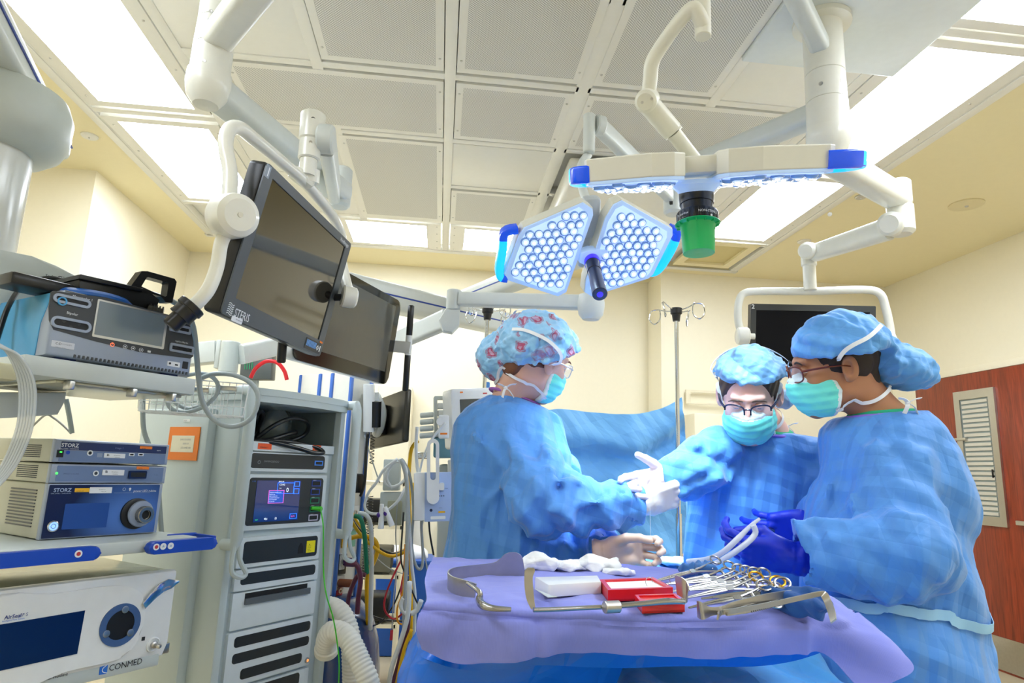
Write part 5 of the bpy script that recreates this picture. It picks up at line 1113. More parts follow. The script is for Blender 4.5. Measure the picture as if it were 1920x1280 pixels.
# pump with big handle
Mu=fr(aD(812,930,2.65),_r+_f*.12,(0,0,1))
t=thing('respiratory_module','pale blue labelled device with a tall loop handle, left of the patterned-cap surgeon','medical device',M=Mu)
b=MB(); b.box((-.055,.0,-.03),(.045,.19,.06),.004,Mu); b.ob('side_case',m_pwh,t)
b=MB(); b.prism([(-.035,-.10),(.085,-.10),(.085,.095),(-.035,.095)],-.05,.0,Mu,0,.004); b.ob('front_case',mat('module_pale_blue','a9bfe6',.35),t)
b=MB(); b.ring([(x,y+.10) for x,y in rrect(.05,.26,.025,6)],[(x,y+.14) for x,y in rrect(.022,.15,.011,6)],-.005,.02,Mu); b.ob('loop_handle',m_pwh,t)
b=MB()
for i,(x,y,s,sz,al) in enumerate(((.03,.028,'APL Valve / Bag to Vent',.0062,0),(.03,.018,'Pressure limit',.005,0),(.03,-.002,'▲ ■ ■ ■',.007,0),(.0,-.022,'• Isolation',.0045,0),(.03,-.048,'Suction',.0045,0))): b.text(s,sz,Mu@Matrix.Translation((x,y,0)),0,.001,'CENTER')
b.prism(circ(.006,14,-.008,-.055),0,.001,Mu,1); b.prism(circ(.006,14,-.0,.055),0,.004,Mu,1); b.prism(rrect(.028,.007,.002,2,.035,-.063),0,.001,Mu,2); b.prism(rrect(.06,.012,.003,3,.02,-.085),0,.001,Mu,3); b.ob('lettering',[mat('print_grey_blue','5e6a8c',.5),m_navy,m_yel,m_sticker],t)
b=MB(); b.prism(rrect(.02,.03,.006,3,.035,.018+.02),.0,.02,Mu,0); b.ob('latch',m_pwh,t)
# monitor lead holder
Mh=fr(aD(738,890,2.75),_r,(0,0,1)); t=thing('cable_holder','grey bracket with looped white cables hanging beside the service pillar','cable holder',M=Mh)
b=MB(); b.box((-.01,.0,-.02),(.07,.13,.04),.006,Mh); b.box((.0,-.13,-.03),(.11,.12,.05),.006,Mh); b.ob('bracket',m_pend,t)
b=MB(); b.box((.01,-.155,.0),(.06,.10,.02),.004,Mh); b.ob('clear_tray',mat('tray_olive','a3a48c',.3),t)
b=MB(); b.cyl(Mh@Vector((.09,.08,.0)),Mh@Vector((.15,.08,.0)),.014,bev=.003); b.cyl(Mh@Vector((.13,.08,0)),Mh@Vector((.13,.08,.04)),.008); b.ob('clamp',m_chr,t)
m_wc=mat('cable_white','dfe3e2',.45); m_gc=mat('cable_light_grey','a9aeac',.45); m_yc=mat('cable_yellow','e8b400',.4); m_grn=mat('hose_green','0c7a58',.4); m_pur=mat('hose_plum','5c2440',.4); m_rc=mat('cable_red','c02838',.4); m_or=mat('cable_orange','f0a020',.4)
cs=[('white_cable',[(782,800),(780,840),(783,880),(790,905),(792,930)],.007,m_wc,'white cable arching from the module plugs into the loop-handled device',2.7),
('white_cable',[(835,792),(812,820),(796,850),(788,880),(786,900)],.005,m_wc,'white cable slanting down from the round sensor plug',2.72),
('white_cable',[(742,862),(725,885),(722,905),(738,912),(758,900),(762,880),(750,866),(735,870),(725,895),(735,915)],.006,m_wc,'white cable wound in a small coil on the bracket',2.68),
('white_cable',[(745,860),(720,880),(705,905),(690,925),(684,950),(695,962),(720,960),(745,940),(760,915)],.006,m_wc,'white cable hanging in a wide low loop left of the bracket',2.66),
('white_cable',[(748,860),(760,880),(765,930),(768,1000),(772,1060),(778,1120),(776,1200)],.007,m_wc,'thick white cable falling straight from the bracket to the floor',2.66),
('white_cable',[(755,862),(768,890),(775,950),(772,1020),(780,1060),(790,1065),(793,1040),(790,980),(797,960)],.006,m_gc,'light grey cable dipping in a U under the loop-handled device',2.7),
('grey_cable',[(752,860),(762,900),(764,980),(762,1060),(758,1140),(757,1240)],.008,m_gc,'thick grey cable hanging nearest the purple table drape',2.6),
('thin_cable',[(745,940),(742,1000),(744,1060),(738,1120),(735,1180)],.0025,m_gc,'thin grey cable with a red clip at its end',2.7),
('thin_cable',[(795,968),(790,1000),(798,1050),(806,1090)],.003,m_gc,'thin grey cable behind the purple drape corner',2.75),
('thin_cable',[(700,1040),(730,1065),(770,1080)],.0022,m_gc,'thin slack cable crossing toward the blue bin',3.0),
('black_cable',[(757,960),(754,1000),(752,1050),(762,1080),(780,1125),(790,1140)],.0035,m_rub,'thin black cable curving down beside the purple drape',2.62),
('black_cable',[(804,970),(806,1000),(813,1040)],.004,m_rub,'short black cable under the pale blue device',2.7),
('black_cable',[(652,955),(668,985),(700,1020),(735,1038),(765,1030)],.006,m_rub,'black hose sweeping right from the pillar beside the yellow hoses',2.75),
('yellow_hose',[(650,952),(664,985),(692,1018),(730,1042),(765,1032)],.007,m_yc,'yellow hose sweeping right from the pillar',2.72),
('yellow_hose',[(656,950),(672,982),(705,1024),(735,1038),(768,1026)],.006,m_yc,'second yellow hose just above the other, from the pillar to the right',2.78),
('yellow_hose',[(655,1009),(675,1005),(700,1010),(708,1030),(700,1055),(691,1070),(688,1100),(690,1170)],.0095,m_yc,'thick yellow hose plugged into the pillar and falling to the floor',2.74),
('yellow_hose',[(784,826),(772,840),(768,870),(767,905),(769,1000),(771,1150),(772,1235)],.009,m_yc,'yellow hose hooped behind the pale blue device',3.0),
('yellow_hose',[(775,905),(778,940),(780,960)],.006,m_yc,'short piece of yellow hose behind the white cables',2.95),
('green_hose',[(664,967),(676,972),(683,1000),(686,1040),(688,1075)],.0095,m_grn,'dark green hose from the pillar going down',2.7),
('white_hose',[(672,962),(686,965),(695,985),(697,1040),(696,1100),(694,1180)],.0095,m_wc,'white hose beside the green one from the pillar',2.72),
('plum_hose',[(648,1055),(668,1058),(676,1085),(672,1120),(670,1150)],.010,m_pur,'plum coloured hose curving down from the purple connector',2.6),
('plum_hose',[(686,1078),(672,1078),(660,1100),(653,1125),(652,1150)],.0095,m_pur,'second plum hose crossing behind the first',2.68),
('plum_hose',[(766,1150),(762,1190),(752,1230),(735,1290)],.010,m_pur,'plum hose slanting down to the floor left of the purple drape',2.5),
('white_hose',[(768,1090),(765,1150),(752,1200),(735,1250),(728,1295)],.009,m_wc,'white hose slanting down beside the plum one',2.48),
('yellow_hose',[(772,1180),(757,1220),(742,1290)],.007,m_yc,'yellow hose slanting down beside the purple drape',2.47),
('red_cable',[(752,1050),(735,1085),(722,1120),(722,1145),(738,1160),(755,1150)],.0042,m_rc,'red cable hanging in a loop above the blue bin',2.66),
('red_cable',[(766,1010),(762,1050),(752,1100),(755,1130),(762,1150)],.003,m_rc,'thin red cable beside the thick grey cable',2.64),
('orange_cable',[(760,1020),(758,1070),(755,1110),(745,1140),(746,1165),(755,1170)],.004,m_or,'orange cable looping above the blue bin',2.63),
('black_cable',[(755,1090),(740,1130),(715,1165),(690,1175)],.0035,m_rub,'black cable slanting down left over the blue bin',2.8),
('black_cable',[(672,1140),(700,1155),(730,1163),(770,1163)],.004,m_rub,'thin black cable crossing low behind the navy blower',2.9),
('white_tube',[(757,1120),(752,1135),(762,1150),(780,1145),(790,1125)],.010,m_wc,'short curved white tube near the purple drape corner',2.6),
('black_cable',[(690,810),(686,850),(684,900),(676,930)],.007,m_rub,'black cable bundle hanging on the pillar below the dark monitor',2.9),
('thin_cable',[(683,815),(700,870),(712,905)],.003,m_gc,'thin white cable slanting from the dark monitor',2.95)]
for n_,pts,r,m,lab,D in cs: cable(n_,[(x,y,D) for x,y in pts],r,m,lab,'hose' if 'hose' in n_ or 'tube' in n_ else 'cable',8,5)
b=MB(); cl=bpy.data.objects['thin_cable']; b.box(tuple(aD(734,1190,2.7)),(.012,.012,.04),.002); b.ob('end_clip',m_rc,cl)
def coil(name,px,y0,y1,D,r,m,lab,turns):
    a=aD(px[0],y0,D);b_=aD(px[1],y1,D); P=[]
    n=int(turns*10)
    for i in range(n): u=i/(n-1); P.append(a+(b_-a)*u+Vector((r*math.cos(u*turns*2*PI),r*math.sin(u*turns*2*PI),0)))
    q=MB(); q.tube(P,.0022,5); tag(q.ob(name,m,ang=180),lab,'cable')
coil('spiral_cord',(694,692),930,1000,3.05,.013,m_rub,'black coiled cord right of the pillar, upper one',14)
coil('spiral_cord',(687,681),1000,1085,3.0,.012,m_rub,'black coiled cord right of the pillar, lower left one',17)
coil('spiral_cord',(697,693),985,1060,3.1,.010,m_rub,'black coiled cord right of the pillar, lower right one',15)
coil('spiral_cord',(699,697),800,870,3.15,.010,m_rub,'black coiled cord hanging under the dark monitor',11)
# suction clips
t=thing('tubing_clips','white and purple tubing clips hanging below the grey bracket','clips',aD(722,960,2.6))
b=MB(); 
for x0,y0,x1,y1 in ((716,945,714,990),(722,950,735,985)): b.cyl(aD(x0,y0,2.6),aD(x1,y1,2.6),.008,.012)
b.ob('clip_arms',m_pwh,t)
b=MB(); b.ball(aD(711,965,2.6),.011,0,12); b.ball(aD(724,962,2.6),.011,0,12); b.ob('purple_caps',mat('cap_purple','44208a',.4),t)
# wall units on the back wall behind the cables
for (x0,y0,x1,y1,lab) in ((768,905,790,1025,'narrow white wall rail unit behind the hanging cables'),(828,975,855,1070,'white wall box partly behind the patterned-cap surgeon')):
    a=aY(x0,y0,5.7); c_=aY(x1,y1,5.7); q=MB(); q.box(((a.x+c_.x)/2,5.74,(a.z+c_.z)/2),(abs(c_.x-a.x),.10,abs(a.z-c_.z)),.01); tag(q.ob('wall_unit',m_pwh),lab,'wall unit')
a=aY(700,905,5.6); c_=aY(745,1190,5.6); t=tag(MB().box(((a.x+c_.x)/2,5.6,.95),(abs(c_.x-a.x),.35,1.9),.01).ob('supply_cabinet',mat('cabinet_cream','e8dfc4',.5)),'tall cream supply cabinet against the back wall behind the cables','cabinet')
a=aY(672,905,4.2); t=thing('storage_rack','cream shelf rack with dark boxes behind the service pillar','rack',(a.x+.1,4.2,0))
b=MB(); 
for z in (.35,.62,.9,1.15): b.box((a.x+.12,4.2,z),(.34,.3,.02))
for x in (a.x-.05,a.x+.29): b.box((x,4.2,.62),(.02,.3,1.24))
b.ob('frame',MT['cabinet_cream'],t)
for i,(z,m) in enumerate(((.44,m_black),(.71,mat('box_olive','6b6a5c',.5)),(.99,m_black))): MB().box((a.x+.13,4.18,z),(.22,.26,.13),.01).ob('stored_box',m,t)
# bin
bc=aZ(746,1222,0.02); bc.y+=.12
t=thing('waste_bin','blue waste bin with a white bag lid, on the floor behind the hanging cables','bin',(bc.x,bc.y,0))
b=MB(); b.prism([(-.15,0),(.15,0),(.19,.60),(-.19,.60)],-.17,.17,Matrix.Translation((bc.x,bc.y,0))@FFm,0,.02); b.box((bc.x,bc.y,.61),(.42,.38,.03),.01); b.ob('body',mat('bin_blue','1550a8',.4),t)
sdf_ob('white_bag',lambda p:sell(p,(bc.x,bc.y,.64),(.17,.15,.07))+.02*crumple(p,14,5),(bc.x-.22,bc.y-.2,.55),(bc.x+.22,bc.y+.2,.76),.012,mat('bag_white','eceef0',.4),t,ang=40)
# navy blower with corrugated hoses
nb=aD(612,1300,2.75); nb.z=0
t=thing('air_blower','navy round-shouldered air blower behind the cart, at the bottom','blower',(nb.x,nb.y,0))
b=MB(); zz=aD(630,1120,2.75).z
b.lathe([(.0,zz),(.06,zz-.004),(.12,zz-.03),(.17,zz-.09),(.20,zz-.18),(.215,zz-.30),(.215,zz-.36),(.20,zz-.40),(.20,.04),(.0,.04)],Matrix.Translation(nb),0,48); b.ob('housing',mat('blower_navy','123a72',.25,coat=.4),t)
def corr(name,pts,r,label):
    P=crom([aD(*p) for p in pts],26); L=0; rad=[]
    for i,p in enumerate(P):
        if i: L+=(p-P[i-1]).length
        rad.append(r*(1+.055*math.cos(2*PI*L/.014)))
    # resample evenly
    Ls=[0]
    for i in range(1,len(P)): Ls.append(Ls[-1]+(P[i]-P[i-1]).length)
    n=int(Ls[-1]/.0028); A=np.array([tuple(p) for p in P]); s=np.linspace(0,Ls[-1],n); Q=[Vector([np.interp(x,Ls,A[:,k]) for k in range(3)]) for x in s]
    b=MB(); b.tube(Q,1,20,radii=[r*(1+.05*math.cos(2*PI*x/.0125)) for x in s]); return tag(b.ob(name,mat('hose_cream_white','e9e6da',.5),ang=180),label,'hose')
corr('corrugated_hose',[(600,1142,2.5),(618,1137,2.5),(640,1150,2.45),(655,1185,2.42),(660,1240,2.4),(662,1320,2.4)],.036,'white corrugated hose behind, going straight down from the cart side')
corr('corrugated_hose',[(612,1222,2.25),(612,1200,2.22),(622,1184,2.2),(640,1186,2.18),(658,1204,2.15),(675,1240,2.12),(690,1275,2.1),(700,1320,2.1)],.034,'white corrugated hose in front, bent over and running down to the right')
b=MB(); b.cyl(aD(612,1222,2.25),aD(612,1212,2.24),.041,bev=.003); b.ob('collar',MT['hose_cream_white'],bpy.data.objects['corrugated_hose.001'])
cable('black_cable_bundle',[(305,1045,2.3),(325,1060,2.3),(335,1100,2.3),(333,1150,2.3),(322,1200,2.3)],.012,m_rub,'bundle of black cables behind the white device at the bottom left')
cable('black_cable',[(310,1040,2.25),(335,1050,2.25),(343,1090,2.25),(340,1130,2.25),(330,1180,2.25)],.008,m_rub,'single black cable beside the bundle behind the bottom left device')
cable('yellow_cable',[(340,1150,2.3),(330,1180,2.3),(320,1210,2.3)],.005,m_yc,'yellow cable behind the bottom left device')
cable('pillar_hose',[aD(300,1030,2.6),aD(300,1100,2.6)],.012,m_gh,'short grey hose between the lower shelf and the white device')
# ---- IV poles ----
def ivpole(px,py,D,label,zt):
    h=aD(px,py,D); t=thing('iv_pole',label,'iv pole',(h.x,h.y,0),0,'infusion poles')
    M=Matrix.Translation((h.x,h.y,0))
    b=MB(); b.cyl((h.x,h.y,.08),(h.x,h.y,h.z),.0095,bev=.001); b.cyl((h.x,h.y,.08),(h.x,h.y,1.1),.0135); b.ob('pole',m_chr,t)
    b=MB(); b.lathe([(.016,h.z-.02),(.020,h.z+.01),(.026,h.z+.015),(.027,h.z+.04),(.012,h.z+.043)],M,0,24); b.ob('hub',m_black,t)
    for k in range(4):
        a=PI/4*.6+k*PI/2+.2; R=Matrix.Rotation(a,4,'Z'); zz=h.z+.028
        P=[(.01,0,zz),(.06,0,zz+.008),(.10,.0,zz+.02),(.128,.012,zz+.012),(.132,.02,zz-.025),(.112,.012,zz-.05),(.088,.0,zz-.03),(.092,-.01,zz+.01),(.10,-.012,zz+.022)]
        q=MB(); q.tube([M@R@Vector(p) for p in P],.0028,8,sub=5); q.ob('hook',m_chr,t)
    for k in range(5):
        a=k*2*PI/5; q=MB(); q.tube([M@Vector((.02*math.cos(a),.02*math.sin(a),.10)),M@Vector((.28*math.cos(a),.28*math.sin(a),.07))],.014,8); q.cyl(M@Vector((.28*math.cos(a)-.01,.28*math.sin(a),.028)),M@Vector((.28*math.cos(a)+.01,.28*math.sin(a),.028)),.028); q.ob('base_leg',m_alu,t)
    return t
ivpole(914,592,3.05,'steel infusion pole rising behind the surgeon in the patterned cap',0)
ivpole(1268,594,3.0,'steel infusion pole between the two surgeons, holding the blue drape corner',0)
b=MB(); b.box(tuple(aD(912,728,3.03)),(.03,.03,.06),.006); tag(b.ob('drape_clip',mat('clip_blue','4f8fd8',.5)),'small blue clip on the left infusion pole above the shoulder','clip')
# storage bench behind the middle surgeon
a=aY(1300,745,5.05); t=thing('wall_cabinet','cream cabinet with an open lid behind the middle surgeon','cabinet',(2.1,5.3,0))
mcb=MT['cabinet_cream']; zt=aY(1310,752,5.2).z
x0=aY(1300,800,5.2).x; x1=aY(1480,800,5.2).x
b=MB(); b.box(((x0+x1)/2,5.30,zt/2-.05),(x1-x0,.25,zt-.10),.01); b.ob('body',mcb,t)
b=MB(); b.ring([(x0+.02,zt),(x1,zt),(x1,zt+.12),(x0+.02,zt+.12)],[(x0+.06,zt+.01),(x1-.04,zt+.01),(x1-.04,zt+.10),(x0+.06,zt+.10)],-5.42,-5.40,Matrix(((1,0,0,0),(0,0,-1,0),(0,1,0,0),(0,0,0,1)))); b.ob('upper_frame',mcb,t)
# ================= DRAPES, TABLE AND INSTRUMENTS =================
def cloth(name,col,col2=None,rough=.6,bs=60,bst=.25,alpha=None,weave=0,sheen=.2,lo=None):
    if name in MT: return MT[name]
    m=mat(name,col,rough,var=.03,scale=12,sheen=sheen,alpha=alpha)
    N=m.node_tree.nodes;Lk=m.node_tree.links;b=N['Principled BSDF'];tc=N.new('ShaderNodeTexCoord')
    nz=N.new('ShaderNodeTexNoise');nz.inputs['Scale'].default_value=bs/12;nz.inputs['Detail'].default_value=1;Lk.new(tc.outputs['Object'],nz.inputs['Vector'])
    mx=N.new('ShaderNodeVectorMath');mx.operation='MULTIPLY_ADD';mx.inputs[1].default_value=(2.2/bs,)*3;Lk.new(nz.outputs['Color'],mx.inputs[0]);Lk.new(tc.outputs['Object'],mx.inputs[2])
    rs=random.Random(name); last=None
    for i in range(6):
        d=Vector((rs.gauss(0,1),rs.gauss(0,1),rs.gauss(0,1))).normalized()*bs*(.22 if i<3 else .55)*rs.uniform(.7,1.3)
        dt=N.new('ShaderNodeVectorMath');dt.operation='DOT_PRODUCT';dt.inputs[1].default_value=d;Lk.new(mx.outputs[0],dt.inputs[0])
        pp=N.new('ShaderNodeMath');pp.operation='PINGPONG';pp.inputs[1].default_value=.5;Lk.new(dt.outputs['Value'],pp.inputs[0])
        ml=N.new('ShaderNodeMath');ml.operation='MULTIPLY_ADD';ml.inputs[1].default_value=1 if i<3 else .35;Lk.new(pp.outputs[0],ml.inputs[0])
        if last: Lk.new(last.outputs[0],ml.inputs[2])
        last=ml
    bp=N.new('ShaderNodeBump');bp.inputs['Strength'].default_value=min(1,bst*2.2);bp.inputs['Distance'].default_value=.85/bs;Lk.new(last.outputs[0],bp.inputs['Height']);Lk.new(bp.outputs[0],b.inputs['Normal'])
    if weave:
        wv=N.new('ShaderNodeTexWave');wv.inputs['Scale'].default_value=weave;wv.inputs['Distortion'].default_value=.3;Lk.new(tc.outputs['Object'],wv.inputs['Vector'])
        b2=N.new('ShaderNodeBump');b2.inputs['Strength'].default_value=.15;b2.inputs['Distance'].default_value=.001;Lk.new(wv.outputs['Fac'],b2.inputs['Height']);Lk.new(bp.outputs[0],b2.inputs['Normal']);Lk.new(b2.outputs[0],b.inputs['Normal'])
    return m
m_gown=cloth('gown_blue_fabric','4f92de',bs=40,bst=.32)
m_drape=cloth('drape_blue_fabric','78bef4',bs=26,bst=.28); m_drape2=cloth('patient_drape_blue','52b0f8',bs=24,bst=.3)
m_plast=cloth('blue_plastic_sheet','0a6fe6',rough=.25,bs=16,bst=.3,sheen=0)
m_towel=cloth('purple_towel_cloth','8189da',rough=.85,bs=12,bst=.12,weave=160)
m_dkt=cloth('dark_blue_towel','1d4f92',rough=.9,bs=30,bst=.3); m_mdt=cloth('mid_blue_towel','3f74b4',rough=.9,bs=30,bst=.3)
m_gauze=cloth('white_gauze','f4f6f6',rough=.9,bs=60,bst=.4)
m_inst=mat('instrument_steel','a9a9a8',.27,1,var=.08,scale=90); m_gold=mat('instrument_gold','d9a93a',.25,1); m_satin=mat('instrument_satin','b9b5ae',.36,1,var=.1,scale=50)
# ---- ether drape on the poles ----
def erow(ys,D,xs): return [aD(x,y,D+dd) for x,y,dd in zip(xs,ys,(0,-.03,.0,.03,.0,.04,.05))]
xs=(880,960,1040,1110,1180,1240,1278)
rows=[erow((790,776,768,773,777,766,744),3.0,xs),
 erow((830,815,812,822,835,815,775),2.93,(880,960,1040,1112,1185,1243,1281)),
 erow((880,865,850,858,862,838,806),2.99,(880,962,1042,1114,1188,1246,1284)),
 erow((930,920,902,905,908,880,845),2.94,(882,964,1044,1118,1192,1252,1289)),
 erow((990,975,962,965,965,945,905),3.0,(884,966,1048,1122,1200,1262,1302)),
 erow((1060,1050,1050,1050,1052,1040,1020),2.98,(886,968,1050,1126,1206,1272,1330))]
q=patch('screen_drape',rows,14,12,.003,m_drape,wr=lambda p:.016*crumple(p,6,11,3)+.004*crumple(p,12,12),ang=50)
tag(q,'wide light blue drape hung between the two infusion poles behind the patient','drape')
rows=[[aD(x,y,3.06) for x,y in ((1030,768),(1110,772),(1180,776),(1243,766),(1279,744))],[aD(x,y,3.1) for x,y in ((1030,800),(1110,812),(1180,818),(1235,800),(1276,790))],[aD(x,y,3.12) for x,y in ((1030,850),(1110,860),(1180,870),(1235,850),(1276,850))]]
# ---- operating table, patient under the drape ----
t=thing('operating_table','operating table with a padded top, hidden under the blue patient drape','operating table',(.62,2.1,0))
b=MB(); b.box((.58,2.35,.78),(.28,1.5,.08),.02); b.ob('padded_top',m_black,t)
b=MB(); b.box((.62,2.3,.42),(.28,.42,.74),.02); b.box((.62,2.3,.05),(.5,.95,.1),.02); b.ob('pedestal',m_steel,t)
def bodyz(X,Y):
    c=.61+.02*(Y-2); dx=(X-c)/.22
    base=.90+.045*max(0,min(1,(Y-1.5)/.45))
    hump=.07*math.exp(-(dx*1.1)**2)*(1 if Y>1.5 else max(.45,1-(1.5-Y)))
    return base+hump
rows=[]
for Y in (.72,.88,1.04,1.22,1.36,1.5,1.65,1.85,2.05,2.3,2.6,2.85):
    r=[]
    for X in (.02,.10,.22,.36,.5,.64,.78,.92,1.05,1.12):
        z=bodyz(.30+.6*(X-.02)/1.1,Y)
        if Y<1.45: z-=.06
        xl,xr=(.30,.88) if Y<1.55 else (.42,.74)
        u=(X-.02)/1.10; X_=xl-.02+(xr-xl+.04)*max(0,min(1,(u-.08)/.84))
        z-=.55*max(0,(.12-u)/.12)**.8+.55*max(0,(u-.90)/.10)**.8
        r.append(Vector((X_+.02*math.sin(Y*9+X*3),Y,z)))
    rows.append(r)
q=patch('patient_drape',rows,12,12,.004,m_drape2,wr=lambda p:.020*crumple(p,5.5,21,3)+.006*crumple(p,13,22),ang=40)
tag(q,'bright blue drape covering the patient, below and behind the instrument table','drape')
# white sponges/drape in the operative field
sdf_ob_=sdf_ob('surgical_sponge',lambda p:smin(sell(p,aD(1268,1052,1.95),(.07,.05,.012)),sell(p,aD(1320,1050,1.9),(.05,.03,.010)),.02)+.012*crumple(p,30,5),tuple(aD(1268,1052,1.95)-Vector((.12,.09,.05))),tuple(aD(1320,1050,1.9)+Vector((.12,.12,.05))),.005,m_gauze)
tag(sdf_ob_,'flat white sponge on the blue drape in the brightly lit field','gauze')
# ---- instrument stand ----
t=thing('instrument_stand','steel instrument stand under the purple towel, mostly hidden by blue plastic','table',(.33,1.3,0))
b=MB(); b.box((.33,1.30,1.030),(.58,.46,.012),.004); b.ob('tray',m_steel,t)
b=MB(); b.cyl((.12,1.34,.07),(.12,1.34,1.0),.016); b.tube([Vector((.12,1.34,1.0)),Vector((.12,1.34,1.018)),Vector((.33,1.34,1.02))],.014,8); b.ob('post',m_chr,t)
b=MB(); b.tube([Vector((-.02,1.12,.05)),Vector((-.02,1.56,.05))],.016,8); b.tube([Vector((-.02,1.34,.05)),Vector((.35,1.34,.05))],.016,8); b.ob('base',m_chr,t)
# blue plastic cover hanging from the stand
rows=[[aY(x,y,Y) for x,y,Y in r] for r in (
 ((832,1060,1.50),(826,1095,1.280),(831,1140,1.160),(900,1150,1.130),(1010,1160,1.075),(1150,1165,1.075),(1300,1170,1.075),(1430,1168,1.070),(1540,1165,1.075),(1562,1130,1.2)),
 ((816,1110,1.50),(812,1150,1.280),(826,1190,1.160),(895,1200,1.130),(1010,1200,1.075),(1150,1205,1.075),(1300,1205,1.085),(1430,1205,1.070),(1535,1200,1.075),(1570,1160,1.2)),
 ((789,1180,1.50),(784,1210,1.300),(804,1240,1.125),(890,1255,1.145),(1010,1246,1.085),(1120,1250,1.085),(1300,1247,1.095),(1420,1245,1.085),(1532,1225,1.095),(1580,1190,1.2)))]
lowl=[[aY(x,y,Y) for x,y,Y in r] for r in (
 ((832,1062,1.565),(826,1095,1.375),(829,1140,1.200),(900,1150,1.165),(1010,1160,1.115),(1150,1165,1.115),(1180,1165,1.125)),
 ((796,1150,1.595),(789,1190,1.405),(799,1225,1.240),(880,1230,1.195),(1000,1230,1.145),(1120,1235,1.155),(1170,1230,1.175)),
 ((769,1220,1.615),(756,1255,1.435),(764,1300,1.290),(860,1310,1.235),(980,1310,1.185),(1090,1310,1.195),(1150,1300,1.215)),
 ((754,1300,1.635),(739,1350,1.465),(744,1400,1.320),(850,1430,1.265),(970,1430,1.215),(1080,1420,1.225),(1140,1400,1.245)))]
q=patch('stand_cover',rows,10,10,.002,m_plast,wr=lambda p:.006*crumple(p,11,31,3),ang=60); tag(q,'glossy blue plastic cover edge showing under the purple towel','drape')
q2=patch('stand_cover_side',lowl,10,10,.002,m_plast,q,wr=lambda p:.014*crumple(p,9,33,3),ang=60)
def ZZ(px,py,z=1.052): return aZ(px,py,z)
G0=[(812,1048),(900,1050),(1000,1053),(1110,1058),(1255,1068),(1400,1090),(1535,1115)]
G1=[(797,1085),(890,1092),(1000,1098),(1110,1104),(1250,1112),(1400,1122),(1545,1134)]
G2=[(800,1124),(895,1132),(1000,1140),(1110,1144),(1250,1151),(1400,1150),(1535,1146)]
G3=[(784,1180),(885,1188),(1000,1190),(1110,1190),(1250,1195),(1400,1195),(1530,1185)]
G4=[(795,1212),(868,1246),(1000,1226),(1110,1226),(1250,1233),(1400,1230),(1525,1215)]
Gm=[(790,1146),(888,1152),(1000,1160),(1110,1163),(1250,1168),(1400,1166),(1535,1158)]
R0=[ZZ(*p) for p in G0]; Rb=[p+Vector((0,.035,-.035)) for p in R0]; R1=[ZZ(*p) for p in G1]; R2=[ZZ(*p) for p in G2]
Rm=[aY(*p,R2[i].y-.018) for i,p in enumerate(Gm)]; R3=[aY(*p,R2[i].y-.026) for i,p in enumerate(G3)]; R4=[aY(*p,R2[i].y-.016) for i,p in enumerate(G4)]
for R,e in ((Rb,(1600,1165,1.14)),(R0,(1592,1150,1.12)),(R1,(1630,1180,1.08)),(R2,(1660,1208,1.04)),(Rm,(1690,1235,1.01)),(R3,(1706,1262,.99)),(R4,(1625,1300,.98))):
    R.append(aD(*e)); 
def tw(p):
    return .0075*crumple(p,8,41,3)*(1+(p[:,2]<1.04))+.0045*crumple(p,19,42)+.006*np.sin(p[:,0]*23+np.sin(p[:,0]*9)*2)*(p[:,2]<1.035)+.004*np.exp(-((p[:,0]-.16)/.006)**2)*(p[:,2]<1.04)-.007*np.exp(-((p[:,0]-.58)/.012)**2)*(p[:,2]<1.04)
q=patch('purple_towel',[Rb,R0,R1,R2,Rm,R3,R4],20,10,.004,m_towel,wr=tw,ang=70)
tag(q,'periwinkle purple towel spread over the instrument stand and folded over its front edge','towel')
TZ=1.0575
# ---- instruments ----
def strip(name,st,th,m,parent=None,n=8):
    """metal band; st = (top px,py),(bottom px,py),D"""
    def dd(s):
        if s[2]>.5: return s[2]
        P=aZ(*s[1],TZ+.001+s[2]); return _f.dot(P-CAM)
    T=crom([aD(*s[0],dd(s)) for s in st],n); B=crom([aD(*s[1],dd(s)) for s in st],n); k=len(T)
    vs=[];fs=[]
    for i in range(k):
        d=(T[min(i+1,k-1)]-T[max(i-1,0)]); nn=d.cross(T[i]-B[i]).normalized()*th/2
        vs+=[T[i]+nn,B[i]+nn,B[i]-nn,T[i]-nn]
    for i in range(k-1):
        for j in range(4): a=i*4+j;b_=i*4+(j+1)%4; fs.append((a,b_,b_+4,a+4))
    fs+=[(3,2,1,0),(4*k-4,4*k-3,4*k-2,4*k-1)]
    q=MB(); q.add(vs,fs); return q.ob(name,m,parent,ang=40)
t=thing('blade_retractor','wide curved steel blade retractor curling round the left end of the purple towel','retractor',aZ(900,1120,TZ))
strip('curved_blade',[((982,1058),(982,1072),1.285),((978,1042),(986,1086),1.285),((965,1035),(975,1093),1.285),((948,1038),(955,1090),1.285),((930,1053),(932,1080),1.28),((900,1058),(900,1082),1.26),((870,1061),(868,1086),1.22),((848,1065),(846,1093),1.17),((840,1072),(840,1103),1.12),((848,1080),(848,1111),1.08),((868,1086),(866,1117),1.05),((893,1094),(890,1120),1.025)],.0022,m_satin,t)
b=MB(); b.tube([aD(876,1092,1.03),aD(890,1102,1.02),aD(900,1112,1.015),aD(899,1124,1.01),aZ(905,1134,TZ+.006),aZ(925,1140,TZ+.005),aZ(958,1142,TZ+.004)],1,12,sub=5,radii=[.003,.0036,.0042,.0062,.006,.0045,.0032]); b.ob('handle',m_inst,t)
t=thing('long_retractor','long steel retractor with a sliding collar, lying along the front of the purple towel','retractor',aZ(1130,1142,TZ))
strip('left_blade',[((990,1064),(1001,1064),.965),((984,1070),(1003,1070),.965),((983,1085),(999,1082),.963),((984,1105),(1000,1105),.960),((988,1125),(1002,1125),.958),((996,1142),(1004,1140),.955)],.002,m_satin,t)
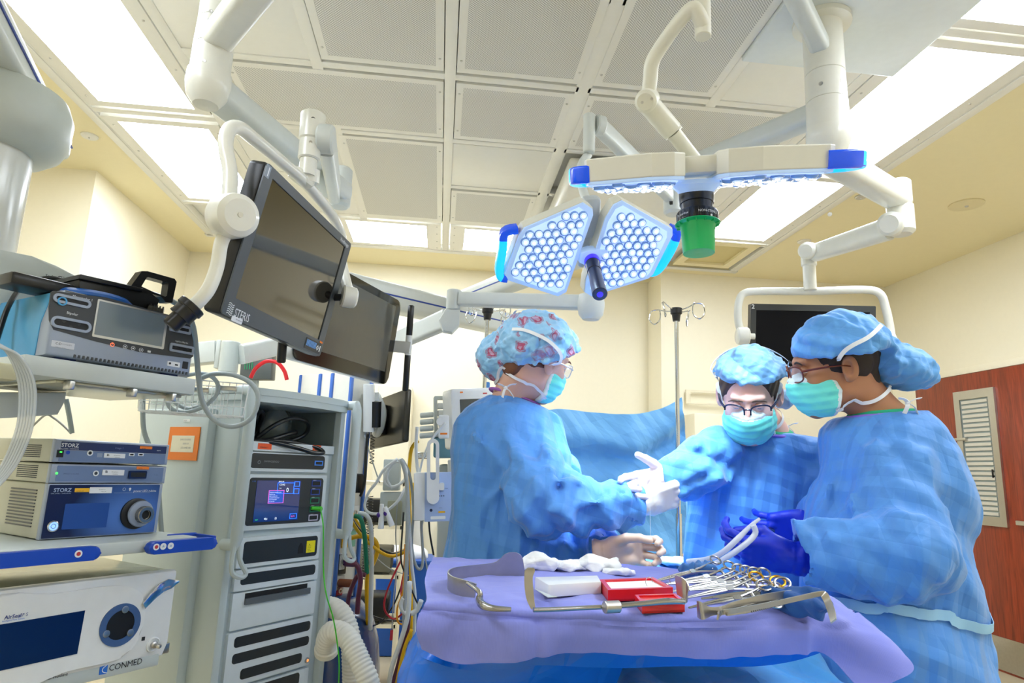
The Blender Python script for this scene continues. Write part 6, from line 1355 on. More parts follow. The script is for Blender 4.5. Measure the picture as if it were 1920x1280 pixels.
strip('right_blade',[((1266,1078),(1270,1114),1.0),((1278,1082),(1280,1120),.99),((1288,1090),(1288,1127),.985),((1291,1100),(1285,1131),.98),((1290,1108),(1280,1133),.98)],.0022,m_satin,t)
b=MB(); b.tube([aZ(1000,1143,TZ+.005),aZ(1040,1142,TZ+.005),aZ(1100,1139,TZ+.006),aZ(1140,1137,TZ+.008)],.0034,12,sub=3); b.tube([aZ(1160,1135,TZ+.009),aZ(1210,1131,TZ+.014),aZ(1250,1127,TZ+.018),aZ(1284,1128,TZ+.018)],1,12,sub=4,radii=[.0042,.0042,.005,.0035]); b.ob('rod',m_inst,t)
b=MB(); b.cyl(aZ(1133,1138,TZ+.010),aZ(1161,1137,TZ+.010),.0088,bev=.0008); b.ob('collar',m_satin,t)
# gauze
for i,(px,py,D,r,l) in enumerate(((1012,1078,1.36,(.045,.035,.018),'thick white gauze pad behind the tall retractor blade'),(1068,1084,1.37,(.045,.03,.010),'flat white gauze between the two thicker gauze heaps'),(1118,1078,1.38,(.050,.04,.017),'crumpled white gauze heap near the middle of the towel'),(1162,1090,1.34,(.030,.02,.008),'thin end of white gauze pointing at the clamps'))):
    c=aD(px,py,D); c.z=TZ+r[2]*.75
    tag(sdf_ob('gauze_pad',lambda p:np.maximum(sell(p,c,r)+.013*crumple(p,20,50+i)+.004*crumple(p,48,70+i),TZ-p[:,2]),(c.x-r[0]*1.4,c.y-r[1]*1.4,TZ-.01),(c.x+r[0]*1.4,c.y+r[1]*1.4,c.z+r[2]*1.6),.0025,m_gauze),l,'gauze',group='gauze on the towel')
# white case
def fbox(name,cs,h,m,label,cat,z=TZ,parent=None,bev=.0015):
    P=[aZ(*c,z) for c in cs]; b=MB(); b.prism([(p.x,p.y) for p in P],z,z+h,I4,0,bev); o=b.ob(name,m,parent); 
    return tag(o,label,cat) if label else o
w=fbox('suture_case',[(1028,1120),(1127,1113),(1120,1100),(1003,1104)],.020,m_pwh,'flat white plastic case between the gauze and the long retractor','case')
for k in range(3): fbox('groove',[(1027.6,1120.3),(1045,1119),(1035,1117),(1001.5,1103.5)],.0008,m_pend,None,None,TZ+.005+.005*k,w,0)
r_=thing('needle_box','open red needle counter box with white foam, in the middle of the purple towel','box',aZ(1200,1130,TZ))
P=[aZ(*c,TZ) for c in ((1140,1128),(1262,1122),(1225,1101),(1124,1106))]
def tray(P,h,nm,m1,m2):
    c=sum(P,Vector())/4; b=MB(); ou=[(p.x,p.y) for p in P]; inn=[(c.x+(p.x-c.x)*.86,c.y+(p.y-c.y)*.80) for p in P]
    b.ring(ou,inn,TZ,TZ+h); b.prism(ou,TZ,TZ+.003); o=b.ob(nm,m1,r_,ang=30); q=MB(); q.prism(inn,TZ+.003,TZ+h*.8); q.ob('foam',m2,o)
m_red=mat('box_red','d8121e',.35,coat=.3); tray(P,.018,'base_tray',m_red,m_gauze)
P=[aZ(*c,TZ) for c in ((1204,1150),(1284,1147),(1266,1129),(1190,1132))]; tray(P,.014,'lid_tray',m_red,m_red)
b=MB(); 
for x,y in ((1262,1095),(1217,1100)): c=aZ(x,y+16,TZ); b.tube([Vector((c.x+.006*math.cos(a),c.y,TZ+.022+.008*math.sin(a))) for a in np.linspace(0,4.2,14)],.0005,5)
tag(b.ob('suture_needles',m_inst,r_))
# rolled towels
def roll(name,a,b_,r,m,label,seed):
    a=Vector(a);b_=Vector(b_); L=(b_-a)
    lo=[min(a[i],b_[i])-r*1.5 for i in range(3)]; hi=[max(a[i],b_[i])+r*1.5 for i in range(3)]
    ax=A3(L.normalized())
    def f(p):
        d=scap(p,a,b_,r*.9); q=p-A3(a); tt=q@ax; rad=q-np.outer(tt,ax); ang=np.arctan2(rad[:,2],rad[:,0]*ax[1]-rad[:,1]*ax[0])
        return d+.10*r*np.sin(ang*4+tt*60)+.012*crumple(p,34,seed)-0
    return tag(sdf_ob(name,f,lo,hi,.0028,m),label,'towel')
a=aZ(1450,1138,TZ);a.z=TZ+.014; c=aZ(1532,1152,TZ);c.z=TZ+.016
roll('rolled_towel',a,c,.021,m_dkt,'dark blue rolled towel at the right front corner under the retractors',61)
a=aZ(1350,1118,TZ);a.z=TZ+.004; c=aZ(1440,1122,TZ);c.z=TZ+.004
roll('rolled_towel',a,c,.009,m_mdt,'mid blue folded towel lying under the clamps',62)
a=aZ(1290,1084,TZ);a.z=TZ+.014; c=aZ(1330,1082,TZ);c.z=TZ+.014
roll('rolled_towel',a,c,.018,m_mdt,'small blue towel bundle behind the clamps',63)
# ring-handled clamps
def clampmesh(L,gold,curve):
    fr_=MB(); rg=MB()
    for s in (-1,1):
        fr_.tube([Vector(p) for p in ((-L*.40,s*.0015,.0),(-L*.30,s*.004,0),(-L*.12,s*.011,0),(-.012,s*.0135,0))],1,8,sub=5,radii=[.0028,.0026,.0022,.0022])
        jaw=[Vector((-L*.40,s*.001,0)),Vector((-L*.6,s*.0022,curve*.3)),Vector((-L*.85,s*.0012,curve)),Vector((-L,s*.0008,curve*1.6))]
        fr_.tube(jaw,1,8,sub=4,radii=[.003,.0026,.0016,.0009])
        rg.tube([Vector((.0+.0125*math.cos(a),s*.0165+.0105*math.sin(a),0)) for a in np.linspace(0,2*PI,25)[:-1]],.0021,8,closed=True)
    fr_.prism(rrect(.014,.009,.003,4,-L*.41,0),-.003,.003); fr_.box((-.030,.002,.0),(.006,.012,.003),.001)
    return fr_,rg
cl=[((1352,1060,1.42),(1212,1090,1.40),0,'farthest clamp, its rings standing highest behind the blue bundle'),
((1378,1071,1.38),(1240,1097,1.36),0,'second ringed clamp from the back of the row'),
((1394,1078,1.35),(1252,1099,1.33),0,'third ringed clamp from the back of the row'),
((1409,1081,1.32),(1262,1104,1.30),0,'fourth ringed clamp from the back of the row'),
((1424,1085,1.29),(1284,1107,1.27),0,'fifth ringed clamp from the back of the row'),
((1443,1086,1.26),(1290,1111,1.22),0,'steel-ringed clamp just behind the first gold one'),
((1428,1094,1.22),(1278,1118,1.18),1,'gold-ringed needle holder nearer the middle of the row'),
((1466,1105,1.18),(1315,1122,1.14),1,'gold-ringed needle holder farthest to the right'),
((1474,1109,1.165),(1335,1124,1.12),0,'steel-ringed clamp overlapping the right gold one'),
((1443,1112,1.10),(1292,1134,1.05),0,'nearest clamp of the row, its points by the long retractor')]
for i,(R,T,g,l) in enumerate(cl):
    r=aZ(R[0],R[1],TZ+.024); tp=aZ(T[0],T[1],TZ+.006); ax=(r-tp); Lw=ax.length; M=fr(r,ax,Vector((-.25,.55,.45)))
    t=thing('needle_holder' if g else 'clamp','%s%s'%('' if g else 'steel ',l) if 'steel' not in l[:6] else l,'surgical clamp' if not g else 'needle holder',M=M,group='ring-handled instruments in a row' )
    a_,b_=clampmesh(Lw,g,.004*(i%3-1)); a_.ob('shanks',m_inst,t,world=False); b_.ob('finger_rings',m_gold if g else m_inst,t,world=False)
# flat retractors, forceps at the right front
t=thing('flat_retractor','flat steel retractor with an upturned left lip, behind the forceps at the right front','retractor',aZ(1400,1140,TZ))
strip('bar',[((1308,1127),(1309,1157),0),((1312,1127),(1318,1161),0),((1330,1137),(1334,1154),.002),((1352,1136),(1356,1150),.004),((1380,1126),(1384,1142),.007),((1440,1112),(1446,1130),.012),((1500,1104),(1504,1120),.018),((1515,1103),(1522,1118),.018),((1528,1108),(1528,1122),.017)],.0024,m_satin,t)
t=thing('hook_retractor','steel retractor bar bent down into a flat hook over the towel edge at the right','retractor',aZ(1450,1150,TZ))
strip('bar',[((1347,1150),(1345,1162),0),((1350,1144),(1352,1153),.002),((1370,1141),(1371,1150),.006),((1440,1129),(1441,1138),.018),((1500,1116),(1501,1125),.030),((1538,1108),(1538,1117),.037),((1550,1110),(1540,1119),.036),((1558,1124),(1546,1131),.028),((1565,1142),(1553,1150),.018),((1568,1160),(1558,1168),.008)],.0026,m_satin,t)
t=thing('tissue_forceps','steel tissue forceps with a ribbed grip lying between the two flat retractors','forceps',aZ(1420,1140,TZ))
f0=aZ(1362,1151,TZ+.006); f1=aZ(1486,1121,TZ+.016); ax=(f1-f0).normalized(); 
for s in (-1,1):
    b=MB(); n_=Vector((0,0,1)).cross(ax).normalized(); 
    beam(b,f0+n_*.001*s,f0+(f1-f0)*.25+n_*.004*s,.0012,.005,.3,0,.009); beam(b,f0+(f1-f0)*.25+n_*.004*s,f0+(f1-f0)*.8+n_*.004*s,.0014,.009,.3,0,.010); beam(b,f0+(f1-f0)*.8+n_*.004*s,f1,.0014,.010,.3,0,.006)
    if s==-1:
        for k in range(11): q0=f0+(f1-f0)*(.32+.03*k)-n_*.0052; b.box((0,0,0),(.0016,.0102,.001),.0003,fr(q0,ax,(0,0,1)))
    b.ob('tine',m_inst,t)
t=thing('scissors','slim pointed instrument lying beside the red box, its tips to the left','scissors',aZ(1240,1090,TZ))
b=MB(); b.tube([aD(1165,1086,1.40),aD(1205,1088,1.39),aD(1260,1086,1.40),aD(1330,1066,1.42)],.002,8,sub=4); b.tube([aD(1208,1092,1.38),aD(1225,1090,1.39),aD(1290,1080,1.40)],.0022,8,sub=3); b.ob('blades',m_inst,t)
# ================= PEOPLE =================
m_mask=cloth('mask_aqua','74efe2',rough=.7,bs=30,bst=.08); m_maskw=mat('mask_edge_white','e6f5f5',.7); m_tie=mat('tie_white','eef0f2',.8,bump=.1,bscale=300)
m_lens_g=mat('glasses_lens','dfe6f2',.04,alpha=.14,coat=1); m_bind=mat('neck_binding_purple','8a6fd8',.7); m_scrub=mat('scrub_green','1fa678',.8)
def hand_sdf(M,curl,thumb,mir=False,sc=1.0,cuff=.09,spread=.06,cr=.034):
    """five-fingered glove in frame M (x thumb side, y fingers, z back of hand)"""
    Mi=M.inverted(); R=np.array(Mi.to_3x3()); T=np.array(Mi.translation)
    L=((.043,.026,.021),(.047,.029,.022),(.043,.027,.021),(.033,.020,.018)); bx=(.029,.010,-.010,-.028); by=(.088,.092,.088,.078); rr_=(.0097,.0099,.0094,.0086)
    segs=[]
    for i in range(4):
        p=A3((bx[i],by[i],0)); a=0; sx=(1.5-i)*spread; c3=curl[i]
        for k in range(3):
            a+=c3[k] if isinstance(c3,(tuple,list)) else c3*(1,1.1,.8)[k]
            d=A3((sx*(1-.3*k),math.cos(a),-math.sin(a))); d/=np.linalg.norm(d); q=p+d*L[i][k]; segs.append((p,q,rr_[i]*(1-.07*k),rr_[i]*(1-.07*k-.08))); p=q
    tp=[A3(v) for v in thumb]
    def f(P):
        p=(P@R.T+T)/sc
        if mir: p=p*A3((-1,1,1)) if False else p
        d=sbox(p,(0,.048,0),(.040,.046,.0135),None,.013)
        d=smin(d,sell(p,(.020,.030,-.012),(.020,.030,.014)),.015)
        d=smin(d,sell(p,(-.022,.035,-.008),(.016,.035,.014)),.012)
        for a,b_,ra,rb in segs: d=smin(d,scap(p,a,b_,ra,rb),.0035 if True else 0)
        for i in range(4): d=smin(d,sell(p,(bx[i],by[i]-.002,.007),(.009,.011,.008)),.006)
        rt=(.0145,.0125,.0108,.009)
        for k in range(len(tp)-1): d=smin(d,scap(p,tp[k],tp[k+1],rt[k],rt[k+1]),.007 if k==0 else .003)
        w=scap(p,(0,.01,0),(0,-cuff,0),cr*.88,cr); 
        q=p*A3((1,1,1.25)); w=scap(q,(0,.008,0),(0,-cuff,0),cr*.80,cr)
        w=w+.0012*np.sin(p[:,1]*260)*(p[:,1]<-.01)+.0015*crumple(p,60,3)
        w=np.maximum(w,-(p[:,1]+cuff+.004))
        return smin(d,w,.018)*sc
    return f
TH_UP=((.026,.014,-.004),(.048,.046,-.016),(.050,.078,-.022),(.044,.102,-.028))
def glove(name,M,curl,thumb,m,parent,**k):
    f=hand_sdf(M,curl,thumb,**k); cs=[M@Vector(v) for v in ((.07,.19,.05),(-.07,.19,-.11),(.07,-.11,.05),(-.07,-.11,-.11),(.07,.19,-.11),(-.07,.19,.05),(.07,-.11,-.11),(-.07,-.11,.05))]
    lo=[min(c[i] for c in cs) for i in range(3)]; hi=[max(c[i] for c in cs) for i in range(3)]
    return sdf_ob(name,f,lo,hi,.0025,m,parent)
def hf(o,x,y,z): 
    x,y,z=[Vector(v) for v in (x,y,z)]; return Matrix(((x.x,y.x,z.x,o[0]),(x.y,y.y,z.y,o[1]),(x.z,y.z,z.z,o[2]),(0,0,0,1)))
def orth(y,x,mir=False):
    y=Vector(y).normalized(); x=Vector(x); x=(x-y*x.dot(y)).normalized(); z=x.cross(y); return x,y,(-z if mir else z)
def head_local(p):
    ax=np.abs(p[:,0]); q=np.stack([ax,p[:,1],p[:,2]],1)
    d=sell(p,(0,-.018,.032),(.074,.095,.086))
    d=smin(d,sell(p,(0,.022,-.035),(.060,.066,.080)),.03)
    d=smin(d,scap(q,(.046,-.005,-.062),(.014,.060,-.098),.020,.018),.025)
    d=smin(d,scap(q,(0,.066,-.100),(.008,.066,-.100),.020),.02)
    d=smin(d,sell(q,(.036,.060,-.026),(.024,.022,.024)),.02)
    d=smin(d,scap(q,(0,.086,.024),(.036,.074,.026),.010,.009),.012)
    d=smax(d,-sell(q,(.030,.099,.004),(.019,.018,.013)),.010)
    d=smin(d,scap(p,(0,.090,.008),(0,.110,-.030),.0075,.0105),.010)
    d=smin(d,scap(q,(.0,.102,-.034),(.011,.096,-.034),.008,.0065),.006)
    d=smin(d,sell(p,(0,.088,-.060),(.024,.012,.009)),.006)
    d=smax(d,-scap(q,(0,.103,-.0605),(.022,.094,-.0605),.0022),.003)
    e=smax(sell(q,(.080,-.010,-.004),(.011,.019,.031)),-sell(q,(.089,-.002,-.002),(.009,.011,.019)),.004)
    e=smin(e,sell(q,(.077,-.004,-.028),(.007,.009,.010)),.006)
    return smin(d,e,.006)
def ribbon(name,pts,f,w,m,parent,off=.0045,n=12):
    """flat tie laid on the surface f"""
    P=crom(pts,n); P=np.array([tuple(p) for p in P])
    for _ in range(9):
        g=np.stack([f(P+.002*np.eye(3)[i])-f(P-.002*np.eye(3)[i]) for i in range(3)],1)/.004; d=f(P)-off
        g/=np.maximum(np.linalg.norm(g,axis=1,keepdims=True),1e-6); P=P-g*np.clip(d,-.03,.03)[:,None]*.9
    vs=[]; k=len(P)
    for i in range(k):
        t=P[min(i+1,k-1)]-P[max(i-1,0)]; s=np.cross(t,g[i]); s/=max(np.linalg.norm(s),1e-6)
        for a,b_ in ((-1,.0),(1,.0),(1,1),(-1,1)): vs.append(tuple(P[i]+s*a*w/2+g[i]*b_*.0012))
    fs=[]
    for i in range(k-1):
        for j in range(4): a=i*4+j;b_=i*4+(j+1)%4; fs.append((a,b_,b_+4,a+4))
    fs+=[(3,2,1,0),(4*k-4,4*k-3,4*k-2,4*k-1)]
    q=MB(); q.add(vs,fs); return q.ob(name,m,parent,ang=60)
def loft(sec,yaw=0):
    """sec: (z,cx,cy,rx,ry) rising"""
    S_=np.array(sorted(sec)); c,s=math.cos(yaw),math.sin(yaw)
    zt_,zb_=S_[-1,0],S_[0,0]
    def f(p):
        z=p[:,2]; cx,cy,rx,ry=[np.interp(z,S_[:,0],S_[:,k]) for k in (1,2,3,4)]
        dx=p[:,0]-cx; dy=p[:,1]-cy; a=(dx*c+dy*s)/rx; b_=(-dx*s+dy*c)/ry; r=np.sqrt(a*a+b_*b_)
        return np.maximum((r-1)*np.minimum(rx,ry)*.85,np.maximum(z-zt_-.0,zb_-z))
    return f
def person(spec):
    g=spec; hd=g['head']; # frame of the head
    Hm=hd; Hi=Hm.inverted(); HR=np.array(Hi.to_3x3()); HT=np.array(Hi.translation)
    loc=lambda P:P@HR.T+HT
    hc=Hm.translation
    t=thing('person',g['label'],'person',(g['foot'][0],g['foot'][1],0))
    sh,el,wr=g['arms'][0]; nb=Vector(g['neck'])
    tors=loft(g['torso_in'],g.get('yaw',0))
    def body(P):
        d=head_local(loc(P)) 
        d=smin(d,scap(P,hc+Hm.to_3x3()@Vector((0,-.035,-.05)),nb,.052,.058),.03)
        d=smin(d,tors(P),.04)
        for s_,e_,w_ in g['arms']:
            d=smin(d,scap(P,s_,e_,.042,.034),.02); d=smin(d,scap(P,e_,w_-(w_-e_).normalized()*.06,.032,.020),.015); 
        fx,fy=g['foot'][:2]; lx=g.get('legdir',(0,1))
        for s_ in (-1,1):
            hp=Vector((fx+lx[0]*.06*s_,fy+lx[1]*.06*s_,.90)); kn=Vector((fx+lx[0]*.07*s_,fy+lx[1]*.07*s_,.50)); an=Vector((fx+lx[0]*.08*s_,fy+lx[1]*.08*s_,.08)); to=an+Vector((g['face'][0]*.16,g['face'][1]*.16,-.045))
            d=smin(d,scap(P,hp,kn,.070,.052),.04); d=smin(d,scap(P,kn,an,.055,.036),.02); d=smin(d,scap(P,an,to,.036,.030),.02)
        return d
    xs=[v for a in g['arms'] for q in a for v in (q.x,)]; ys=[q.y for a in g['arms'] for q in a]
    x0,x1=min(xs+[g['foot'][0]])-.24,max(xs+[g['foot'][0]])+.24; y0,y1=min(ys+[g['foot'][1]])-.24,max(ys+[g['foot'][1]])+.24
    h=.0038; ax=[axs((x0,hc.x-.12,.016),(hc.x-.12,hc.x+.12,h),(hc.x+.12,x1,.016)),axs((y0,hc.y-.13,.016),(hc.y-.13,hc.y+.13,h),(hc.y+.13,y1,.016)),axs((0.0,hc.z-.19,.018),(hc.z-.19,hc.z+.15,h))]
    sdf_ob('body',body,ax,None,h,g['skin'],t)
    # hair under the cap
    hl=lambda P: sell(loc(P),(0,-.020,.034),(.079,.100,.090))
    def hair(P):
        q=loc(P); d=sell(q,(0,-.020,.030),(.079,.099,.094))+.0015*np.sin(q[:,0]*400+q[:,2]*150)
        d=np.maximum(d,(q[:,1]-(.040+.35*(q[:,2]-.0)))); d=np.maximum(d,-(q[:,2]+.015-.55*(np.minimum(q[:,1],.0)+.0))-.0)
        return smin(d,sell(q,(0,-.078,-.048),(.040,.020,.034)),.02)
    sdf_ob('hair',hair,(hc.x-.13,hc.y-.14,hc.z-.15),(hc.x+.13,hc.y+.14,hc.z+.14),.0045,g['hair'],t)
    # eyes
    for s_ in (-1,1):
        b=MB(); c=Hm@Vector((s_*.029,.0785,.003)); b.ball(c,.0108,0,20); o=b.ob('eye',[mat('eye_white','e9e4e0',.2)],t)
        q=MB(); gz=(Hm.to_3x3()@Vector((0,1,-.35))).normalized(); q.lathe([(.0052,.0094),(.0046,.0108),(0,.0112)],frz(c,gz),0,18); q.ob('iris',g['iris'],o)
        for nm_,ax_e,cov in (('upper_lid',(0,.12,1),84),('lower_lid',(0,.05,-1),70)):
            q=MB(); R_e=.0119; q.lathe([(R_e*math.sin(math.radians(cov*k/10)),R_e*math.cos(math.radians(cov*k/10))) for k in range(10,-1,-1)],frz(c,Hm.to_3x3()@Vector(ax_e)),0,24); q.ob(nm_,g['skin'],o)
        q=MB(); q.tube([Hm@Vector((s_*(.030+u_*.019),.0945-.006*max(0,u_)-.001,.0225+.004*(1-u_*u_)-.002*max(0,u_))) for u_ in (-1,-.5,0,.5,1)],1,8,sub=3,radii=[.0014,.0026,.0028,.0022,.0010]); q.ob('eyebrow',g['hair'],t)
    # cap
    cps=[]
    for (px,py,D),(ra,rb,rc_),rot in g['cap']:
        c=aD(px,py,D); cr_,sr_=math.cos(rot),math.sin(rot); X=_r*cr_+_u*sr_; Z=_u*cr_-_r*sr_; R=Matrix(((X.x,_f.x,Z.x),(X.y,_f.y,Z.y),(X.z,_f.z,Z.z)))
        cps.append((c,(ra,rb,rc_),R))
    def cap(P,smooth=False):
        c,r,R=cps[0]; d=sell(P,c,r,R)
        d=smin(d,hl(P)-.010,.03); q=loc(P)
        cz,ky=g['capcut']; d=smax(d,-(q[:,2]-cz-ky*q[:,1]),.010)
        for c,r,R in cps[1:]: d=smin(d,sell(P,c,r,R),.035)
        if smooth: return d-.004
        w=crumple(P,21,g['seed'],4)*.011+crumple(P,48,g['seed']+1,3)*.005
        return d+w
    cc0=cps[0][0]; xs=[c.x for c,_,_ in cps]; ys=[c.y for c,_,_ in cps]; zs=[c.z for c,_,_ in cps]
    cm=sdf_ob('surgical_cap',cap,(min(xs)-.17,min(ys)-.16,min(zs)-.12),(max(xs)+.17,max(ys)+.16,max(zs)+.13),.0042,g['capm'],t,ang=60)
    # mask
    def mask(P):
        q=loc(P); d=sell(q,(0,.036,-.060),(.072,.074,.070)); d=smin(d,sell(q,(0,.070,-.040),(.034,.050,.034)),.04)
        z=q[:,2]; d=d+.0022*tri(z*48)*(z<-.02)*(z>-.10)+.004*crumple(P,26,g['seed']+5,3)
        d=smax(d,-(q[:,1]-.012-.25*np.abs(z+.055)),.004); d=smax(d,(z+.014-.10*(.10-q[:,1])-.014*np.exp(-(q[:,0]/.016)**2)),.003); return smax(d,-(z+.122-.0*z),.012)
    sdf_ob('face_mask',mask,(hc.x-.15,hc.y-.15,hc.z-.17),(hc.x+.15,hc.y+.15,hc.z+.03),.003,[m_mask,m_maskw],t,matf=lambda c:((loc(c)[:,2]>-.024)|(loc(c)[:,1]<.022+.25*np.abs(loc(c)[:,2]+.055))).astype(int))
    allf=lambda P: np.minimum(np.minimum(cap(P,True),head_local(loc(P))),smin(mask(P),scap(P,hc+Hm.to_3x3()@Vector((0,-.035,-.05)),nb,.054,.060),.001))
    HP=lambda x,y,z: Hm@Vector((x,y,z))
    sd=g['side']
    for s_ in (-1,1):
        if g.get('tie') and s_==sd: ribbon('mask_tie',[aD(*q) for q in g['tie']],allf,.0095,m_tie,t)
        else: ribbon('mask_tie',[HP(s_*.066,.036,-.018),HP(s_*.080,.012,.018),HP(s_*.086,-.030,.055),HP(s_*.075,-.075,.085),HP(s_*.035,-.11,.105),HP(0,-.12,.11)],allf,.0095,m_tie,t)
        ribbon('mask_tie',[HP(s_*.055,.035,-.100),HP(s_*.072,-.0,-.100),HP(s_*.070,-.05,-.095),HP(s_*.03,-.09,-.085),HP(0,-.105,-.080)],allf,.0085,m_tie,t)
    # bow at the nape
    b=MB(); bc_=aD(*g['bow'])
    for dx,dz,l in ((1,.35,.030),(-1,.5,.022),(.7,-.8,.034),(-.3,-.9,.030)):
        P=[bc_,bc_+(_r*dx*.5+_u*(dz*.5+.15))*l-_f*.006,bc_+(_r*dx+_u*dz)*l]; b.tube(P,1,shape=[(-.0045,-.0006),(.0045,-.0006),(.0045,.0006),(-.0045,.0006)],sub=4)
    b.ball(bc_,.006); b.ob('tie_bow',m_tie,t,ang=60)
    # glasses
    if g.get('glasses'):
        fm,lw,style=g['glasses']; b=MB(); 
        for s_ in (-1,1):
            P=[HP(s_*(.033+.024*math.cos(a)*(1.05 if style else 1)),.108-.012*((.033+.024*math.cos(a))/.057)**2*1.3,-.002+.0195*math.copysign(abs(math.sin(a))**.55,math.sin(a))) for a in np.linspace(0,2*PI,22)[:-1]]
            if style==1: b.tube(P[:11]+[P[11]],lw,8)
            else: b.tube(P,lw,8,closed=True)
            b.tube([HP(s_*.058,.094,.006),HP(s_*.072,.06,.008),HP(s_*.081,.01,.006),HP(s_*.083,-.012,.000)],1,6,sub=4,radii=[lw*1.6,lw*1.3,lw,lw*.8])
        b.tube([HP(-.010,.109,.006),HP(0,.113,.009),HP(.010,.109,.006)],lw,6,sub=3); fr0=b.ob('glasses_frame',fm,t)
        for s_ in (-1,1):
            q=MB(); P=[HP(s_*(.033+.0235*math.cos(a)),.1085-.012*((.033+.0235*math.cos(a))/.057)**2*1.3,-.002+.019*math.copysign(abs(math.sin(a))**.55,math.sin(a))) for a in np.linspace(0,2*PI,22)[:-1]]
            c=sum(P,Vector())/len(P); nn=Hm.to_3x3()@Vector((0,.0008,0)); k=len(P); q.add([c+nn]+[p_+nn for p_ in P]+[c-nn]+[p_-nn for p_ in P],[(0,1+i,1+(i+1)%k) for i in range(k)]+[(k+1,k+2+(i+1)%k,k+2+i) for i in range(k)]+[(1+i,k+2+i,k+2+(i+1)%k,1+(i+1)%k) for i in range(k)]); q.ob('lens',m_lens_g,fr0)
    # gown
    z_,x_,y_,a_,b__=max(g['gown']); gl=loft(g['gown']+[(z_+.05,x_,y_,a_*.95,b__*.95)],g.get('yaw',0)); cut=g['neckcut']
    def gown(P):
        d=gl(P); fa=np.clip((cut[3]+.03-P[:,2])/.10,.12,1)
        Pa=P*A3((1,1,.5)); k1=crumple(Pa,7.0,g['seed']+9,3)*fa; k2=crumple(Pa,15,g['seed']+10,3)*fa; j1=crumple(P,7.5,g['seed']+19,3)*fa; j2=crumple(P,17,g['seed']+20,3)*fa
        for s_,e_,w_,rs,re,rw in g['sleeves']:
            a=scap(P,s_,e_,rs,re); a=smin(a,scap(P,e_,w_,re,rw),.03)
            a=a+.030*j1+.013*j2
            dw=A3((w_-e_).normalized()); a=smax(a,(P-A3(w_))@dw-.012,.006); a=smax(a,-np.maximum(scap(P,w_-(w_-e_).normalized()*.02,w_+(w_-e_).normalized()*.06,rw-.013),-1),.004)
            d=smin(d,a,.020)
        d=d+.022*k1+.010*k2
        for a,b_,w_,am in g['folds']: 
            dd=scap(P,a,b_,0.0); d=d-1.7*am*np.exp(-np.abs(dd/w_)**1.4)
        d=smax(d,scap(P,cut[0],cut[1],cut[2])*-1,.01)
        return smax(d,P[:,2]-cut[3]-cut[4]*(P[:,0]-cut[0].x)-cut[5]*(P[:,1]-cut[0].y),.008)
    Pp=[Vector((s[1],s[2],s[0])) for s in g['gown']]+[q for s in g['sleeves'] for q in s[:3]]
    x0,x1=min(p_.x for p_ in Pp)-.27,max(p_.x for p_ in Pp)+.27; y0,y1=min(p_.y for p_ in Pp)-.26,max(p_.y for p_ in Pp)+.26; z1=cut[3]+.07
    gax=[axs((x0,x1,.0068)),axs((y0,y1,.0075)),axs((.30,.85,.02),(.85,z1,.0062))]
    def gown2(P): return np.maximum(gown(P),.33-P[:,2])
    gw=sdf_ob('gown',gown2,gax,None,.0065,m_gown,t,ang=38)
    # neck binding: a cord on the gown edge
    c,rx,ry,tl=g['bind']; P=[]
    for a in np.linspace(0,2*PI,40)[:-1]: P.append(Vector((c[0]+rx*math.cos(a),c[1]+ry*math.sin(a),c[2]+tl[0]*rx*math.cos(a)+tl[1]*ry*math.sin(a))))
    b=MB(); b.tube(P,.0045,8,closed=True); b.ob('neck_binding',g.get('bindm',m_bind),gw)
    if g.get('scrub'): b=MB(); b.tube([c_+ (Vector((c[0],c[1],c_.z))-c_)*.20+Vector((0,0,.004)) for c_ in P],.010,10,closed=True); b.ob('scrub_collar',m_scrub,t)
    for (M,curl,th,m,kw) in g['hands']: glove('glove',M,curl,th,m,t,**kw)
    return t,allf,gown2
def rows_(L,Y,ryf):
    o=[]
    for i,(py,xl,xr) in enumerate(L):
        a=aY(xl,py,Y); b=aY(xr,py,Y); c=(a+b)/2; rx=(b-a).length/2; o.append((c.z,c.x,Y,rx,ryf(rx) if callable(ryf) else ryf))
    return o
def headframe(ear,side,F,up):
    F=Vector(F).normalized(); up=Vector(up); up=(up-F*up.dot(F)).normalized(); X=F.cross(up)
    o=Vector(ear)-X*(.078*side)+F*.008+up*.004
    return hf(o,X,F,up)
def skinm(n,c): 
    m=mat(n,c,.5,var=.05,scale=25,bump=.03,bscale=300,sss=.15); return m
m_hairb=mat('hair_dark_brown','2a1c14',.6,var=.3,scale=200); m_hairr=mat('hair_reddish','6b4028',.6,var=.3,scale=200)
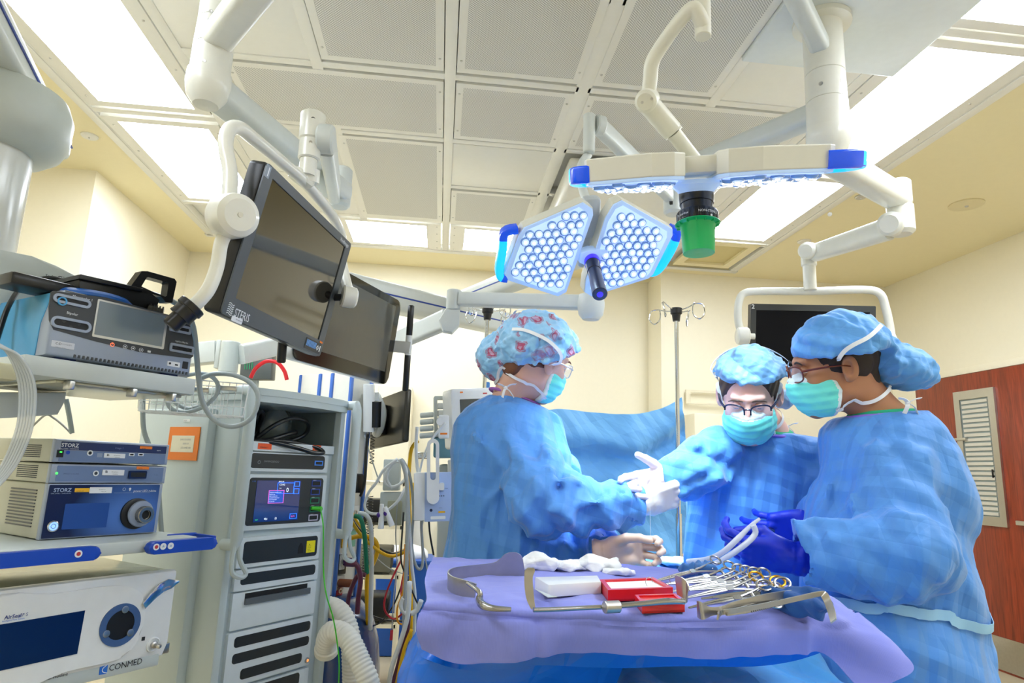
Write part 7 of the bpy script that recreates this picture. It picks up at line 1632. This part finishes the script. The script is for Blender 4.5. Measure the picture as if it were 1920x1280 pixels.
# patterned cap
m_capL=cloth('cap_patterned_sheer','8fcaf0',rough=.5,bs=50,bst=.35)
def _pat(m):
    N=m.node_tree.nodes;Lk=m.node_tree.links;b=N['Principled BSDF'];tc=N.new('ShaderNodeTexCoord')
    nz=N.new('ShaderNodeTexNoise');nz.inputs['Scale'].default_value=36;Lk.new(tc.outputs['Object'],nz.inputs['Vector'])
    ma=N.new('ShaderNodeVectorMath');ma.operation='MULTIPLY_ADD';ma.inputs[1].default_value=(.034,.034,.034);Lk.new(nz.outputs['Color'],ma.inputs[0]);Lk.new(tc.outputs['Object'],ma.inputs[2])
    v=N.new('ShaderNodeTexVoronoi');v.inputs['Scale'].default_value=19;v.inputs['Randomness'].default_value=.7;Lk.new(ma.outputs[0],v.inputs['Vector'])
    cr=N.new('ShaderNodeValToRGB');e=cr.color_ramp.elements;e[0].position=.0;e[0].color=lin('b88fb0');e[1].position=1;e[1].color=lin('7cc0ee')
    for p_,c_ in ((.16,'c2a0c0'),(.20,'b0486c'),(.27,'a84a70'),(.31,'8fb8dc'),(.36,'a85a80'),(.40,'9ccdf0')): x=e.new(p_);x.color=lin(c_)
    Lk.new(v.outputs['Distance'],cr.inputs[0])
    n2=N.new('ShaderNodeTexNoise');n2.inputs['Scale'].default_value=9;Lk.new(tc.outputs['Object'],n2.inputs['Vector']);r2=N.new('ShaderNodeMapRange');r2.inputs[1].default_value=.50;r2.inputs[2].default_value=.75;Lk.new(n2.outputs['Fac'],r2.inputs[0])
    mx=N.new('ShaderNodeMix');mx.data_type='RGBA';Lk.new(r2.outputs[0],mx.inputs['Factor']);Lk.new(cr.outputs[0],mx.inputs['A']);mx.inputs['B'].default_value=lin('7fc4f2');Lk.new(mx.outputs['Result'],b.inputs['Base Color'])
_pat(m_capL)
m_capM=cloth('cap_sheer_blue','78aedb',rough=.5,bs=60,bst=.4,alpha=.82); m_capR=cloth('cap_blue','5fa4e6',rough=.6,bs=40,bst=.35)
V3=Vector
# --- surgeon at the left ---
Lear=aD(1033,681,1.86); FL=_r*.74+_f*.56-_u*.34; HL=headframe(Lear,1,FL,_u*.9+_r*.25)
Y0=1.96
gl=rows_([(738,925,1012),(752,896,1032),(770,872,1050),(800,852,1062),(850,842,1075),(900,846,1070),(960,847,1065),(1010,842,1092),(1060,828,1112),(1200,800,1125)],Y0,lambda r:max(.055,min(.165,r*.85)))
zb=gl[-1][0]; gl+=[(.35,gl[-1][1]-.02,Y0,.24,.22)]
ti=[(z,x,y,max(.03,rx-.085),max(.03,ry-.075)) for z,x,y,rx,ry in gl if z>.85]+[(.84,.07,Y0,.13,.10),(.80,.07,Y0,.10,.08)]
shR,elR,wrR=aD(975,835,1.86),aD(1022,942,1.70),aD(1196,946,1.735); shL,elL,wrL=aD(1020,835,2.08),aD(1075,960,2.02),aD(1132,1034,1.74)
nbL=aD(958,748,1.96)
MhR=hf(aD(1213,944,1.73),*orth(_r*.93+_u*.25+_f*.25,_u*.9-_f*.25,True))
MhL=hf(aD(1140,1035,1.70),*orth(_r*.96+_u*.10-_f*.15,_u,False))
m_gl1=mat('glove_latex_ivory','efe2d6',.4,sss=.1); m_gl2=mat('glove_latex_tan','dcb9a2',.42,sss=.1); m_gl3=mat('glove_pink_white','f2e4e6',.4,sss=.1); m_glb=mat('glove_royal_blue','1430c8',.4)
PL,fL,gL=person(dict(label='surgeon in a pink patterned cap and clear glasses, standing left with their back to us',head=HL,neck=nbL,foot=(gl[8][1],Y0),legdir=(0,1),face=(1,.2),torso_in=ti,arms=[(shR,elR,wrR),(shL,elL,wrL)],
 skin=skinm('skin_fair','e3b49c'),hair=m_hairr,iris=mat('iris_brown','4a2e1a',.3),seed=101,side=1,
 cap=[((1008,647,1.90),(.122,.112,.088),-.22),((940,668,1.97),(.076,.085,.074),.5)],capcut=(.022,.72),capm=m_capL,bow=(948,727,1.86),tie=[(1038,704,1.81),(1056,672,1.79),(1040,642,1.76),(1012,618,1.74),(978,606,1.76),(955,612,1.80)],
 glasses=(mat('frame_clear','c8d2e4',.1,alpha=.6,coat=1),.0016,0),
 gown=gl,yaw=.1,sleeves=[(shR,elR,wrR,.082,.088,.052),(shL,elL,wrL,.075,.075,.046)],
 folds=[(aD(1000,830,1.78),aD(1010,900,1.70),.012,.008),(aD(870,800,1.82),aD(960,880,1.76),.012,.008),(aD(960,880,1.72),aD(905,960,1.80),.014,.009),(aD(960,890,1.72),aD(950,1000,1.78),.012,.008),(aD(1040,900,1.64),aD(1130,905,1.66),.010,.010),(aD(1020,960,1.60),aD(1150,935,1.66),.011,.010),(aD(1060,985,1.64),aD(1180,960,1.68),.010,.009),(aD(860,900,1.84),aD(870,1040,1.80),.016,.010),(aD(930,960,1.78),aD(1000,1060,1.78),.018,.012),(aD(1030,980,1.74),aD(1095,1060,1.80),.014,.012),(aD(1190,905,1.68),aD(1205,985,1.70),.006,.006),(aD(1160,900,1.67),aD(1180,990,1.69),.008,-.008)],
 neckcut=(nbL,nbL+V3((.10,.02,.20)),.062,nbL.z+.005,-.35,0.0),bind=((nbL.x+.012,nbL.y,nbL.z+.004),.076,.070,(-.32,0)),bindm=mat('binding_plum','a060b0',.7),
 hands=[(MhR,(.75,.85,.95,1.0),((.026,.014,-.004),(.040,.046,-.026),(.034,.070,-.044),(.020,.088,-.056)),m_gl1,dict(cuff=.05,cr=.034)),
        (MhL,((.50,.8,.6),(.55,.85,.6),(.65,.85,.6),(.75,.85,.6)),((.026,.014,-.010),(.044,.052,-.034),(.046,.084,-.046),(.040,.108,-.052)),m_gl2,dict(cuff=.035,cr=.036))]))
# knitted cuff at the lower hand
b=MB(); b.tube([wrL+(MhL.translation-wrL)*k+V3((0,0,.001*k)) for k in (-1.2,.0,.4,.8)],1,20,radii=[.043,.041,.040,.039]); b.ob('sleeve_cuff',m_gown,PL)
# --- surgeon in the middle ---
HM=headframe(aD(1461,741,1.80),-1,-_f*.84-_r*.34-_u*.34,_u*.97-_r*.10-_f*.2)
Y1=1.87
gm=rows_([(793,1388,1500),(803,1362,1515),(820,1332,1535),(850,1305,1556),(900,1296,1565),(960,1294,1562),(1040,1288,1570),(1100,1286,1575)],Y1,lambda r:max(.065,min(.14,r*.72)))
gm+=[(.35,gm[-1][1],Y1,.22,.18)]
tm=[(z,x,y,max(.03,rx-.085),max(.03,ry-.075)) for z,x,y,rx,ry in gm if z>.8]+[(.84,gm[-1][1],Y1,.13,.09)]
shA,elA,wrA=aD(1348,848,1.86),aD(1303,886,1.80),aD(1250,898,1.79); shB,elB,wrB=aD(1540,870,1.840),aD(1556,990,1.780),aD(1500,1020,1.80)
nbM=aD(1440,812,1.90)
MhA=hf(aD(1250,900,1.79),*orth(-_r*.9-_u*.10-_f*.25,_u,True)); MhB=hf(aD(1496,1020,1.79),*orth(-_r-_f*.3,_u,False))
PM,fM,gM=person(dict(label='surgeon in the middle facing us, looking down through dark-rimmed glasses, arm stretched left',head=HM,neck=nbM,foot=(gm[4][1],Y1+.02),legdir=(1,0),face=(-.3,-1),torso_in=tm,arms=[(shA,elA,wrA),(shB,elB,wrB)],
 skin=skinm('skin_rosy','e8b8aa'),hair=mat('hair_brown','4a3226',.6,var=.3,scale=200),iris=mat('iris_blue','4a6a9a',.3),seed=203,side=-1,
 cap=[((1413,706,1.84),(.106,.108,.062),-.05),((1468,748,1.93),(.030,.04,.030),-.6)],capcut=(.058,.10),capm=m_capM,bow=(1476,800,1.92),
 glasses=(mat('frame_dark_blue','141c38',.25),.0022,1),
 gown=gm,yaw=0,sleeves=[(shA,elA,wrA,.078,.068,.046),(shB,elB,wrB,.068,.062,.042)],
 folds=[(aD(1310,830,1.780),aD(1275,890,1.580),.010,.008),(aD(1335,840,1.780),aD(1300,910,1.580),.012,.010),(aD(1350,820,1.860),aD(1315,900,1.730),.012,-.010),(aD(1400,870,1.860),aD(1330,1020,1.840),.014,.008),(aD(1480,880,1.860),aD(1400,1030,1.840),.014,.008),(aD(1440,900,1.840),aD(1470,1030,1.840),.012,.007),(aD(1380,860,1.860),aD(1375,1000,1.840),.016,.008)],
 neckcut=(nbM,nbM+V3((-.03,-.04,.25)),.062,nbM.z+.010,-.10,.12),bind=((nbM.x-.004,nbM.y-.010,nbM.z+.004),.074,.068,(-.05,.25)),scrub=1,
 hands=[(MhA,(.35,.7,.8,.9),((.026,.014,-.004),(.054,.040,-.010),(.072,.064,-.014),(.086,.086,-.016)),m_gl3,dict(cuff=.05,cr=.042)),
        (MhB,(.6,.7,.8,.9),TH_UP,m_gl3,dict(cuff=.05))]))
# --- surgeon at the right ---
HRr=headframe(aD(1592,690,1.56),-1,-_r*.97-_u*.20+_f*.12,_u-_r*.18)
Y2=1.545
gr=rows_([(776,1584,1722),(790,1570,1734),(806,1562,1746),(850,1556,1770),(900,1545,1794),(960,1530,1802),(1020,1520,1800),(1100,1512,1808),(1180,1502,1826),(1280,1490,1852)],Y2,lambda r:max(.075,min(.165,r*1.15)))
gr+=[(.35,gr[-1][1]+.02,Y2,.27,.22)]
tr_=[(z,x,y,max(.03,rx-.085),max(.03,ry-.075)) for z,x,y,rx,ry in gr if z>.75]+[(.84,gr[-1][1],Y2,.13,.12)]
shC,elC,wrC=aD(1672,862,1.56),aD(1690,1040,1.42),aD(1508,1040,1.46); shD,elD,wrD=aD(1620,860,1.68),aD(1590,1000,1.70),aD(1520,985,1.68)
nbR=aD(1650,782,1.625)
MhC=hf(aD(1472,1043,1.49),*orth(-_r*.97+_u*.10+_f*.15,_u*.9-_f*.3,False)); MhD=hf(aD(1512,984,1.67),*orth(-_r*.96-_u*.12+_f*.1,-_u,True))
PR,fR,gR=person(dict(label='surgeon at the right in profile, brown glasses and royal blue gloves, facing left',head=HRr,neck=nbR,foot=(gr[5][1],Y2+.02),legdir=(0,1),face=(-1,0),torso_in=tr_,arms=[(shC,elC,wrC),(shD,elD,wrD)],
 skin=skinm('skin_olive','b67e5a'),hair=m_hairb,iris=mat('iris_dark','2a1a12',.3),seed=307,side=-1,
 cap=[((1586,651,1.61),(.100,.105,.074),.02),((1672,684,1.65),(.108,.095,.058),-.32)],capcut=(.030,.05),capm=m_capR,bow=(1702,755,1.53),tie=[(1567,718,1.49),(1564,692,1.47),(1580,664,1.46),(1605,643,1.46),(1635,626,1.48),(1650,612,1.54)],
 glasses=(mat('frame_brown','6a2c1c',.25),.0020,0),
 gown=gr,yaw=0,sleeves=[(shC,elC,wrC,.090,.100,.058),(shD,elD,wrD,.080,.070,.050)],
 folds=[(aD(1590,900,1.5),aD(1610,990,1.44),.010,.009),(aD(1640,930,1.46),aD(1690,960,1.42),.010,.010),(aD(1560,1010,1.40),aD(1690,1000,1.38),.012,.010),(aD(1540,1060,1.40),aD(1650,1085,1.38),.012,.010),(aD(1520,1000,1.42),aD(1560,1080,1.40),.008,.008),(aD(1760,900,1.58),aD(1780,1100,1.56),.016,.010),(aD(1620,1120,1.52),aD(1640,1270,1.5),.018,.012),(aD(1560,820,1.56),aD(1545,1000,1.56),.012,.010),(aD(1760,1150,1.55),aD(1800,1280,1.55),.02,.012),(aD(1640,800,1.52),aD(1650,900,1.46),.006,.005)],
 neckcut=(nbR,nbR+V3((-.02,0,.25)),.064,nbR.z+.008,.10,0),bind=((nbR.x+.004,nbR.y,nbR.z+.002),.088,.080,(.08,0)),scrub=1,
 hands=[(MhC,((.5,.8,.6),(.6,.9,.6),(.75,.9,.6),(.85,.9,.6)),((.026,.014,-.004),(.040,.050,-.030),(.030,.080,-.040),(.022,.104,-.044)),m_glb,dict(cuff=.10,cr=.046)),
        (MhD,((.25,.4,.3),(.35,.5,.3),(.5,.5,.4),(.6,.6,.4)),((.026,.014,-.004),(.040,.046,-.020),(.034,.074,-.030),(.030,.098,-.036)),m_glb,dict(cuff=.06,cr=.038))]))
m_seam_=mat('seam_blue','4486cf',.7)
def seams(name,lst,f,p):
    for pts in lst: ribbon(name,[aD(*q) for q in pts],f,.0018,m_seam_,p,.0003,4)
ribbon('waist_tie',[aD(1580,1134,1.5),aD(1640,1141,1.46),aD(1700,1146,1.46),aD(1760,1145,1.48),aD(1805,1142,1.55)],gR,.022,mat('tie_pale_blue','9fd0f0',.7),PR,.004)
ribbon('gown_seam',[aD(1500,1138,1.5),aD(1560,1136,1.5),aD(1580,1134,1.5)],gR,.014,MT['tie_pale_blue'],PR,.004)
# things held
t=thing('suction_tube','curved clear white tube held in the royal blue glove over the field','tube',aD(1400,1000,1.45))
b=MB(); b.tube([aD(1425,972,1.46),aD(1408,985,1.46),aD(1385,1008,1.45),aD(1355,1035,1.46),aD(1325,1048,1.5),aD(1290,1052,1.56)],1,12,sub=5,radii=[.0035,.0045,.0065,.0065,.006,.006]); b.ob('outer_tube',mat('tube_milky','e6eefa',.2,alpha=.85,coat=.6),t)
b=MB(); b.tube([aD(1412,984,1.44),aD(1416,1000,1.44),aD(1395,1022,1.44),aD(1350,1052,1.46),aD(1320,1062,1.5)],.0065,12,sub=5); b.ob('inner_bend',MT['tube_milky'],t)
t=thing('steel_probe','thin steel instrument rod held between the royal blue gloves','instrument',aD(1450,995,1.70))
b=MB(); b.cyl(aD(1380,998,1.62),aD(1510,1000,1.73),.004); b.cyl(aD(1436,995,1.66),aD(1448,995,1.67),.009,bev=.001); b.ob('rod',m_inst,t)
cable('suture_thread',[aD(1218,930,1.70),aD(1219,970,1.69),aD(1220,1008,1.68)],.0004,m_tie,'fine suture thread hanging from the ivory glove to the hand below','thread',4,4)
